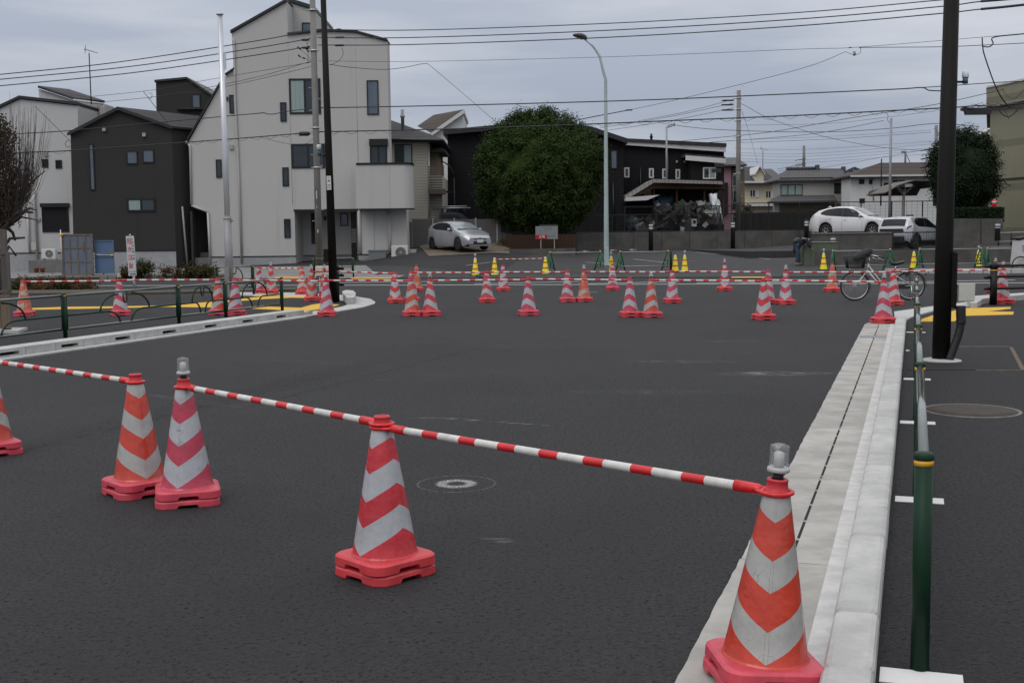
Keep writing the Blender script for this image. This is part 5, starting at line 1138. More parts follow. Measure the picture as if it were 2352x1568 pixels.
shrub('wide brown green shrub at the right end of the planting bed', 472, 609, 635, 24, 46.3, L_OLIVE, 26, GH, 40)
GQ = 'clipped hedge clumps on the near left bed'
for k, (px, hf, m_, lb) in enumerate([(52, 30, L_OLIVE, 'brown green hedge clump nearest the wooden fence'), (100, 30, L_RED, 'reddish brown hedge clump, second from the wooden fence'), (150, 30, L_OLIVE, 'low hedge clump before the rusty panel'), (196, 24, L_RED, 'sparse reddish hedge clump at the right end of the near bed')]):
    shrub(lb, px, 639+k*2, 675, hf, 37.2, m_, 31+k, GQ, 70-10*k, 26, .08, depth=.6, inner=.72-.1*k)
bed = MB(); a, b = G(-40, 678, 0), G(222, 676, 0); bed.slab([(a.x, a.y), (b.x, b.y), (b.x+.4, b.y+2.2), (a.x, a.y+2.2)], 0, .05+LZ*.0); struct(bed.build('planting_bed', SOIL))
bed = MB(); a, b = G(545, 668, LZ), G(588, 672, LZ); bed.slab([ST(29.0, -21.5), ST(31.5, -17.6), ST(30.6, -17.2), ST(28.0, -21.2)], 0, LZ+.02); struct(bed.build('planting_bed', SOIL))
shrub('dry brown weeds beside the silver hatchback', 1157, 553, 590, 16, 62, L_RED, 41, None, 26, 20, .10, inner=.3)
shrub('dark green bush behind the parking fence before the white house', 1964, 486, 512, 9, 85, L_HEDGE, 42, None, 26, 20, .15, inner=.6)
shrub('dark straggly bush behind the fence near the concrete pole', 1712, 476, 515, 18, 88, L_OLIVE, 43, None, 40, 20, .18, inner=.5, cl=.4)
c = W(2238, 512, 57.5); t = thing('hedge', 'clipped dark box hedge under the egg-shaped tree', 'hedge', (c.x, 57.5, c.z)); hw = M(68, 57.5); hh_ = M(33, 57.5)
f = MB(); rr = random.Random(5); f.box(-hw+.05, hw-.05, .06, 1.1, 0, hh_-.05)
for k in range(5200):
    s_ = rr.random(); p = Vector((rr.uniform(-hw, hw), rr.uniform(-.02, .1), rr.uniform(0, hh_))) if s_ < .6 else Vector((rr.uniform(-hw, hw), rr.uniform(0, 1.1), hh_+rr.uniform(-.06, .05)))
    nrm = Vector((rr.gauss(0, 1), rr.gauss(-.8, 1), rr.gauss(.5, 1))).normalized(); a = nrm.orthogonal().normalized()*.06; b = nrm.cross(a)*.6; f.add([p-a, p+b, p+a, p-b], [(0, 1, 2, 3)])
f.build('foliage', L_DARK, t)
# bare many-stemmed tree at the left edge, with brown leafy side
c = G(-8, 700, 0); TY = 34.0; b0 = W(-14, 690, TY); t = thing('bare_tree', 'leafless many-twigged tree with brown old leaves at the left picture edge', 'tree', (b0.x, TY, 0)); rr = random.Random(3)
f = MB(); f.tube([(0, 0, 0), (.08, 0, .9), (-.05, .05, 1.9), (.1, 0, 2.5)], [.22, .18, .15, .12], 12); f.build('trunk', BARK, t)
f = MB(); kn = []
for k in range(11):
    a = rr.uniform(-1.2, 1.2) if k < 8 else rr.uniform(2, 4); L = rr.uniform(.5, 1.1); z = rr.uniform(1.25, 2.7)
    e = Vector((math.cos(a)*L, math.sin(a)*L*.6, z+rr.uniform(.02, .5))); mid = Vector((math.cos(a)*L*.5, math.sin(a)*L*.3, z+rr.uniform(-.05, .15))); f.tube([(0, 0, z-.15), mid, e], [.07, .05, .028], 7); kn.append(e)
    for q in range(3): f.tube([e, e+Vector((rr.uniform(.05, .22), rr.uniform(-.1, .1), rr.uniform(-.12, .1)))], [.022, .008], 5)
for P_ in ([(-8, 560), (12, 522), (40, 498), (76, 506)], [(-5, 585), (18, 548), (48, 546)], [(-10, 540), (20, 500), (58, 478), (70, 482)], [(0, 600), (16, 566), (27, 588)], [(-10, 500), (25, 455), (60, 420), (90, 390)], [(-10, 470), (20, 420), (40, 370)], [(15, 521), (24, 534), (25, 552)], [(40, 498), (52, 486), (66, 488)]):
    V_ = [W(a_, b_, TY)-Vector((b0.x, TY, 0)) for a_, b_ in P_]; f.tube([Vector((v_.x, .15*i_, v_.z)) for i_, v_ in enumerate(V_)], [.06, .045, .03, .012][:len(V_)], 7)
f.build('limbs', BARK, t)
f = MB()
for k in range(420):
    e = rr.choice(kn) if rr.random() < .75 else Vector((rr.uniform(-.4, .3), rr.uniform(-.3, .3), rr.uniform(2.0, 2.9)))
    x0 = e.x+rr.uniform(-.25, .1); lean = rr.uniform(.05, 1.05)*(1 if e.x > -.1 else -.6); H_ = rr.uniform(1.2, 2.9)*(1.1-.25*abs(lean)); pts = []
    yo = rr.uniform(-.5, .5)
    for q in range(6): s_ = q/5; pts.append((x0+lean*(s_**.55)*.78+rr.uniform(-.012, .012), e.y+yo*s_, e.z+H_*s_**1.25))
    f.tube(pts, [.0085, .0075, .0065, .0055, .0045, .0028], 3, cap=False)
f.build('twigs', TWIG, t)
f = MB()
for k in range(8000):
    z = rr.betavariate(1.5, 1.5)*3.2+1.9; wmax = .98-.20*abs(z-3.3); x = rr.uniform(-.9, wmax-.12)+rr.gauss(0, .09); p = Vector((x, rr.gauss(0, .35), z)); nrm = Vector((rr.gauss(0, 1), rr.gauss(0, 1), rr.gauss(0, 1))).normalized(); a = nrm.orthogonal().normalized()*.045; b = nrm.cross(a)*.6; f.add([p-a, p+b, p+a, p-b], [(0, 1, 2, 3)])
f.build('old_leaves', leaf_mat('brown_old_leaves', (.035, .022, .012), (.060, .038, .020)), t)
f = MB()
for k in range(3200):
    z = rr.uniform(3.9, 5.3); x = rr.uniform(-.9, .70-.45*abs(z-4.5))+rr.gauss(0, .05); p = Vector((x, rr.gauss(.2, .25), z)); nrm = Vector((rr.gauss(0, 1), rr.gauss(0, 1), rr.gauss(0, 1))).normalized(); a = nrm.orthogonal().normalized()*.045; b = nrm.cross(a)*.6; f.add([p-a, p+b, p+a, p-b], [(0, 1, 2, 3)])
f.build('green_leaves', L_OLIVE, t)
# ------------------------------------------------------------------ left picture edge: board fence with trellis
WOODM = mat('weathered_boards', (.17, .125, .085), .85, c2=(.11, .085, .062), vscale=3, stretch=(14, 14, .6)); POSTG = mat('grey_brown_posts', (.095, .085, .075), .8, var=.2, vscale=5, stretch=(6, 6, .5))
a = G(46, 763, LZ); b = G(26, 762, LZ); c = G(20, 768, LZ); fx = G(28, 764, LZ)
t = thing('board_fence', 'weathered wooden board fence with a grid trellis on top at left edge', 'fence', (fx.x, fx.y, LZ))
f = MB()
for k in range(14): x = -.02-.16*k; f.box(x-.152, x, 0, .03, .07, .64+.003*(k % 3)); 
f.build('boards', WOODM, t)
for x in (-.06, -1.9): f = MB(); f.box(x-.09, x, .04, .13, 0, 1.72); f.build('post', POSTG, t)
f = MB(); f.box(-2.2, -.0, .03, .07, 1.30, 1.345); f.box(-2.2, -.0, .03, .07, .66, .71); f.box(-.055, -.005, .02, .065, .70, 1.31)
for k in range(15): f.box(-2.2, -.05, .04, .05, .745+k*.038, .751+k*.038)
for k in range(14): f.box(-.2-.16*k, -.192-.16*k, .038, .052, .70, 1.31)
f.build('trellis', POSTG, t)
f = MB(); f.slab([(-2.4, -.12), (.17, -.16), (.03, .55), (-2.4, .4)], -.12, .05); struct(f.build('pale_footing', C_KERB, None, (fx.x, fx.y, LZ)))
# ------------------------------------------------------------------ flood sign
c = G(309, 662, LZ*.0); SY = c.y; t = thing('flood_sign', 'tall narrow white sign with red characters warning of flooding', 'sign', (c.x, c.y, 0)); t.rotation_euler.y = -.028
k_ = SY/F_; WS = mat('sign_white', (.58, .58, .57), .5, var=.05); z1 = W(303, 542, SY).z; z0 = W(307, 633, SY).z; w_ = 18.5*k_/2
MB().tube([(0, 0, 0), (0, 0, z0+.1)], .038, 12).build('post', PALE if 0 else mat('sign_post_white', (.50, .53, .54), .45), t)
cx = .0
brd = MB(); brd.bbox(-w_, w_, -.06, -.035, z0, z1, .006); o = brd.build('board', WS, t, (-.02, 0, 0)); MB().tube([(-.02, -.03, z1), (-.02, -.03, z1+.06)], .03, 8).build('top_clamp', gal, t)
RED_L = mat('red_lettering', (.50, .05, .09), .6); INK = mat('dark_lettering', (.10, .11, .14), .6)
def text(s, size, m, parent, loc, name='lettering', ext=.001, sx=1.0):
    cu = bpy.data.curves.new(name, 'FONT'); cu.body = s; cu.size = size; cu.align_x = 'CENTER'; cu.align_y = 'CENTER'; cu.extrude = ext; cu.space_line = 1.0; cu.offset = size*.012
    cu.materials.append(m); o = bpy.data.objects.new(name, cu); col.objects.link(o); 
    bpy.context.view_layer.update(); me = bpy.data.meshes.new_from_object(o.evaluated_get(bpy.context.evaluated_depsgraph_get())); bpy.data.objects.remove(o)
    o = link(name, me, parent, loc); o.rotation_euler.x = R(90); o.scale.x = sx
    return o
H_ = z1-z0
for i, ch in enumerate('冠水注意'): text(ch, .20, RED_L, o, (-w_*.18, -.0625, z1-H_*(.135+.205*i)), sx=.86)
for i, ch in enumerate('この先大雨の時'): text(ch, .075, INK, o, (w_*.62, -.0625, z1-H_*(.08+.082*i)))
text('さいたま市', .06, INK, o, (w_*.2, -.0625, z0+H_*.10)); 
f = MB(); f.box(-w_*.6, w_*.9, -.0625, -.0605, z0+H_*.025, z0+H_*.055); f.build('printed_band', INK, o)
# ------------------------------------------------------------------ blue and rusty site panels
def panel_thing(label, x0, y0, x1, y1, Y, c, grid, frame):
    h_ = House(label, Y, (x0+x1)/2, y1, 'site panel', name='site_panel'); X0, X1, Z0, Z1 = h_.rect(x0, y0, x1, y1)
    MB().box(X0+.03, X1-.03, .0, .02, Z0+.04, Z1-.04).build('sheet', c, h_.root); f = MB()
    f.box(X0, X1, -.03, .03, Z1-.05, Z1); f.box(X0, X1, -.03, .03, Z0, Z0+.05); f.box(X0, X0+.05, -.029, .029, Z0+.05, Z1-.05); f.box(X1-.05, X1, -.029, .029, Z0+.05, Z1-.05)
    for i in range(1, grid[0]): x = X0+(X1-X0)*i/grid[0]; f.box(x-.02, x+.02, -.027, .0, Z0+.05, Z1-.05)
    for i in range(1, grid[1]): z = Z0+(Z1-Z0)*i/grid[1]; f.box(X0+.05, X1-.05, -.025, -.001, z-.02, z+.02)
    f.build('frame', frame, h_.root); return h_, (X0, X1, Z0, Z1)
RUSTF = mat('rusty_frame', (.17, .15, .12), .8, c2=(.14, .07, .04), vscale=2.5); BLUEG = mat('dull_blue_sheet', (.12, .15, .19), .6, c2=(.09, .11, .14), vscale=1.5); BLUE = mat('blue_sheet', (.065, .115, .20), .5, c2=(.085, .145, .24), vscale=1.2)
h_, q = panel_thing('grey blue site panel with rusty grid frame', 144, 538, 214, 632, 51.5, BLUEG, (4, 3), RUSTF); f = MB(); f.tube([(q[0]-.02, -.06, q[2]), (q[0]-.02, -.06, q[3]+.2)], .025, 8); f.build('scaffold_tube', gal, h_.root)
f = MB(); f.tube([(q[0]-.08, -.07, q[3]-.02), (q[0]+.08, -.07, q[3]-.02)], .04, 8); f.build('yellow_clamp', YBAND, h_.root); f = MB(); f.box(q[0]+(q[1]-q[0])*.68, q[0]+(q[1]-q[0])*.71, -.05, -.03, q[3]-.75, q[3]-.35); f.build('wood_stick', mat('orange_wood', (.25, .10, .03), .8), h_.root)
h_, q = panel_thing('plain blue site panel right of the rusty one', 218, 552, 262, 628, 51.7, BLUE, (1, 2), BLUE); f = MB(); f.tube([(q[0]-.4, -.06, q[2]+.85), (q[1]-.1, -.06, q[2]+.8)], .022, 8); f.build('cross_tube', gal, h_.root); f = MB(); f.tube([(q[1]-.15, -.06, q[2]+.8), (q[1], -.06, q[2]+.8)], .035, 8); f.build('yellow_clamp', YBAND, h_.root)
# gas meter in the carport
h_ = House('beige gas meter on thin pipes in the dark carport', 60.4, 459, 600, 'gas meter', name='gas_meter'); h_.box(453, 552, 464, 568, 0, -.2, 0, BEI, 'meter'); h_.line([(456, 568), (456, 595)], .03, BEI, 0, 'pipe', -.1); h_.line([(461, 568), (461, 595)], .03, BEI, 0, 'pipe', -.1)
# ------------------------------------------------------------------ planter wall and estate board under the tree
def wall_thing(label, L, Y, D, m, name='concrete_wall', cat='wall', cop=None):
    h_ = House(label, Y, L[0][0], max(p[1] for p in L), cat, name=name); h_.wall(L, 0, D, m); 
    return h_
h_ = wall_thing('dark concrete planter wall under the round tree', [(1159, 597), (1159, 573), (1322, 570), (1322, 594)], 59, .25, C_WALL)
(xa, za), (xb, zb) = h_.p(1159, 573), h_.p(1322, 570); MB().box(xa, xa+.25, .25, 6, za-1.2, za).build('side_wall', C_WALL, h_.root); MB().box(xa+.25, xb, .25, 6, za-1.2, za-.12).build('soil', SOIL, h_.root)
h_ = wall_thing('rust brown board wall behind the planter', [(1163, 575), (1163, 540), (1325, 538), (1325, 575)], 61, .1, stucco('rust_boards', (.040, .022, .014), .3, .3, 5.0, vert=True), 'board_wall')
h_ = House('white and red estate notice board under the round tree', 60, 1254, 570, 'notice board', name='notice_board'); X0, X1, Z0, Z1 = h_.rect(1230, 516, 1281, 549)
o = MB().box(X0, X1, -.03, 0, Z0, Z1-.08).build('board', mat('notice_shaded', (.19, .20, .20), .6, var=.1), h_.root); f = MB(); f.box(X0, X0+(X1-X0)*.52, -.036, -.031, Z0, Z0+.22); f.build('red_field', mat('notice_red', (.30, .012, .02), .6), o)  # board colour dulled to carry the round tree's shade
f = MB(); f.box(X0+(X1-X0)*.18, X1, -.028, -.002, Z1-.08, Z1); f.build('green_strip', mat('notice_green', (.02, .03, .022), .6), o)
text('土地', .16, WS, o, (X0+.32, -.038, Z0+.12)); text('分譲中 宅地', .085, INK, o, (X0+.62, -.032, Z1-.19)); text('お問い合わせ', .07, INK, o, (X1-.33, -.032, Z0+.14))
f = MB(); f.box(X0+.22, X0+.23, -.033, -.031, Z0+.24, Z0+.42); f.box(X0+.5, X0+.51, -.033, -.031, Z0+.24, Z0+.42); f.box(X0+.22, X0+.51, -.033, -.031, Z0+.415, Z0+.425); f.build('plot_plan', INK, o)
f = MB(); f.box(X0+.25, X0+.29, -.01, .03, Z0-1.1, Z0); f.box(X1-.2, X1-.16, -.01, .03, Z0-1.1, Z0); f.build('legs', GREYB, h_.root)
h_ = House('grey brown slatted board fence behind the silver hatchback', 63.5, 1030, 590, 'fence', name='board_fence'); h_.wall([(944, 595), (944, 503), (1150, 503), (1150, 595)], 0, .08, S_FENCE, 'boards'); f = MB()
for k in range(5): X = h_.p(946+k*49, 540)[0]; Z0, Z1 = h_.p(950, 595)[1], h_.p(950, 502)[1]; f.box(X-.04, X+.04, -.05, 0, Z0-.4, Z1)
f.build('post', GREYB, h_.root)
# ------------------------------------------------------------------ parking lot: back wall, fences, stops, bollards
wa, wb = G(1322, 579), G(1895, 556.5)
zt = W(1400, 533.5, wa.y+(wb.y-wa.y)*.13).z
d = (wb-wa); ang = math.atan2(d.y, d.x); Lw = math.hypot(d.x, d.y)
t = thing('concrete_wall', 'long dark concrete wall at the back of the parking lot', 'wall', (wa.x, wa.y, 0), ang); MB().box(0, Lw+.3, 0, .2, -.3, zt).build('wall', C_WALL, t)
f = MB()
for k in range(9): f.box(Lw*k/9, Lw*k/9+.02, -.004, .02, 0, zt)
f.build('joint', DARKGAP, t)
FEN = mat('black_mesh_fence', (.008, .008, .009), .5)
def mesh_fence(label, p, ang, L, z0, h_, step=2.0, wire=.13, group='black mesh fences'):
    t = thing('mesh_fence', label, 'fence', p, ang, group)
    n = max(1, round(L/step))
    for k in range(n+1): x = L*k/n; f = MB(); f.box(x-.03, x+.03, -.03, .03, z0-.1, z0+h_); f.build('post', FEN, t)
    f = MB(); f.box(0, L, -.02, .02, z0+h_-.05, z0+h_-.0); f.box(0, L, -.018, .018, z0+.03, z0+.07); f.build('rails', FEN, t)
    f = MB(); x = wire
    while x < L: f.box(x-.005, x+.005, -.005, .005, z0+.07, z0+h_-.05); x += wire
    z = z0+.25
    while z < z0+h_-.1: f.box(0, L, -.008, -.003, z-.004, z+.004); z += .2
    f.build('mesh', FEN, t); return t
mesh_fence('lower black mesh fence standing on the long parking wall', (wa.x, wa.y+.1, 0), ang, Lw, zt, M(40, 66))
q0, q1 = W(1435, 530, 71), W(1900, 525, 71); mesh_fence('taller black fence behind the parking wall, left stretch', (q0.x, 71, 0), 0, (q1.x-q0.x)*.62, W(1435, 530, 71).z-.3, W(1435, 474, 71).z-W(1435, 530, 71).z+.3)
q0, q1 = W(1695, 520, 74), W(2330, 505, 74); mesh_fence('long black railing fence behind the parked cars', (q0.x, 74, 0), -.0, q1.x-q0.x, W(1700, 525, 74).z-.3, W(1700, 466, 74).z-W(1700, 525, 74).z+.3, 1.9, .33)
STP = mat('wheel_stop_concrete', (.15, .13, .105), .9, var=.25, vscale=6)
sm = MB(); pr = [(-.06, 0), (.06, 0), (.045, .10), (-.045, .10)]
vs = [(-.31, y, z) for y, z in pr]+[(.31, y, z) for y, z in pr]; vs = [(-.31, -.07, 0), (-.31, .07, 0), (-.25, .045, .11), (-.25, -.045, .11), (.31, -.07, 0), (.31, .07, 0), (.25, .045, .11), (.25, -.045, .11)]
sm.add(vs, [(3, 2, 1, 0), (4, 5, 6, 7), (0, 4, 7, 3), (1, 2, 6, 5), (3, 7, 6, 2), (0, 1, 5, 4)]); me_st_ = sm.mesh('block', STP); sp_ = MB(); sp_.box(-.09, .09, -.079, -.062, .02, .09); me_sp = sp_.mesh('number_plate', TRIM_W)
stops = [(1342, 579), (1405, 577), (1450, 576), (1509, 573), (1550, 571), (1607, 568.5), (1646, 566.5), (1700, 564), (1736, 561.5), (1788, 559.5)]
lbs = ['concrete wheel stop nearest the planter, leftmost of the row', 'wheel stop just right of the light pole', 'wheel stop second to the right of the light pole', 'wheel stop just right of the first black bollard', 'wheel stop second right of the first black bollard', 'wheel stop at the middle of the long parking wall', 'wheel stop just left of the second black bollard', 'wheel stop just right of the second black bollard', 'wheel stop second right of the second black bollard', 'farthest wheel stop, near the bending person']
for (px, py), lb in zip(stops, lbs):
    c = G(px, py); t = thing('wheel_stop', lb, 'wheel stop', c, R(random.uniform(-4, 4))+.12, 'concrete wheel stops of the parking lot'); link('block', me_st_, t); link('number_plate', me_sp, t)
WB = mat('white_reflective_band', (.42, .43, .43), .5)
def bollard(label, px, y0, y1, Y, red=False):
    b = W(px, y1, Y); L = W(px, y0, Y).z-b.z; t = thing('bollard', label, 'bollard', b, 0, 'black marker posts with white bands')
    f = MB(); f.lathe([(.13, -.1), (.11, L-.12), (.11, L-.02), (.08, L)], 14); f.build('post', FEN if not red else RING_R, t)
    f = MB(); f.lathe([(.114, L-.36), (.114, L-.24)], 14); f.lathe([(.114, L-.21), (.114, L-.09)], 14); f.build('reflector_band', WB, t)
bollard('black marker post at left end of the parking wall fence', 1495, 512, 578, 63.5); bollard('black marker post in the middle of the parking wall', 1683, 508, 567, 66)
bollard('black marker post behind the bending person', 1852, 505, 550, 66); bollard('black marker post rising behind the green cabinet', 1913, 542, 600, 52.8)
bollard('black marker post before the concrete wall below the hedge', 2291, 510, 548, 54); bollard('small red and black marker post above the hedge', 2283, 458, 485, 59, True)
# cabinet, low walls on the right
c = G(1846, 610); CAB = mat('green_cabinet', (.075, .095, .060), .55, c2=(.095, .115, .075), vscale=2); h_ = House('long olive green metal cabinet beside the bending person', c.y, 1880, 609, 'cabinet', name='utility_cabinet')
(xa, z0), (xb, _) = h_.p(1846, 609), h_.p(1924, 609); z1 = h_.p(1846, 558)[1]; o = MB().bbox(xa, xb, 0, .9, z0, z1, .02).build('housing', CAB, h_.root); f = MB(); f.box(xa-.03, xb+.03, -.03, .93, z1, z1+.035); f.build('lid', mat('cabinet_lid', (.16, .17, .15), .5), o)
f = MB(); f.box(xa+.30, xa+.31, -.004, .01, z0+.05, z1-.05); f.box(xa+.60, xa+.61, -.004, .01, z0+.05, z1-.05); f.build('door_seam', DARKGAP, o)
h_ = wall_thing('concrete wall box in front of the white parked car', [(1867, 600), (1867, 537), (2049, 533), (2049, 600)], 55.5, .25, C_WALL); (xa, za), (xb, zb) = h_.p(1867, 537), h_.p(2049, 533); MB().box(xa-.03, xb+.03, -.04, .29, za-.02, za+.05).build('coping', C_WALL2, h_.root); MB().box(xb-.25, xb, .25, 7, za-2.2, za-.01).build('side_wall', C_WALL, h_.root)
(xz, z_) = h_.p(1867, 537); 
h_ = wall_thing('long low retaining wall behind the bicycle and barricades', [(1871, 606), (1871, 577), (2440, 571), (2440, 602)], 50.5, .3, C_WALL)
h_ = wall_thing('dark concrete wall below the clipped hedge', [(2183, 575), (2183, 502), (2304, 502), (2304, 530), (2420, 548), (2420, 575)], 57, .3, C_WALL); h_.line([(2253, 503), (2253, 560)], .02, DARKGAP, 0, 'joint', 0)
plat = MB(); (ax, ay), (bx, by) = (W(1867, 540, 55.8).x, 55.8), (W(2440, 540, 58).x, 58)
struct(plat.build('platform', A_OLD)) if 0 else None
pz = W(2090, 571, 58.6).z
pl_ = MB(); x0_, x1_ = W(2049, 560, 51).x, W(2420, 560, 51).x; pl_.slab([(x0_-1.0, 50.8), (x1_+4, 50.8), (x1_+8, 57.1), (x1_-6.2, 57.1), (x1_-6.2, 70), (x0_-8, 70), (x0_-5.2, 56.2), (x0_-1, 56.2)], -.2, pz); struct(pl_.build('raised_parking', A_OLD))
# upper terrace surface behind the wall box (under the white car)
pz2 = W(1940, 547.3, 60).z
up_ = MB(); x0_, x1_ = W(1875, 540, 66.5).x, W(2120, 540, 66.5).x; up_.slab([(x0_, 57.5), (x1_-1.5, 62.3), (x1_+12, 62.3), (x1_+12, 73.5), (x0_-2, 73.5), (x0_-1, 66)], -.2, pz2); struct(up_.build('upper_terrace', A_OLD))
q0, q1 = W(2050, 573, 51.2), W(2165, 573, 51.2); mesh_fence('fine wire mesh fence panel before the silver car', (q0.x, 51.2, 0), 0, q1.x-q0.x, W(2050, 576, 51.2).z, W(2050, 533, 51.2).z-W(2050, 576, 51.2).z, 1.0, .07)
q0, q1 = W(2293, 560, 55), W(2440, 560, 55); f = MB(); t = thing('steel_railing', 'steel pipe railing on the wall at the far right', 'railing', (q0.x, 55, 0)); zz = W(2320, 541, 55).z; zr = W(2320, 541.5, 55).z; zq = W(2320, 535, 55).z
L = q1.x-q0.x; zt_, zm_ = W(2320, 543, 55).z, W(2320, 560, 55).z
zt_ = W(2320, 540, 55).z+.0; f.tube([(0, 0, W(2300, 542-7, 55).z), (L, 0, W(2300, 541-8, 55).z)], .03, 8); f.tube([(0, 0, W(2300, 555, 55).z), (L, 0, W(2300, 553, 55).z)], .025, 8); f.tube([(0, 0, W(2300, 570, 55).z), (L, 0, W(2300, 568, 55).z)], .02, 8); f.build('rails', GALV2, t)
x = W(2323, 560, 55).x-q0.x
for xx_ in (0.02, x): f = MB(); f.tube([(xx_, .02, W(2300, 578, 55).z), (xx_, .02, W(2300, 531, 55).z)], .035, 8); f.build('post', BLK, t)
h_ = House('grey concrete steps at the far right by the white cargo bicycle', 52.5, 2300, 605, 'steps', name='steps')
for k in range(4): X0 = h_.p(2268+k*10, 600)[0]; Zt = h_.p(2268, 597-k*10)[1]; MB().box(X0, X0+2.6, .1+k*.3, 2.0, h_.p(2268, 612)[1], Zt).build('step', C_WALL2, h_.root)
# ------------------------------------------------------------------ green barricades
BG_ = mat('barricade_green', (.010, .13, .055), .4, var=.1); KNOB = mat('yellow_knob', (.45, .30, .08), .5)
def aframe(t, x, h_=.80, sp=.28, rot=0.0):
    o = bpy.data.objects.new('frame', None); col.objects.link(o); o.parent = t; o.location = (x, 0, 0); o.rotation_euler.z = rot
    f = MB(); f.tube([(0, -sp, 0), (0, -.05, h_-.05), (0, 0, h_), (0, .05, h_-.05), (0, sp, 0)], .026, 8); f.build('a_frame', BG_, o)
    f = MB(); f.tube([(0, -sp*.72, .2), (0, sp*.72, .2)], .02, 6); f.tube([(0, -sp*.4, .45), (0, sp*.4, .45)], .02, 6); f.tube([(0, 0, .2), (0, 0, .7)], .022, 6); f.tube([(0, -sp*.8, .12), (0, 0, .45)], .018, 6); f.tube([(0, sp*.8, .12), (0, 0, .45)], .018, 6); f.build('cross_braces', BG_, o)
    f = MB(); f.lathe([(.01, h_-.02), (.04, h_), (.045, h_+.035), (.02, h_+.06)], 10); f.build('knob', KNOB, o)
def barricade(label, pa, pb, rots=(R(-60), R(60)), lower=True):
    a, b = G(*pa), G(*pb); d = b-a; t = thing('barricade', label, 'barricade', (a.x, a.y, min(a.z, b.z)), math.atan2(d.y, d.x), 'green pipe barricades along the far kerb'); L = math.hypot(d.x, d.y)
    aframe(t, 0, rot=rots[0]); aframe(t, L, rot=rots[1])
    MB().tube([(-.05, 0, .80), (L+.05, 0, .80)], .024, 8).build('top_pipe', GALV2, t)
    if lower: MB().tube([(-.05, -.05, .22), (L+.05, -.05, .22)], .024, 8).build('lower_pipe', GALV2, t)
barricade('green barricade between the yellow cone and the light pole', (1264, 626), (1379, 624), lower=False)
barricade('green barricade right of the light pole', (1425, 624.5), (1534, 622))
barricade('green barricade behind the bicycle basket', (1913, 624), (2044, 620))
barricade('green barricade running behind the thick right pole', (2112, 619), (2252, 617.5), rots=(R(-50), R(40)))
barricade('green barricade at the far right behind the lamp cones', (2267, 618), (2400, 616), rots=(R(-40), R(60)))
t = thing('marker_post', 'thin black post between green barricade and yellow cones', 'post', G(1541, 627)); MB().lathe([(.045, 0), (.045, .85), (.03, .88)], 12).build('post', FEN, t); MB().lathe([(.09, 0), (.08, .04)], 12).build('foot', FEN, t)
# ------------------------------------------------------------------ shed full of scrap
h_ = House('dark weathered board wall beyond the long black railing fence', 77, 1790, 530, 'board wall', name='board_wall'); h_.wall([(1702, 530), (1702, 489), (1960, 484), (1960, 530)], 0, .1, stucco('dark_boards', (.022, .020, .018), .3, .4, 4, vert=True), 'boards')
h_ = House('open tin-roofed scrap shed behind the parking fence', 74, 1540, 530, 'shed', name='scrap_shed'); TIN = stucco('tin_roof', (.25, .23, .215), .2, .4, 4, .6, True); RUSTY = stucco('rusty_wood', (.060, .036, .026), .3, .4, 5, vert=True)
L = h_.ps([(1432, 452), (1497, 413), (1652, 418), (1655, 425), (1498, 421), (1434, 460)]); MB().prism(L, -1.0, 3.0).build('roof', TIN, h_.root)
L = h_.ps([(1436, 456), (1498, 422), (1652, 427), (1662, 436), (1500, 434), (1440, 462)]); MB().prism(L, -.6, 2.6).build('rafters', RUSTY, h_.root)
for px in (1446, 1501, 1553, 1616, 1634, 1660): X = h_.p(px, 500)[0]; f = MB(); f.box(X-.05, X+.05, -.3, -.2, h_.p(px, 530)[1], h_.p(px, 428 if px > 1460 else 450)[1]); f.build('post', RUSTY, h_.root)
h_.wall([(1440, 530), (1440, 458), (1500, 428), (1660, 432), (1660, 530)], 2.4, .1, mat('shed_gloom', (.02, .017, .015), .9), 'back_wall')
L = h_.ps([(1430, 456), (1506, 450), (1478, 462), (1430, 464)]); MB().prism(L, -2.0, -.5).build('lean_to_roof', TRIM_W, h_.root)
def blob(label, name, cat, x0, y0, x1, y1, Y, m, seed, amp=.12, thick=.5, slant=0.0):
    h2 = House(label, Y, (x0+x1)/2, y1, cat, name=name); X0, X1, Z0, Z1 = h2.rect(x0, y0, x1, y1); rr = random.Random(seed); n = 8; P = []
    for i in range(n+1):
        row = []
        for j in range(n+1):
            u, v = i/n, j/n; e = min(u, 1-u, v, 1-v)*2; x = X0+(X1-X0)*u+rr.uniform(-.04, .04)+slant*v; z = Z0+(Z1-Z0)*v+rr.uniform(-.05, .05)
            row.append((x, -thick*min(1, e*1.8)+rr.uniform(-amp, amp)*.6+.06*math.sin(u*17+v*3), z))
        P.append(row)
    f = MB(); f.grid(P); f.grid([[(x, max(y, 0)+.35, z) for x, y, z in r] for r in P]); edge = [P[i][0] for i in range(n+1)]+[P[n][j] for j in range(1, n+1)]+[P[i][n] for i in range(n-1, -1, -1)]+[P[0][j] for j in range(n-1, 0, -1)]
    f.grid([[e_, (e_[0], max(e_[1], 0)+.35, e_[2])] for e_ in edge+[edge[0]]]); f.build('sheet', m, h2.root); return h2
WSH = mat('white_sheet', (.52, .54, .56), .5, var=.08); blob('white plastic sheet hanging at the right end of the scrap shed', 'hanging_sheet', 'sheet', 1631, 446, 1647, 516, 73, WSH, 1, .2); blob('white tarpaulin hanging from the shed corner, rightmost', 'hanging_sheet', 'sheet', 1648, 458, 1663, 516, 73, WSH, 2, .15, slant=-.3)
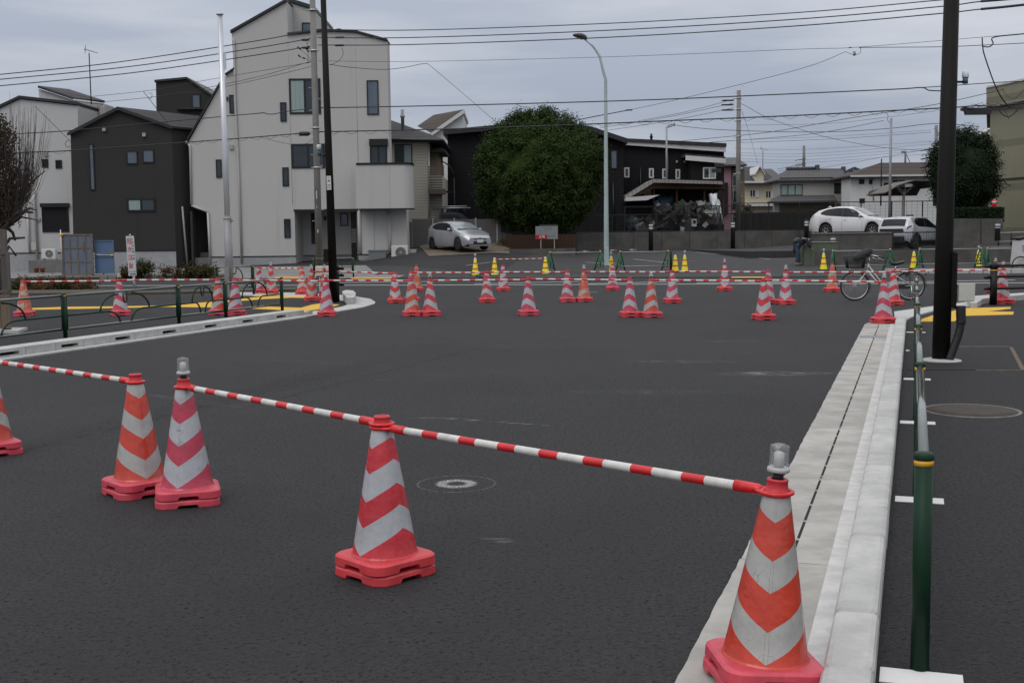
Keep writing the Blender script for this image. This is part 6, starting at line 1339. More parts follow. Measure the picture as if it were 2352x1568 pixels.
blob('purple blue cloth hanging in the scrap shed', 'hanging_cloth', 'cloth', 1499, 462, 1514, 512, 73.2, mat('purple_cloth', (.05, .05, .10), .8, var=.2), 3); blob('teal green tarpaulin inside the scrap shed', 'hanging_cloth', 'cloth', 1508, 452, 1546, 500, 74.5, mat('teal_cloth', (.012, .045, .048), .8, var=.3), 4)
blob('orange cloth heap inside the scrap shed', 'cloth_heap', 'cloth', 1553, 462, 1572, 480, 74, mat('orange_cloth', (.28, .055, .02), .8), 5, .1, .3); blob('stacked white sacks under the shed roof at right', 'sack_pile', 'sacks', 1601, 462, 1621, 512, 73.4, mat('pale_sacks', (.22, .21, .19), .8, var=.2), 6, .1, .3)
h2 = House('plywood board leaning under the shed roof peak', 74, 1488, 452, 'board', name='plywood_board'); h2.wall([(1478, 452), (1480, 428), (1496, 424), (1496, 453)], .3, .05, mat('plywood', (.33, .20, .10), .8, var=.1), 'board', 0)
rr = random.Random(77); jk = MB(); hj = House('heap of grey scrap metal and odds and ends in the shed', 73.6, 1540, 525, 'scrap heap', name='scrap_heap')
cols = [mat('junk_%s' % n_, c_, .7, var=.3) for n_, c_ in (('grey', (.05, .05, .05)), ('brown', (.045, .03, .024)), ('pale', (.20, .20, .19)), ('dark', (.012, .012, .012)), ('blue', (.02, .035, .06)), ('green', (.02, .035, .02)))]
for k in range(240):
    px = rr.uniform(1440, 1640); top = 500 if px < 1500 else 470; py = rr.uniform(top, 530); X, Z = hj.p(px, py); s = rr.uniform(.06, .28); v = Vector((X, rr.uniform(-1.2, 1.0), Z)); rot = Matrix.Rotation(rr.uniform(0, 3), 3, 'Y') @ Matrix.Rotation(rr.uniform(-1, 1), 3, 'X')
    dx, dy_, dz = s*rr.uniform(.3, 1.6), s*.5, s*rr.uniform(.3, 1.2); vs = [v+rot@Vector((a*dx, b*dy_, c_*dz)) for c_ in (-1, 1) for b in (-1, 1) for a in (-1, 1)]
    jk.add(vs, [(0, 2, 3, 1), (4, 5, 7, 6), (0, 1, 5, 4), (2, 6, 7, 3), (0, 4, 6, 2), (1, 3, 7, 5)], rr.choice([0, 0, 0, 1, 1, 2, 3, 3, 3, 3, 4, 5]))
o = jk.build('pieces', cols, hj.root)
h2 = House('small white plate on the fence before the scrap shed', 71, 1581, 560, 'sign', name='fence_sign'); X0, X1, Z0, Z1 = h2.rect(1577, 536, 1586, 551); o = MB().box(X0, X1, -.06, -.035, Z0, Z1).build('plate', TRIM_W, h2.root); text('駐', .20, INK, o, ((X0+X1)/2, -.064, (Z0+Z1)/2))
h2 = House('white appliance standing behind the parking fence', 71.8, 1595, 545, 'appliance', name='appliance'); h2.box(1590, 503, 1600, 520, 0, 0, .4, TRIM_W, 'casing'); h2.box(1592, 506, 1598, 513, 0, -.02, 0, DARKGAP, 'door')
h2 = House('white cloth strips hanging on the parking fence', 71.2, 1570, 560, 'cloth', name='hanging_cloth'); 
for k in range(4): h2.box(1563+k*3.2, 520+k, 1565+k*3.2, 550-k*2, 0, -.05, 0, WSH, 'strip')
# ------------------------------------------------------------------ cars
def carpaint(name, c, metal=.3, rough=.32): return mat(name, c, rough, metal, var=.04, vscale=.6, coat=.6)
PT_SIL = carpaint('silver_car_paint', (.36, .37, .39), .45, .3); PT_WHT = carpaint('white_car_paint', (.58, .58, .585), 0, .3); PT_SIL2 = carpaint('light_silver_car_paint', (.42, .43, .45), .35); PT_NAVY = carpaint('navy_car_paint', (.012, .016, .028), .2)
CLAD = mat('black_car_trim', (.012, .012, .013), .55); CGL = mat('tinted_car_glass', (.006, .007, .009), .08, spec=.35); CGL2 = mat('windscreen_glass', (.16, .19, .20), .08, spec=.8, c2=(.24, .27, .28), vscale=1.2); TYRE = mat('tyre', (.014, .014, .014), .85); RIM = mat('wheel_rim', (.28, .28, .29), .35, .7); RIMD = mat('dark_rim', (.06, .06, .065), .4, .6)
LAMPC = mat('head_lamp_clear', (.50, .52, .54), .12, .3, c2=(.16, .17, .18), vscale=14); LAMPR = mat('tail_lamp_red', (.10, .008, .008), .25); PLATE = mat('number_plate_white', (.52, .53, .50), .5)
def tabf(tab): return lambda x: lerp_tab(tab, x)
def car(name, label, loc, yaw, P, grp='parked cars'):
    t = thing(name, label, 'car', loc, yaw, grp); L, Wd = P['L'], P['W']; top = tabf(P['top']); belt = tabf(P['belt']); roofy = P.get('tumble', .80); wr = P['wr']; xw = P['xw']
    def sm(x, a, b): u = max(0, min(1, (x-a)/(b-a))); return u*u*(3-2*u)
    def hw(x): return Wd/2*(.74+.26*(1-(1-min(1, max(0, x/.75)))**2.2))*(.80+.20*(1-(1-min(1, max(0, (L-x)/.55)))**2.2))
    def section(x):
        w_ = hw(x); zt = top(x); zb = P['sill']+.10*(1-sm(x, 0, .35))+.12*(sm(x, L-.4, L)); arch = 0
        for a in xw:
            d = abs(x-a)
            if d < wr+.055: zb = max(zb, wr+math.sqrt(max(0, (wr+.055)**2-d*d)))
        bz = min(belt(x), zt-.015); g_ = max(0, zt-bz); tum = min(1, g_/.45)
        ym = w_*(.965); yr = w_*(.965-(.965-roofy)*tum)
        zb = min(zb, bz-.08)
        mid = max(zb+.03, .56)
        return [(w_*.95, zb), (w_*.992, min(zb+.07, bz-.06)), (w_, min(max(mid, zb+.09), bz-.045)), (w_*.995, bz-.035), (ym, bz), (ym*.35+yr*.65, bz+(g_-.07*tum)*.66), (yr, zt-.075*tum-.005), (yr*.90, zt-.028*tum-.003), (yr*.55, zt-.006), (0, zt)]
    def surf(x, s):
        S = section(x); k = min(len(S)-2, int(s)); f_ = s-k; return Vector((L/2-x, S[k][0]*(1-f_)+S[k+1][0]*f_, S[k][1]*(1-f_)+S[k+1][1]*f_))
    N_ = int(L/.045); ring = []
    for i in range(N_+1):
        x = L*i/N_; S = section(x); ring.append([(L/2-x, y, z) for y, z in S]+[(L/2-x, -y, z) for y, z in S[-2::-1]])
    f = MB(); f.grid(ring[::-1]); f.add(ring[0], [tuple(range(len(ring[0])))]); f.add(ring[-1], [tuple(range(len(ring[-1])-1, -1, -1))]); body = f.build('body', P['paint'], t)
    f = MB(); f.box(-L/2+.25, L/2-.25, -Wd/2+.23, Wd/2-.23, .18, .72); f.box(-L/2+.12, L/2-.15, -Wd/2+.3, Wd/2-.3, P['sill']+.02, .5)
    for a in xw: f.box(L/2-a-wr-.03, L/2-a+wr+.03, -Wd/2+.22, Wd/2-.22, .2, 2*wr+.05)
    f.build('underbody', CLAD, t)
    def patch(nm, m, x0, x1, s0, s1, off=.008, n=10, parent=None, both=True, shape=None):
        for sd in ((1, -1) if both else (1,)):
            f = MB(); rows = []
            for i in range(n+1):
                x = x0+(x1-x0)*i/n; a, b = (s0, s1) if not shape else shape(i/n)
                row = []
                for j in range(5):
                    p = surf(x, a+(b-a)*j/4); row.append((p.x, (p.y+off)*sd, p.z+off*.3))
                rows.append(row if sd > 0 else row[::-1])
            f.grid(rows); f.build(nm, m, parent or t)
    gx0, gx1 = P['gl']
    patch('side_window', CGL, gx0, gx1, 4.12, 5.95, .010, 14, shape=lambda u: (4.12+(.25*max(0, (u-.86)/.14)), 4.13+1.8*min(1, (u+.001)/P.get('apil', .22))*(1-.55*max(0, (u-.86)/.14)**1.5)))
    for xx in P['pil']: patch('pillar', CLAD, xx-.035, xx+.035, 4.1, 5.96, .014, 2)
    ws0, ws1 = P['ws']
    def top_patch(nm, m, x0, x1, k=.9, off=.010):
        f = MB(); rows = []
        for i in range(9):
            x = x0+(x1-x0)*i/8; rows.append([(L/2-x+(off if x < L/2 else -off), surf(x, 7.0).y*k*q, (surf(x, 9).z if abs(q) < .5 else surf(x, 9).z-.02*(abs(q)-.5)*2)+off*.9) for q in (1, .75, .5, .25, 0, -.25, -.5, -.75, -1)])
        f.grid(rows); return f.build(nm, m, t)
    o = top_patch('windscreen', P.get('wsm', CGL2), ws0, ws1, 1.0)
    x_ = ws0; f = MB(); f.tube([(L/2-x_-.02, -hw(x_)*.7, top(x_)+.03), (L/2-x_-.05, 0, top(x_)+.04), (L/2-x_-.02, hw(x_)*.7, top(x_)+.03)], .014, 5); f.build('wiper', CLAD, o)
    r0_, r1_ = P['rw']; top_patch('rear_window', CGL, r0_, r1_, .92)
    hx0, hx1, hs0, hs1 = P['head']; patch('headlight', LAMPC, hx0, hx1, hs0, hs1, .012, 6)
    tx0, tx1, ts0, ts1 = P['tail']; patch('tail_light', P.get('tailm', LAMPR), tx0, tx1, ts0, ts1, .012, 4)
    for xx in P['doors']: patch('door_seam', CLAD, xx-.006, xx+.006, .6, 4.0, .003, 1)
    for xx in P['handles']:
        for sd in (1, -1):
            p = surf(xx, 3.35); f = MB(); f.bbox(p.x-.09, p.x+.09, min(sd*p.y, sd*(p.y+.03)), max(sd*p.y, sd*(p.y+.03)), p.z-.10, p.z-.065, .005); f.build('door_handle', P['paint'], t)
    for sd in (1, -1):
        p = surf(gx0+.28, 4.3); f = MB(); rows = []
        for i in range(7): a = math.pi*i/6; rows.append([(p.x+.03-.06*math.cos(a)*.9+.02, sd*(p.y+.11)+.10*math.sin(a)*math.cos(q), p.z+.05+.07*math.sin(a)*math.sin(q)) for q in [2*math.pi*j/10 for j in range(11)]])
        f.grid(rows); f.build('side_mirror', P.get('mir', P['paint']), t)
    # front end
    f = MB(); w0 = hw(0)
    def fr(nm, m, y0, y1, z0, z1, d=.012, x0=0.0, parent=None, rear=False):
        f = MB(); xx = (L/2-x0) if not rear else -(L/2)
        f.prism([(y0[0], z0), (y0[1], z0), (y1[1], z1), (y1[0], z1)], 0, d); vs = [((xx+y) if not rear else xx-y, x, z) for x, y, z in f.v]; f.v = vs; return f.build(nm, m, parent or t)
    for q in P['front']: fr(*q)
    for q in P.get('rear', []): fr(*q, rear=True)
    for q in P.get('clad', []): patch('lower_cladding', CLAD, *q)
    for a in xw:
        if P.get('archclad'):
            for sd in (1, -1):
                f = MB(); pts = []
                for k in range(13): g_ = math.pi*k/12; xx = a+(wr+.09)*math.cos(g_); pts.append((L/2-xx, sd*(hw(max(0, min(L, a)))+.004), wr+(wr+.09)*math.sin(g_)))
                f.tube(pts, .045, 6); f.build('wheel_arch', CLAD, t)
        for sd in (1, -1):
            f = MB(); y0 = sd*(hw(a)-.03); y1 = sd*(hw(a)-.24)
            prof = [(wr*.62, 0), (wr*.93, .0), (wr, .03), (wr, .18), (wr*.93, .21), (wr*.62, .21)]
            n = 24; rows = [[(L/2-a+r_*math.cos(2*math.pi*j/n), y0-sd*d_, wr+r_*math.sin(2*math.pi*j/n)) for j in range(n+1)] for r_, d_ in prof]; f.grid(rows if sd < 0 else rows[::-1]); wh = f.build('tyre', TYRE, t)
            f = MB(); f.tube([(L/2-a, y0-sd*.06, wr), (L/2-a, y0-sd*.05, wr)], wr*.64, 20, 1)
            for k in range(P.get('spk', 7)):
                g_ = 2*math.pi*k/P.get('spk', 7); c_, s_ = math.cos(g_), math.sin(g_); f.tube([(L/2-a+c_*.03, y0-sd*.02, wr+s_*.03), (L/2-a+c_*wr*.6, y0-sd*.03, wr+s_*wr*.6)], [.03, .022], 6, 0)
            f.tube([(L/2-a+wr*.60*math.cos(2*math.pi*j/20), y0-sd*.025, wr+wr*.60*math.sin(2*math.pi*j/20)) for j in range(20)], .014, 6, 0, closed=True); f.build('rim', [P.get('rimm', RIM), CLAD], wh)
    return t, surf
aqua = dict(L=4.0, W=1.69, top=[(0, .60), (.06, .70), (.3, .80), (.75, .92), (1.05, 1.0), (1.45, 1.20), (1.85, 1.365), (2.2, 1.43), (2.6, 1.45), (3.1, 1.42), (3.55, 1.33), (3.75, 1.18), (3.92, .95), (4.0, .70)], belt=[(0, .52), (.3, .70), (.9, .88), (1.6, .93), (2.8, 1.0), (3.5, 1.07), (4, 1.0)],
    tumble=.70, wr=.30, xw=(.80, 3.35), sill=.20, paint=PT_SIL, gl=(1.22, 3.30), pil=(2.35,), ws=(1.08, 1.93), rw=(3.45, 3.78), head=(.10, .62, 2.6, 3.6), tail=(3.72, 3.94, 2.5, 4.2), doors=(1.25, 2.35), handles=(2.2, 3.05), rimm=RIMD, apil=.30,
    front=[('grille', CLAD, (-.42, .42), (-.34, .34), .26, .44), ('upper_grille', CLAD, (-.36, .36), (-.34, .34), .53, .57), ('number_plate', PLATE, (-.165, .165), (-.165, .165), .37, .53, .03), ('front_lip', PT_SIL, (-.62, .62), (-.62, .62), .215, .26, .04), ('badge', RIM, (-.06, .06), (-.04, .04), .585, .62, .02)])
S_ = G(1060, 576); t, sf = car('hatchback_car', 'silver hatchback facing the street on the dirt lot by the board fence', (S_.x-.12, 58.8, gz(S_.x, 58.8)+.02), -R(57), aqua)
def plate_text(root, s, loc, size, rz=90):
    o = text(s, size, mat('plate_green', (.01, .07, .035), .5), root, loc); o.rotation_euler = (R(90), 0, R(90)); return o
suv = dict(L=4.7, W=1.85, top=[(0, .72), (.08, .86), (.4, .98), (1.2, 1.10), (1.6, 1.30), (2.05, 1.55), (2.5, 1.64), (3.1, 1.65), (3.7, 1.58), (4.15, 1.45), (4.5, 1.15), (4.65, .98), (4.7, .75)], belt=[(0, .6), (.4, .88), (1.2, 1.02), (2.5, 1.05), (3.6, 1.14), (4.3, 1.20), (4.7, 1.0)],
    tumble=.72, wr=.36, xw=(.95, 3.64), sill=.26, paint=PT_WHT, gl=(1.40, 3.95), pil=(2.68,), ws=(1.25, 2.15), rw=(4.0, 4.42), head=(.12, .75, 3.0, 3.7), tail=(4.30, 4.66, 3.1, 3.9), doors=(1.5, 2.68, 3.6), handles=(2.5, 3.4), rimm=RIM, clad=[(.4, 4.3, .0, .9, .006, 20)],
    front=[('grille', CLAD, (-.5, .5), (-.45, .45), .35, .62), ('number_plate', PLATE, (-.165, .165), (-.165, .165), .45, .61, .03)])
YW = 65.5; cW = W(1962, 540, YW); t, sf = car('suv_car', 'white parked car on the upper terrace, nose to the right', (cW.x, YW, pz2), -R(40), suv); t.scale.z = 1.05
f = MB(); f.prism([(-1.6, 1.62), (-1.35, 1.62), (-1.42, 1.70)], -.02, .02); f.build('roof_antenna', PT_WHT, t)
yar = dict(L=4.18, W=1.77, top=[(0, .75), (.08, .88), (.4, .98), (1.1, 1.08), (1.5, 1.30), (1.9, 1.50), (2.3, 1.58), (3.0, 1.59), (3.5, 1.56), (3.85, 1.46), (4.02, 1.20), (4.12, 1.0), (4.18, .72)], belt=[(0, .6), (.4, .86), (1.1, .98), (2.3, 1.02), (3.2, 1.06), (3.7, 1.22), (4.18, 1.05)],
    tumble=.76, wr=.34, xw=(.86, 3.42), sill=.30, paint=PT_SIL2, gl=(1.28, 3.40), pil=(2.45,), ws=(1.15, 2.0), rw=(3.86, 4.06), head=(.12, .6, 3.0, 3.6), tail=(3.86, 4.12, 2.9, 3.6), doors=(1.3, 2.45), handles=(2.3, 3.05), rimm=RIMD, spk=10, archclad=True, mir=CLAD, clad=[(.3, 3.9, .0, 1.25, .008, 20)],
    front=[('grille', CLAD, (-.5, .5), (-.45, .45), .35, .62)], rear=[('tail_band', CLAD, (-.62, .62), (-.60, .60), .86, .99, .05), ('rear_bumper', CLAD, (-.70, .70), (-.68, .68), .30, .62, .03), ('number_plate', PLATE, (-.165, .165), (-.165, .165), .68, .83, .02)])
YS = 58.2; cS = W(2092, 560, YS); t, sf = car('small_suv_car', 'light silver high car with black wheel arches behind the thick right pole', (cS.x+.1, YS, pz), R(43), yar)
# dark van roof with ladder rack behind the board fence
h_ = House('dark van with ladders on its roof rack behind the board fence', 66.5, 1045, 520, 'van', name='van'); X0, X1, Z0, Z1 = h_.rect(1010, 487, 1076, 540); 
MB().prism([(X0, Z0-1), (X1+.5, Z0-1), (X1+.3, Z1-.75), (X1-.35, Z1-.1), (X1-.8, Z1), (X0, Z1)], 0, 1.6).build('body', PT_NAVY, h_.root)
MB().prism([(X0+.1, Z1-.65), (X1-.15, Z1-.65), (X1-.55, Z1-.18), (X0+.1, Z1-.14)], -.012, .0).build('side_window', CGL, h_.root); f = MB()
for k in range(4): f.box(X0+.1+k*.42, X0+.16+k*.42, .1, 1.5, Z1, Z1+.18)
f.build('roof_rack', CLAD, h_.root); f = MB(); f.tube([(X0-.4, .3, Z1+.22), (X1+.1, .3, Z1+.22)], .035, 6); f.tube([(X0-.4, .7, Z1+.22), (X1+.1, .7, Z1+.22)], .035, 6); f.tube([(X0-.4, .5, Z1+.32), (X1-.1, .5, Z1+.32)], .03, 6); f.build('ladder', gal, h_.root)
h_ = House('dark blue parked car half hidden behind the bicycle shelter post', 72, 2060, 520, 'car', name='parked_car'); X0, X1, Z0, Z1 = h_.rect(2033, 507, 2086, 545); o = MB().prism([(X0, Z0), (X1, Z0), (X1, Z1-.5), (X1-.25, Z1-.1), (X1-.6, Z1), (X0+.6, Z1), (X0+.15, Z1-.35), (X0, Z1-.5)], 0, 1.6).build('body', PT_NAVY, h_.root); MB().prism([(X0+.3, Z1-.42), (X1-.25, Z1-.42), (X1-.62, Z1-.09), (X0+.62, Z1-.09)], -.012, 0).build('side_window', CGL, h_.root)
# ------------------------------------------------------------------ bicycle shelter
h_ = House('small bicycle shelter with a curved dark roof on a cream post', 73, 2055, 535, 'shelter', name='bicycle_shelter'); SB = mat('shelter_underside', (.10, .085, .07), .7)
pts = [h_.p(*q, -.8) for q in [(2028, 445), (2060, 427), (2095, 416), (2138, 417), (2150, 430)]]
f = MB(); pu = [(x, z+.06) for x, z in pts]; f.prism(pts+pu[::-1], -1.2, 2.6, 0); f.prism([h_.p(2027, 447, -.8), h_.p(2028, 436, -.8), h_.p(2050, 430, -.8), h_.p(2139, 424, -.8), h_.p(2152, 427, -.8), h_.p(2142, 446, -.8)], 2.0, 2.1, 0); f.build('roof', SB, h_.root)
(x_, z0) = h_.p(2074, 535); z1 = h_.p(2074, 432)[1]; f = MB(); f.tube([(x_, 0, z0), (x_, 0, z1-.3), (x_+.1, 0, z1)], .09, 10); f.tube([(x_, 0, z1-.4), (x_-.5, 0, z1+.1)], .05, 8); f.tube([(x_, 0, z1-.4), (x_+.6, 0, z1+.15)], .05, 8); f.tube([(x_, 0, h_.p(0, 462)[1]), (h_.p(2042, 447)[0], 0, h_.p(0, 447)[1])], .04, 8); f.build('post', PIPE_W, h_.root)
# ------------------------------------------------------------------ bicycle
CHR = mat('chrome', (.55, .55, .56), .25, .9); FRM = mat('pale_silver_frame', (.50, .50, .50), .35, .3, coat=.4)
def bicycle(label, fa, ra, dark=False, basket=True):
    d = ra-fa; d.z = 0; WB = d.length; t = thing('bicycle', label, 'bicycle', fa, math.atan2(d.y, d.x), None); r_ = .335; k = WB/1.12
    X = lambda x: x*k
    def wheel(x):
        f = MB(); n = 40; f.tube([(x+(r_-.02)*math.cos(2*math.pi*j/n), 0, r_+(r_-.02)*math.sin(2*math.pi*j/n)) for j in range(n)], .021, 8, closed=True); w_ = f.build('tyre', TYRE, t)
        f = MB(); f.tube([(x+(r_-.042)*math.cos(2*math.pi*j/n), 0, r_+(r_-.042)*math.sin(2*math.pi*j/n)) for j in range(n)], .010, 6, closed=True); f.tube([(x, -.05, r_), (x, .05, r_)], .022, 10); f.build('rim', CHR, w_)
        f = MB()
        for j in range(28): a = 2*math.pi*j/28; f.tube([(x+.018*math.cos(a+.9*(-1)**j), .025*(-1)**j, r_+.018*math.sin(a+.9*(-1)**j)), (x+(r_-.045)*math.cos(a), 0, r_+(r_-.045)*math.sin(a))], .0018, 3, cap=False)
        f.build('spokes', CHR, w_)
    wheel(0); wheel(WB)
    ht, hb = Vector((X(.27), 0, .84)), Vector((X(.235), 0, .70)); bb = Vector((X(.66), 0, .29)); st = Vector((X(.80), 0, .66)); ra_ = Vector((WB, 0, r_))
    f = MB(); f.tube([hb+Vector((0, 0, -.03)), ht], .022, 10); f.tube([hb, Vector((X(.42), 0, .45)), bb], .021, 10); f.tube([ht-Vector((0, 0, .05)), Vector((X(.50), 0, .46)), bb+Vector((.04, 0, .05))], .015, 8); f.tube([bb, st], .018, 8)
    for s in (-1, 1): f.tube([bb+Vector((0, s*.03, 0)), ra_+Vector((0, s*.06, 0))], .011, 6); f.tube([st+Vector((0, s*.02, -.08)), ra_+Vector((0, s*.06, 0))], .009, 6)
    f.build('frame', FRM, t)
    f = MB()
    for s in (-1, 1): f.tube([hb+Vector((-.01, s*.045, -.02)), Vector((X(.10), s*.05, .46)), Vector((0, s*.05, r_))], .012, 6)
    f.tube([hb+Vector((0, -.05, -.02)), hb+Vector((0, .05, -.02))], .016, 6); f.build('fork', FRM, t)
    f = MB(); f.tube([st, Vector((X(.83), 0, .80))], .013, 8); sp2 = f.build('seat_post', CHR, t)
    f = MB(); rows = []
    for i in range(9):
        u = i/8; x = X(.72)+.27*u; w_ = .03+.08*max(0, (u-.3)/.7)**1.2; zt_ = .86+.035*abs(u-.45)*2*(1 if u > .45 else .4); rows.append([(x, w_*math.cos(a), zt_-.02+(.022 if math.sin(a) > 0 else .05)*math.sin(a)) for a in [2*math.pi*j/12 for j in range(13)]])
    f.grid(rows); f.add(rows[0], [tuple(range(12))]); f.add(rows[-1], [tuple(range(11, -1, -1))]); f.build('saddle', mat('black_saddle', (.02, .02, .022), .45), t)
    f = MB(); f.tube([ht, Vector((X(.285), 0, .97))], .013, 8); f.tube([(X(.285), 0, .97), (X(.25), -.02, 1.0), (X(.30), -.18, 1.03), (X(.42), -.26, 1.0)], .012, 8); f.tube([(X(.285), 0, .97), (X(.25), .02, 1.0), (X(.30), .18, 1.03), (X(.42), .26, 1.0)], .012, 8); hb_ = f.build('handlebar', CHR, t)
    f = MB(); f.tube([(X(.42), -.26, 1.0), (X(.53), -.27, .975)], .018, 8); f.tube([(X(.42), .26, 1.0), (X(.53), .27, .975)], .018, 8); f.build('grip', BLACKP, hb_)
    f = MB(); f.tube([(X(.40), -.25, .97), (X(.45), -.265, .955), (X(.52), -.27, .915)], .008, 6); f.tube([(X(.40), .25, .97), (X(.52), .27, .915)], .008, 6); f.build('brake_lever', CHR, hb_)
    n = 16
    def fend(x, a0, a1, m=BLACKP):
        f = MB(); rr_ = r_+.022; rows = [[(x+rr_*math.cos(R(a0+(a1-a0)*i/n)), q*.028, r_+rr_*math.sin(R(a0+(a1-a0)*i/n))-.006*abs(q)) for q in (-1, -.5, 0, .5, 1)] for i in range(n+1)]; f.grid(rows); return f.build('mudguard', m, t)
    fend(0, 95, -25); fend(WB, 170, -8)
    f = MB(); f.slab([(X(.62), -.065), (WB-.02, -.062), (WB-.02, -.055), (X(.62), -.058)], .26, .36); f.tube([(X(.60), -.055, .34), (WB, -.05, .36)], .012, 6); f.build('chain_case', BLACKP, t)
    f = MB(); f.tube([bb+Vector((0, -.07, 0)), bb+Vector((0, .07, 0))], .02, 8); f.tube([bb+Vector((0, -.08, 0)), bb+Vector((-.14, -.09, -.08))], .010, 6); f.tube([bb+Vector((0, .08, 0)), bb+Vector((.14, .09, .08))], .010, 6); cr_ = f.build('crank', CHR, t)
    f = MB(); f.bbox(bb.x-.19, bb.x-.10, -.17, -.09, .195, .22, .005); f.bbox(bb.x+.10, bb.x+.19, .09, .17, .355, .38, .005); f.build('pedal', BLACKP, cr_)
    f = MB()
    for s in (-1, 1): f.tube([(X(.84), s*.04, .66), (WB+.10, s*.06, .72)], .007, 6); f.tube([(WB, s*.06, r_), (WB-.02, s*.06, .70)], .006, 6)
    f.slab([(X(.90), -.07), (WB+.12, -.07), (WB+.12, .07), (X(.90), .07)], .725, .733); f.build('rear_carrier', BLACKP, t)
    f = MB(); f.tube([(WB, -.09, r_), (WB+.02, -.13, .02)], .009, 6); f.tube([(WB, .09, r_), (WB+.02, .13, .02)], .009, 6); f.tube([(WB+.02, -.13, .015), (WB+.02, .13, .015)], .010, 6); f.build('kickstand', CHR, t)
    f = MB(); f.prism([(X(.92), .70), (WB+.02, .66), (WB-.10, .52)], -.075, -.065); f.build('skirt_guard', BLACKP, t)
    f = MB(); f.lathe([(.012, -.0), (.03, .02), (.032, .06)], 10); o = f.build('front_light', CHR, t, (-.08, 0, .70)); o.rotation_euler.y = R(-90)
    f = MB(); f.bbox(WB+.33, WB+.35, -.03, .03, .56, .62, .004); f.build('reflector', LAMPR, t)
    if basket:
        f = MB(); x0, x1, x2, x3 = -.17, .17, -.21, .21; z0, z1 = .74, 1.0
        rings_ = 8
        for i in range(rings_):
            u = i/(rings_-1); a, b = x0+(x2-x0)*u, x1+(x3-x1)*u; w_ = .13+.05*u; z = z0+(z1-z0)*u; rr_ = .006 if 0 < i < rings_-1 else .009
            f.tube([(a, -w_, z), (b, -w_, z), (b, w_, z), (a, w_, z)], rr_, 5, closed=True, sm=False)
        for i in range(9):
            u = i/8; f.tube([(x0+(x1-x0)*u, -.13, z0), (x2+(x3-x2)*u, -.18, z1)], .005, 4); f.tube([(x0+(x1-x0)*u, .13, z0), (x2+(x3-x2)*u, .18, z1)], .005, 4)
            f.tube([(x0, -.13+.26*u, z0), (x2, -.18+.36*u, z1)], .005, 4); f.tube([(x1, -.13+.26*u, z0), (x3, -.18+.36*u, z1)], .005, 4); f.tube([(x0+(x1-x0)*u, -.13, z0), (x0+(x1-x0)*u, .13, z0)], .005, 4)
        f.build('basket', BLACKP, t)
    return t
fa, ra = G(1963, 690.5, 0), G(2090, 689.5, 0); bk = bicycle('white city bicycle with a black front basket, standing on its kickstand', fa, ra)
# cover over basket / bag
rr = random.Random(9); f = MB(); rows = []
for i in range(9):
    a = math.pi*i/8; rows.append([(-.02+.21*-math.cos(a)*1.0+.08*math.sin(q)*math.sin(a), .17*math.sin(a)*math.cos(q), 1.06+.14*math.sin(a)*math.sin(q)+.05*-math.cos(a)+rr.uniform(-.01, .01)) for q in [2*math.pi*j/12 for j in range(13)]])
f.grid(rows); t = thing('bag', 'black cloth bag lying on top of the bicycle basket', 'bag', fa, bk.rotation_euler.z); f.build('cloth', mat('black_cloth', (.014, .015, .019), .8, var=.3), t, (.18, 0, -.02))
# ------------------------------------------------------------------ person bending over the cabinet
def bake(o, nm):
    bpy.context.view_layer.update(); dg = bpy.context.evaluated_depsgraph_get(); me = bpy.data.meshes.new_from_object(o.evaluated_get(dg)); me.name = nm; o.modifiers.clear(); o.data = me
def skin(nm, chains, m, parent, sub=2):
    vs = []; es = []; rs = []; idx = {}
    for ch in chains:
        prev = None
        for p, r_ in ch:
            key = tuple(round(c, 4) for c in p)
            if key not in idx: idx[key] = len(vs); vs.append(p); rs.append(r_)
            i = idx[key]
            if prev is not None and prev != i: es.append((prev, i))
            prev = i
    me = bpy.data.meshes.new(nm); me.from_pydata(vs, es, []); me.update(); me.materials.append(m); o = link(nm, me, parent)
    md = o.modifiers.new('Skin', 'SKIN'); ly = o.data.skin_vertices[0].data
    for i, r_ in enumerate(rs): ly[i].radius = (r_, r_) if not isinstance(r_, tuple) else r_
    ly[0].use_root = True; md.use_smooth_shade = True; s = o.modifiers.new('Sub', 'SUBSURF'); s.levels = sub; s.render_levels = sub; bake(o, nm)
    for p_ in o.data.polygons: p_.use_smooth = True
    return o
fp = G(1831, 610.5); t = thing('person', 'person in dark jacket and jeans bending forward over the green cabinet', 'person', fp)
SKIN = mat('skin', (.36, .21, .15), .6); JK = mat('navy_jacket', (.008, .010, .018), .85, var=.3); JN = mat('blue_jeans', (.028, .045, .085), .85, var=.3); HR = mat('black_hair', (.010, .008, .007), .6); SHO = mat('dark_shoes', (.03, .03, .03), .6)
hip = (0, 0, .82); b1 = (-.05, -.10, .80); b2 = (-.03, .11, .80)
kn1 = (-.02, -.13, .44); an1 = (-.08, -.13, .09); kn2 = (.10, .12, .44); an2 = (.12, .13, .09)
w1 = (.10, 0, .98); ch_ = (.30, 0, 1.10); nb = (.42, 0, 1.12); hd_ = (.50, 0, 1.08); hd2 = (.60, 0, 1.00)
s1, s2 = (.36, -.17, 1.09), (.36, .17, 1.09); e1, e2 = (.42, -.24, .86), (.50, .22, .88); h1, h2_ = (.56, -.16, .76), (.64, .15, .80)
body = skin('body', [[(hip, .10), (w1, .10), (ch_, .11), (nb, .055), (hd_, .075), (hd2, .078)], [(hip, .10), (b1, .08), (kn1, .052), (an1, .036), ((.02, -.14, .05), .03)], [(hip, .10), (b2, .08), (kn2, .052), (an2, .036), ((.22, .14, .05), .03)], [(ch_, .11), (s1, .055), (e1, .036), (h1, .024), ((.60, -.13, .73), .026)], [(ch_, .11), (s2, .055), (e2, .036), (h2_, .024), ((.68, .13, .77), .026)]], SKIN, t)
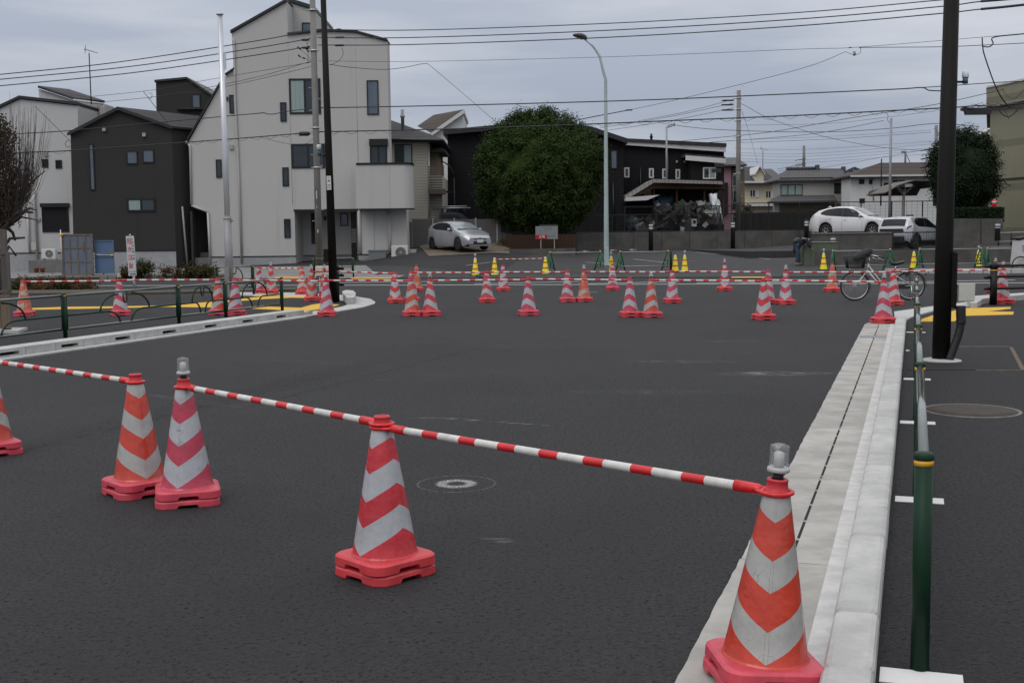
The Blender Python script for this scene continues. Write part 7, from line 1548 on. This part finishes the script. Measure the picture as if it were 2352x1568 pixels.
for hx, hy, hz_, sg in ((.60, -.13, .73, 1), (.68, .13, .77, -1)):
    for k in range(4): dy = (k-1.5)*.018; skin('finger', [[((hx, hy+dy, hz_), .009), ((hx+.05, hy+dy*1.1, hz_-.025), .008), ((hx+.075-.004*abs(k-1.5), hy+dy, hz_-.055), .006)]], SKIN, body, 1)
    skin('thumb', [[((hx-.01, hy-sg*.03, hz_), .010), ((hx+.03, hy-sg*.05, hz_-.02), .008)]], SKIN, body, 1)
skin('trousers', [[((0, 0, .84), .13), (b1, .105), (kn1, .075), ((-.07, -.13, .12), .062)], [((0, 0, .84), .13), (b2, .105), (kn2, .075), ((.12, .13, .12), .062)]], JN, t)
skin('jacket', [[((-.04, 0, .80), .155), (w1, .150), (ch_, .155), ((.40, 0, 1.12), .10)], [(ch_, .155), (s1, .085), (e1, .062), ((.55, -.17, .77), .045)], [(ch_, .155), (s2, .085), (e2, .062), ((.62, .16, .81), .045)], [((-.04, 0, .80), .155), ((-.10, -.05, .62), .10), ((-.12, -.06, .54), .06)]], JK, t)
skin('hair', [[((.47, 0, 1.13), .07), ((.545, 0, 1.09), .10), ((.60, 0, 1.05), .085)]], HR, t)
f = MB(); 
for yy in (-.03, .03): f.lathe([(.001, -.008), (.008, 0), (.001, .008)], 8, c=(.665, yy, 1.0))
f.build('eyes', HR, body)
skin('nose', [[((.66, 0, .985), .012), ((.675, 0, .965), .010)]], SKIN, body, 1); skin('ears', [[((.555, -.08, 1.02), .014), ((.56, -.085, .99), .010)]], SKIN, body, 1); skin('ears', [[((.555, .08, 1.02), .014), ((.56, .085, .99), .010)]], SKIN, body, 1)
skin('shoe', [[((-.10, -.13, .05), .042), ((-.0, -.135, .045), .045), ((.08, -.14, .035), .035)]], SHO, t, 1); skin('shoe', [[((.10, .13, .05), .042), ((.20, .135, .045), .045), ((.28, .14, .035), .035)]], SHO, t, 1)
t = thing('backpack', 'grey green bag on the back of the bending person', 'bag', fp); skin('pouch', [[((.12, -.02, 1.16), .10), ((-.06, -.03, 1.08), .13), ((-.20, -.03, .98), .09)]], mat('bag_cloth', (.035, .045, .042), .7, var=.3), t); MB().tube([(.14, -.15, 1.19), (.30, -.20, 1.16), (.36, -.22, 1.0), (.27, -.18, .86)], .016, 6).build('strap', mat('strap_white', (.35, .35, .35), .6), t)
# ------------------------------------------------------------------ white cargo bicycle at the right edge, second bike by the shelter
c0 = G(2352, 634, 0); yb_ = 46.5; q = W(2346, 600, yb_); t = thing('cargo_bicycle', 'white boxy cargo bicycle cut by the right picture edge', 'cargo bicycle', (q.x, yb_, 0)); z0, z1 = W(2346, 600, yb_).z, W(2346, 546, yb_).z
f = MB(); f.prism([(-.30, z0-.15), (1.2, z0-.15), (1.2, z1), (.1, z1), (-.22, z1-.12)], -.35, .35); o = f.build('cabin', TRIM_W, t); MB().prism([(-.1, z1-.55), (.9, z1-.6), (.9, z1-.25), (-.14, z1-.28)], -.365, -.35).build('side_panel', mat('panel_pattern', (.20, .18, .18), .6, c2=(.35, .33, .33), vscale=9), o); MB().prism([(-.24, z1-.06), (.1, z1+.0), (1.2, z1), (1.2, z1+.06), (.08, z1+.06), (-.27, z1)], -.38, .38).build('roof_edge', BLACKP, o)
f = MB(); n = 30; rw = .34; zc = z0-.05; f.tube([(-.22+rw*math.cos(2*math.pi*j/n), -.45, max(.0, zc-.1)+rw*math.sin(2*math.pi*j/n)) for j in range(n)], .024, 8, closed=True); w_ = f.build('wheel', TYRE, t)
f = MB()
for j in range(12): a = 2*math.pi*j/12; f.tube([(-.22, -.45, max(.0, zc-.1)), (-.22+rw*math.cos(a), -.45, max(0, zc-.1)+rw*math.sin(a))], .004, 3)
f.build('spokes', CHR, w_)
q0 = W(2083, 532, 69); q1 = W(2112, 532, 69); b2_ = bicycle('silver bicycle parked beside the shelter post behind the cars', Vector((q0.x, 69, pz2+.05)), Vector((q0.x+1.1, 69.1, pz2+.05)), basket=False)
f = MB(); f.bbox(-.2, .2, -.2, .2, 0, .35, .08); t = thing('child_seat', 'dark blue bicycle cover bundle beside the shelter post', 'bicycle cover', (q0.x+.15, 69, pz2+.95)); f.build('bundle', PT_NAVY, t)
# ------------------------------------------------------------------ overhead cables
WIRE = mat('black_cable', (.016, .016, .018), .6)
def cable(label, P, Y0, Y1, r=.014, smooth=True, spiral=0, root=None, extra=None):
    Ys = [Y0+(Y1-Y0)*(p[0]-P[0][0])/(P[-1][0]-P[0][0]+1e-9) for p in P]; V = [W(p[0], p[1], y) for p, y in zip(P, Ys)]; pts = []
    n = len(V)
    for i in range(n-1):
        p0, p1, p2, p3 = V[max(i-1, 0)], V[i], V[i+1], V[min(i+2, n-1)]
        for k in range(8):
            t_ = k/8; pts.append(.5*((2*p1)+(-p0+p2)*t_+(2*p0-5*p1+4*p2-p3)*t_*t_+(-p0+3*p1-3*p2+p3)*t_**3) if smooth and n > 2 else p1.lerp(p2, t_))
    pts.append(V[-1]); o = V[len(V)//2].copy(); t = thing('overhead_cable', label, 'cable', o, 0, 'overhead cables')
    MB().tube([p-o for p in pts], r, 6).build('cable', WIRE, t)
    if spiral:
        f = MB(); L = 0; segs = [(a, b, (b-a).length) for a, b in zip(pts, pts[1:])]; tot = sum(s[2] for s in segs); q = []; m = int(tot/.16); d_ = 0; k = 0
        for i in range(m):
            s_ = tot*i/m
            while k < len(segs)-1 and s_ > L+segs[k][2]: L += segs[k][2]; k += 1
            a, b, l = segs[k]; p = a.lerp(b, (s_-L)/l); ph = s_*2*math.pi/spiral; q.append(p-o+Vector((0, .05*math.cos(ph), -.05+.065*math.sin(ph))))
        f.tube(q, .007, 4); f.build('lashing_wire', WIRE, t)
    for (px, py, Yq, L_, rr_) in (extra or []):
        c = W(px, py, Yq)-o; MB().tube([c+Vector((-L_/2, 0, 0)), c+Vector((-L_*.35, 0, 0)), c+Vector((L_*.35, 0, 0)), c+Vector((L_/2, 0, 0))], [rr_*.4, rr_, rr_, rr_*.4], 8).build('splice', WIRE, t)
    return t
cable('topmost of three black cables from left edge to the concrete pole', [(-60, 178), (0, 171.3), (267, 143.6), (588, 94.5), (728, 68)], 42, 46, .017)
cable('middle of three black cables from left edge to the concrete pole', [(-60, 189), (0, 182.6), (300, 153), (588, 110.6), (728, 86)], 42, 46, .017, extra=[(701, 92, 45.8, .32, .045)])
cable('lowest of three black cables from left edge to the concrete pole', [(-60, 203), (0, 197.5), (300, 168), (588, 127), (728, 104)], 42, 46, .017, extra=[(702, 110, 45.8, .32, .045)])
cable('topmost long cable crossing the sky to the right pole', [(731, 67.5), (955, 69.5), (1400, 54), (1837, 29), (2155, 1), (2260, -8)], 46, 36, .016, extra=[(778, 68, 45.8, .2, .035)])
cable('second long cable crossing the sky, thicker past the right pole', [(731, 86.5), (955, 86.5), (1400, 70), (1837, 44), (2155, 16), (2253, 4), (2400, -8)], 46, 34, .017, extra=[(780, 86.5, 45.8, .4, .04)])
cable('third long cable crossing the sky, thicker past the right pole', [(731, 104), (955, 102.5), (1400, 86), (1837, 59.5), (2155, 32), (2253, 21.5), (2400, 7)], 46, 34, .017, extra=[(780, 104.5, 45.8, .4, .04)])
cable('short thick black sleeve on the second cable at top right', [(2253, 3.5), (2310, -1), (2400, -9)], 35, 34, .036); cable('short thick black sleeve on the third cable at top right', [(2253, 21.5), (2310, 16), (2400, 6)], 35, 34, .036)
cable('very thin wire below the three long cables', [(731, 140), (955, 141.6), (1400, 131), (1837, 113.4), (1953, 110), (2156, 94), (2253, 86), (2400, 74)], 46, 36, .007)
cable('drooping service cable from the concrete pole to mid sky', [(757, 148), (800, 154.5), (880, 160), (930, 155), (967, 147.5), (983, 147)], 45.5, 50, .011); cable('thin service wire descending behind the round tree', [(983, 147), (1060, 212), (1150, 290)], 50, 70, .010)
cable('curly tail wire hanging beside the dark pole', [(786, 110), (788, 125), (778, 140), (760, 149), (757, 148)], 45.6, 45.5, .009)
cable('upper twisted cable from left edge to the concrete pole', [(-40, 316), (50, 307), (164, 299.8), (466, 272), (588, 261), (607, 259.5), (613, 262), (630, 262), (660, 256), (728, 248)], 43, 46, .016)
cable('upper twisted cable from concrete pole toward the right pole', [(731, 248), (955, 244), (1210, 238), (1507, 229), (1837, 215), (2060, 205), (2117, 201.5), (2135, 208), (2175, 209)], 46, 42, .020)
cable('thin wire continuing right from the bend of the upper twisted cable', [(2117, 201.5), (2190, 196.6), (2303, 189), (2400, 186)], 42.2, 40, .014)
cable('lower looped cable from left edge to the concrete pole', [(-40, 357), (65, 350), (164, 346), (431, 326.8), (600, 314), (728, 303)], 43, 46, .019, spiral=.55, extra=[(699, 307.5, 45.7, .44, .085)])
cable('lower looped cable from concrete pole past the light pole', [(731, 303), (955, 298.3), (1210, 291), (1507, 278.8), (1837, 265), (2151, 249), (2208, 246)], 46, 42, .022, spiral=.75)
cable('small slack loop under the lower looped cable by the pole', [(600, 316), (640, 326), (680, 333), (705, 329), (727, 312)], 45.6, 45.9, .007)
cable('upper faint wire behind the charcoal tower to the pole', [(214, 221.7), (355, 206.6), (448, 189), (600, 163), (728, 141)], 55, 46.5, .009); cable('second faint wire behind the charcoal tower to the pole', [(242, 234), (358, 222), (466, 203.6), (600, 175), (712, 142), (728, 141.5)], 55, 46.5, .010); cable('third faint wire behind the silver pole to the concrete pole', [(430, 214), (473, 208.6), (600, 181), (728, 150)], 52, 46.5, .010)
cable('service wire slanting down to the pale left house', [(80, 244), (150, 313), (165, 328)], 54, 56, .011); cable('small coil of wire at the pale left house wall', [(158, 322), (152, 326), (150, 332), (156, 338), (165, 336)], 55.5, 55.6, .012); cable('service wire slanting down to the charcoal roof', [(329, 210), (340, 224), (386, 284)], 50, 57, .012); cable('tiny hooked wire end beside the charcoal tower', [(341, 214), (349, 216), (347, 226), (338, 224)], 51, 51.2, .010)
cable('wire rising to the right from behind the round tree', [(1300, 283), (1345, 272), (1450, 252)], 55, 52, .020); cable('thin upper part of the wire rising toward the right pole', [(1450, 252), (1586, 222), (1837, 159), (1942, 119)], 52, 45, .009, extra=[(1445, 253, 52, .3, .03)])
cable('small hanging loop of wire below the very thin wire', [(1942, 119), (1950, 123), (1962, 126), (1975, 123), (1977, 112)], 45, 44.8, .008); cable('horizontal wire from the hanging loop to the right edge', [(1977, 111), (1990, 109.5), (2160, 108), (2260, 104), (2400, 97)], 44.8, 38, .012)
PC = 75
for k, (a, b, w_) in enumerate([((1685.6, 228), (1466, 278), 'upper'), ((1685, 237), (1378, 294), 'middle'), ((1685, 248), (1378, 302), 'lower')]):
    cable('%s of three wires going left from the parking fence pole' % w_, [b, ((a[0]+b[0])/2, (a[1]+b[1])/2+4), a], 90, PC, .014, extra=[(a[0]-14, a[1]+3+k, PC, .8, .05)])
cable('wire falling right from the parking fence pole in a long slope', [(1695, 240), (1708, 241), (1767, 272), (1876, 309), (1960, 328), (2046, 341), (2150, 347)], PC, 80, .013); cable('thin guy wire falling steeply from the parking fence pole', [(1704, 255), (1722, 310), (1740, 375)], PC, 100, .010)
cable('wire crossing behind the slender pole, rising to the right', [(1500, 330), (1635, 317.5), (1775, 302.5), (1950, 272), (2150, 240), (2306, 205)], 80, 60, .016); cable('wire ending on the slender galvanised pole', [(1520, 337), (1635, 327), (1863, 308), (2030, 277)], 80, 62.5, .013)
cable('gently sagging wire from roof insulators to the right', [(1545, 287), (1635, 297), (1778, 302.5), (1920, 302.5), (2046, 295), (2150, 284), (2250, 291)], 76, 62, .016); cable('low long wire above the grey tiled roofs', [(1699, 328), (1920, 319), (2139, 304)], 80, 76, .011); cable('faint second low wire above the grey tiled roofs', [(1560, 333), (1699, 322), (1920, 313), (2139, 299)], 82, 77, .008)
cable('wire parallel above, meeting the slender pole from the left', [(1700, 288), (1900, 284), (2040, 269), (2150, 255)], 82, 66, .009)
for k, (y0, y1, lb) in enumerate([(341, 334, 'highest'), (351, 340, 'second highest'), (357, 349, 'middle'), (365, 353, 'second lowest'), (371, 362, 'lowest')]): cable('%s of five hair-thin far wires over the distant pole' % lb, [(1699, y0), (1860, y0+2), (2140, y1-9)], 125, 120, .011)
cable('far wire from the distant pole to the slender pole region', [(1790, 398), (1850, 391.5), (2000, 366), (2150, 339.6)], 128, 90, .014)
cable('wires hanging left of the distant brown pole', [(1785, 389), (1815, 383), (1843, 374)], 130, 130, .02); cable('second wire hanging left of the distant brown pole', [(1787, 394), (1815, 388), (1843, 379)], 130, 130, .02)
cable('heavy cable drop curving down at top right', [(2256, 87), (2257, 106), (2262, 130), (2286, 197), (2309, 236), (2330, 248), (2400, 240)], 40, 42, .022); cable('heavy cable at upper right edge', [(2258, 107), (2272, 108), (2281, 100), (2283, 86), (2352, 78), (2420, 70)], 40, 39, .020)
cable('thick tangled cable along the olive building wall', [(2208, 246), (2250, 243), (2290, 245), (2320, 240), (2420, 233)], 42, 40, .024); cable('sagging loop of tangled cable on the olive building', [(2290, 244), (2302, 262), (2318, 268), (2335, 255), (2345, 243), (2420, 250)], 42, 41, .020); cable('thin slack wire loop over the olive building parapet', [(2302, 205), (2315, 222), (2332, 226), (2352, 205)], 42, 41, .009)
cable('straight wire just under the black cable closure', [(2210, 247), (2300, 251), (2420, 247)], 42, 40, .012); cable('loose wire ends sticking out by the cable closure', [(2305, 247), (2312, 262), (2318, 275)], 42, 42, .008)
rr = random.Random(4); f = MB(); c0 = W(2270, 246, 42)
for k in range(16):
    p = Vector((rr.uniform(-.9, 1.2), rr.uniform(-.1, .1), rr.uniform(-.06, .1))); f.tube([p, p+Vector((rr.uniform(.1, .3), 0, rr.uniform(.0, .12))), p+Vector((rr.uniform(.3, .6), 0, rr.uniform(-.1, .05)))], .008, 4)
t = thing('cable_bundle', 'messy bundle of small wires above the cable closure', 'cable', c0, 0, 'overhead cables'); f.build('wires', WIRE, t)
q = W(2246, 255.5, 42); t = thing('cable_closure', 'black oblong cable closure hanging right of the thick pole', 'cable closure', q); s = 42/F_; f = MB(); f.prism([(-38*s, 7*s), (38*s, 7*s), (38*s, 2*s), (31*s, 1*s), (28*s, -8*s), (-28*s, -8*s), (-30*s, 0), (-38*s, 2*s)], -.09, .09); f.build('housing', mat('closure_plastic', (.022, .020, .019), .5), t)
f = MB()
for x in (-.45, 0, .45): f.tube([(x, 0, 7*s), (x, 0, 12*s)], .012, 5)
f.build('hanger', WIRE, t)
q = W(1953, 110, 44.9); t = thing('wire_clamp', 'tiny dark clamps in the hanging wire loop', 'wire clamp', q, 0); f = MB()
for dx, dz in ((0, 0), (.15, -.17), (.17, -.23), (.16, -.28)): f.tube([(dx-.05, 0, dz), (dx+.05, 0, dz+.01)], .02, 6)
f.build('clamps', WIRE, t)
q = W(2023, 243, 43.2); cable('short hanging wire tail below the lower looped cable', [(2035, 259), (2040, 266), (2038, 275), (2044, 283)], 42.6, 42.6, .008)
for (px, py, lb) in ((1652, 380, 'upper small black box hanging left of the parking fence pole'), (1646, 392, 'lower small black box hanging left of the parking fence pole')):
    q = W(px, py, 76); t = thing('cable_closure', lb, 'cable closure', q); MB().bbox(-.3, .3, -.1, .1, -.12, .12, .03).build('housing', WIRE, t)
f = MB(); q = W(706, 122, 45.9); t = thing('wire_connectors', 'cluster of looped wires and connectors left of the concrete pole', 'wire connector', q)
def wl(P): f.tube([W(a, b, 45.9)-q for a, b in P], .009, 5)
wl([(683, 108), (690, 114), (700, 122), (708, 130), (716, 140), (724, 148)]); wl([(684, 126), (690, 133), (700, 134), (708, 138), (714, 140)]); wl([(724, 100), (712, 88), (702, 95), (710, 110), (722, 130), (726, 142)]); wl([(720, 88), (706, 100), (708, 120), (707, 148)])
f.build('wires', WIRE, t); f = MB()
for a, b, c_, d_ in ((683, 108, 691, 114), (685, 127, 690, 131), (695, 133, 701, 135), (704, 112, 709, 120)): f.tube([W(a, b, 45.9)-q, W(c_, d_, 45.9)-q], .03, 6)
f.build('connectors', WIRE, t)
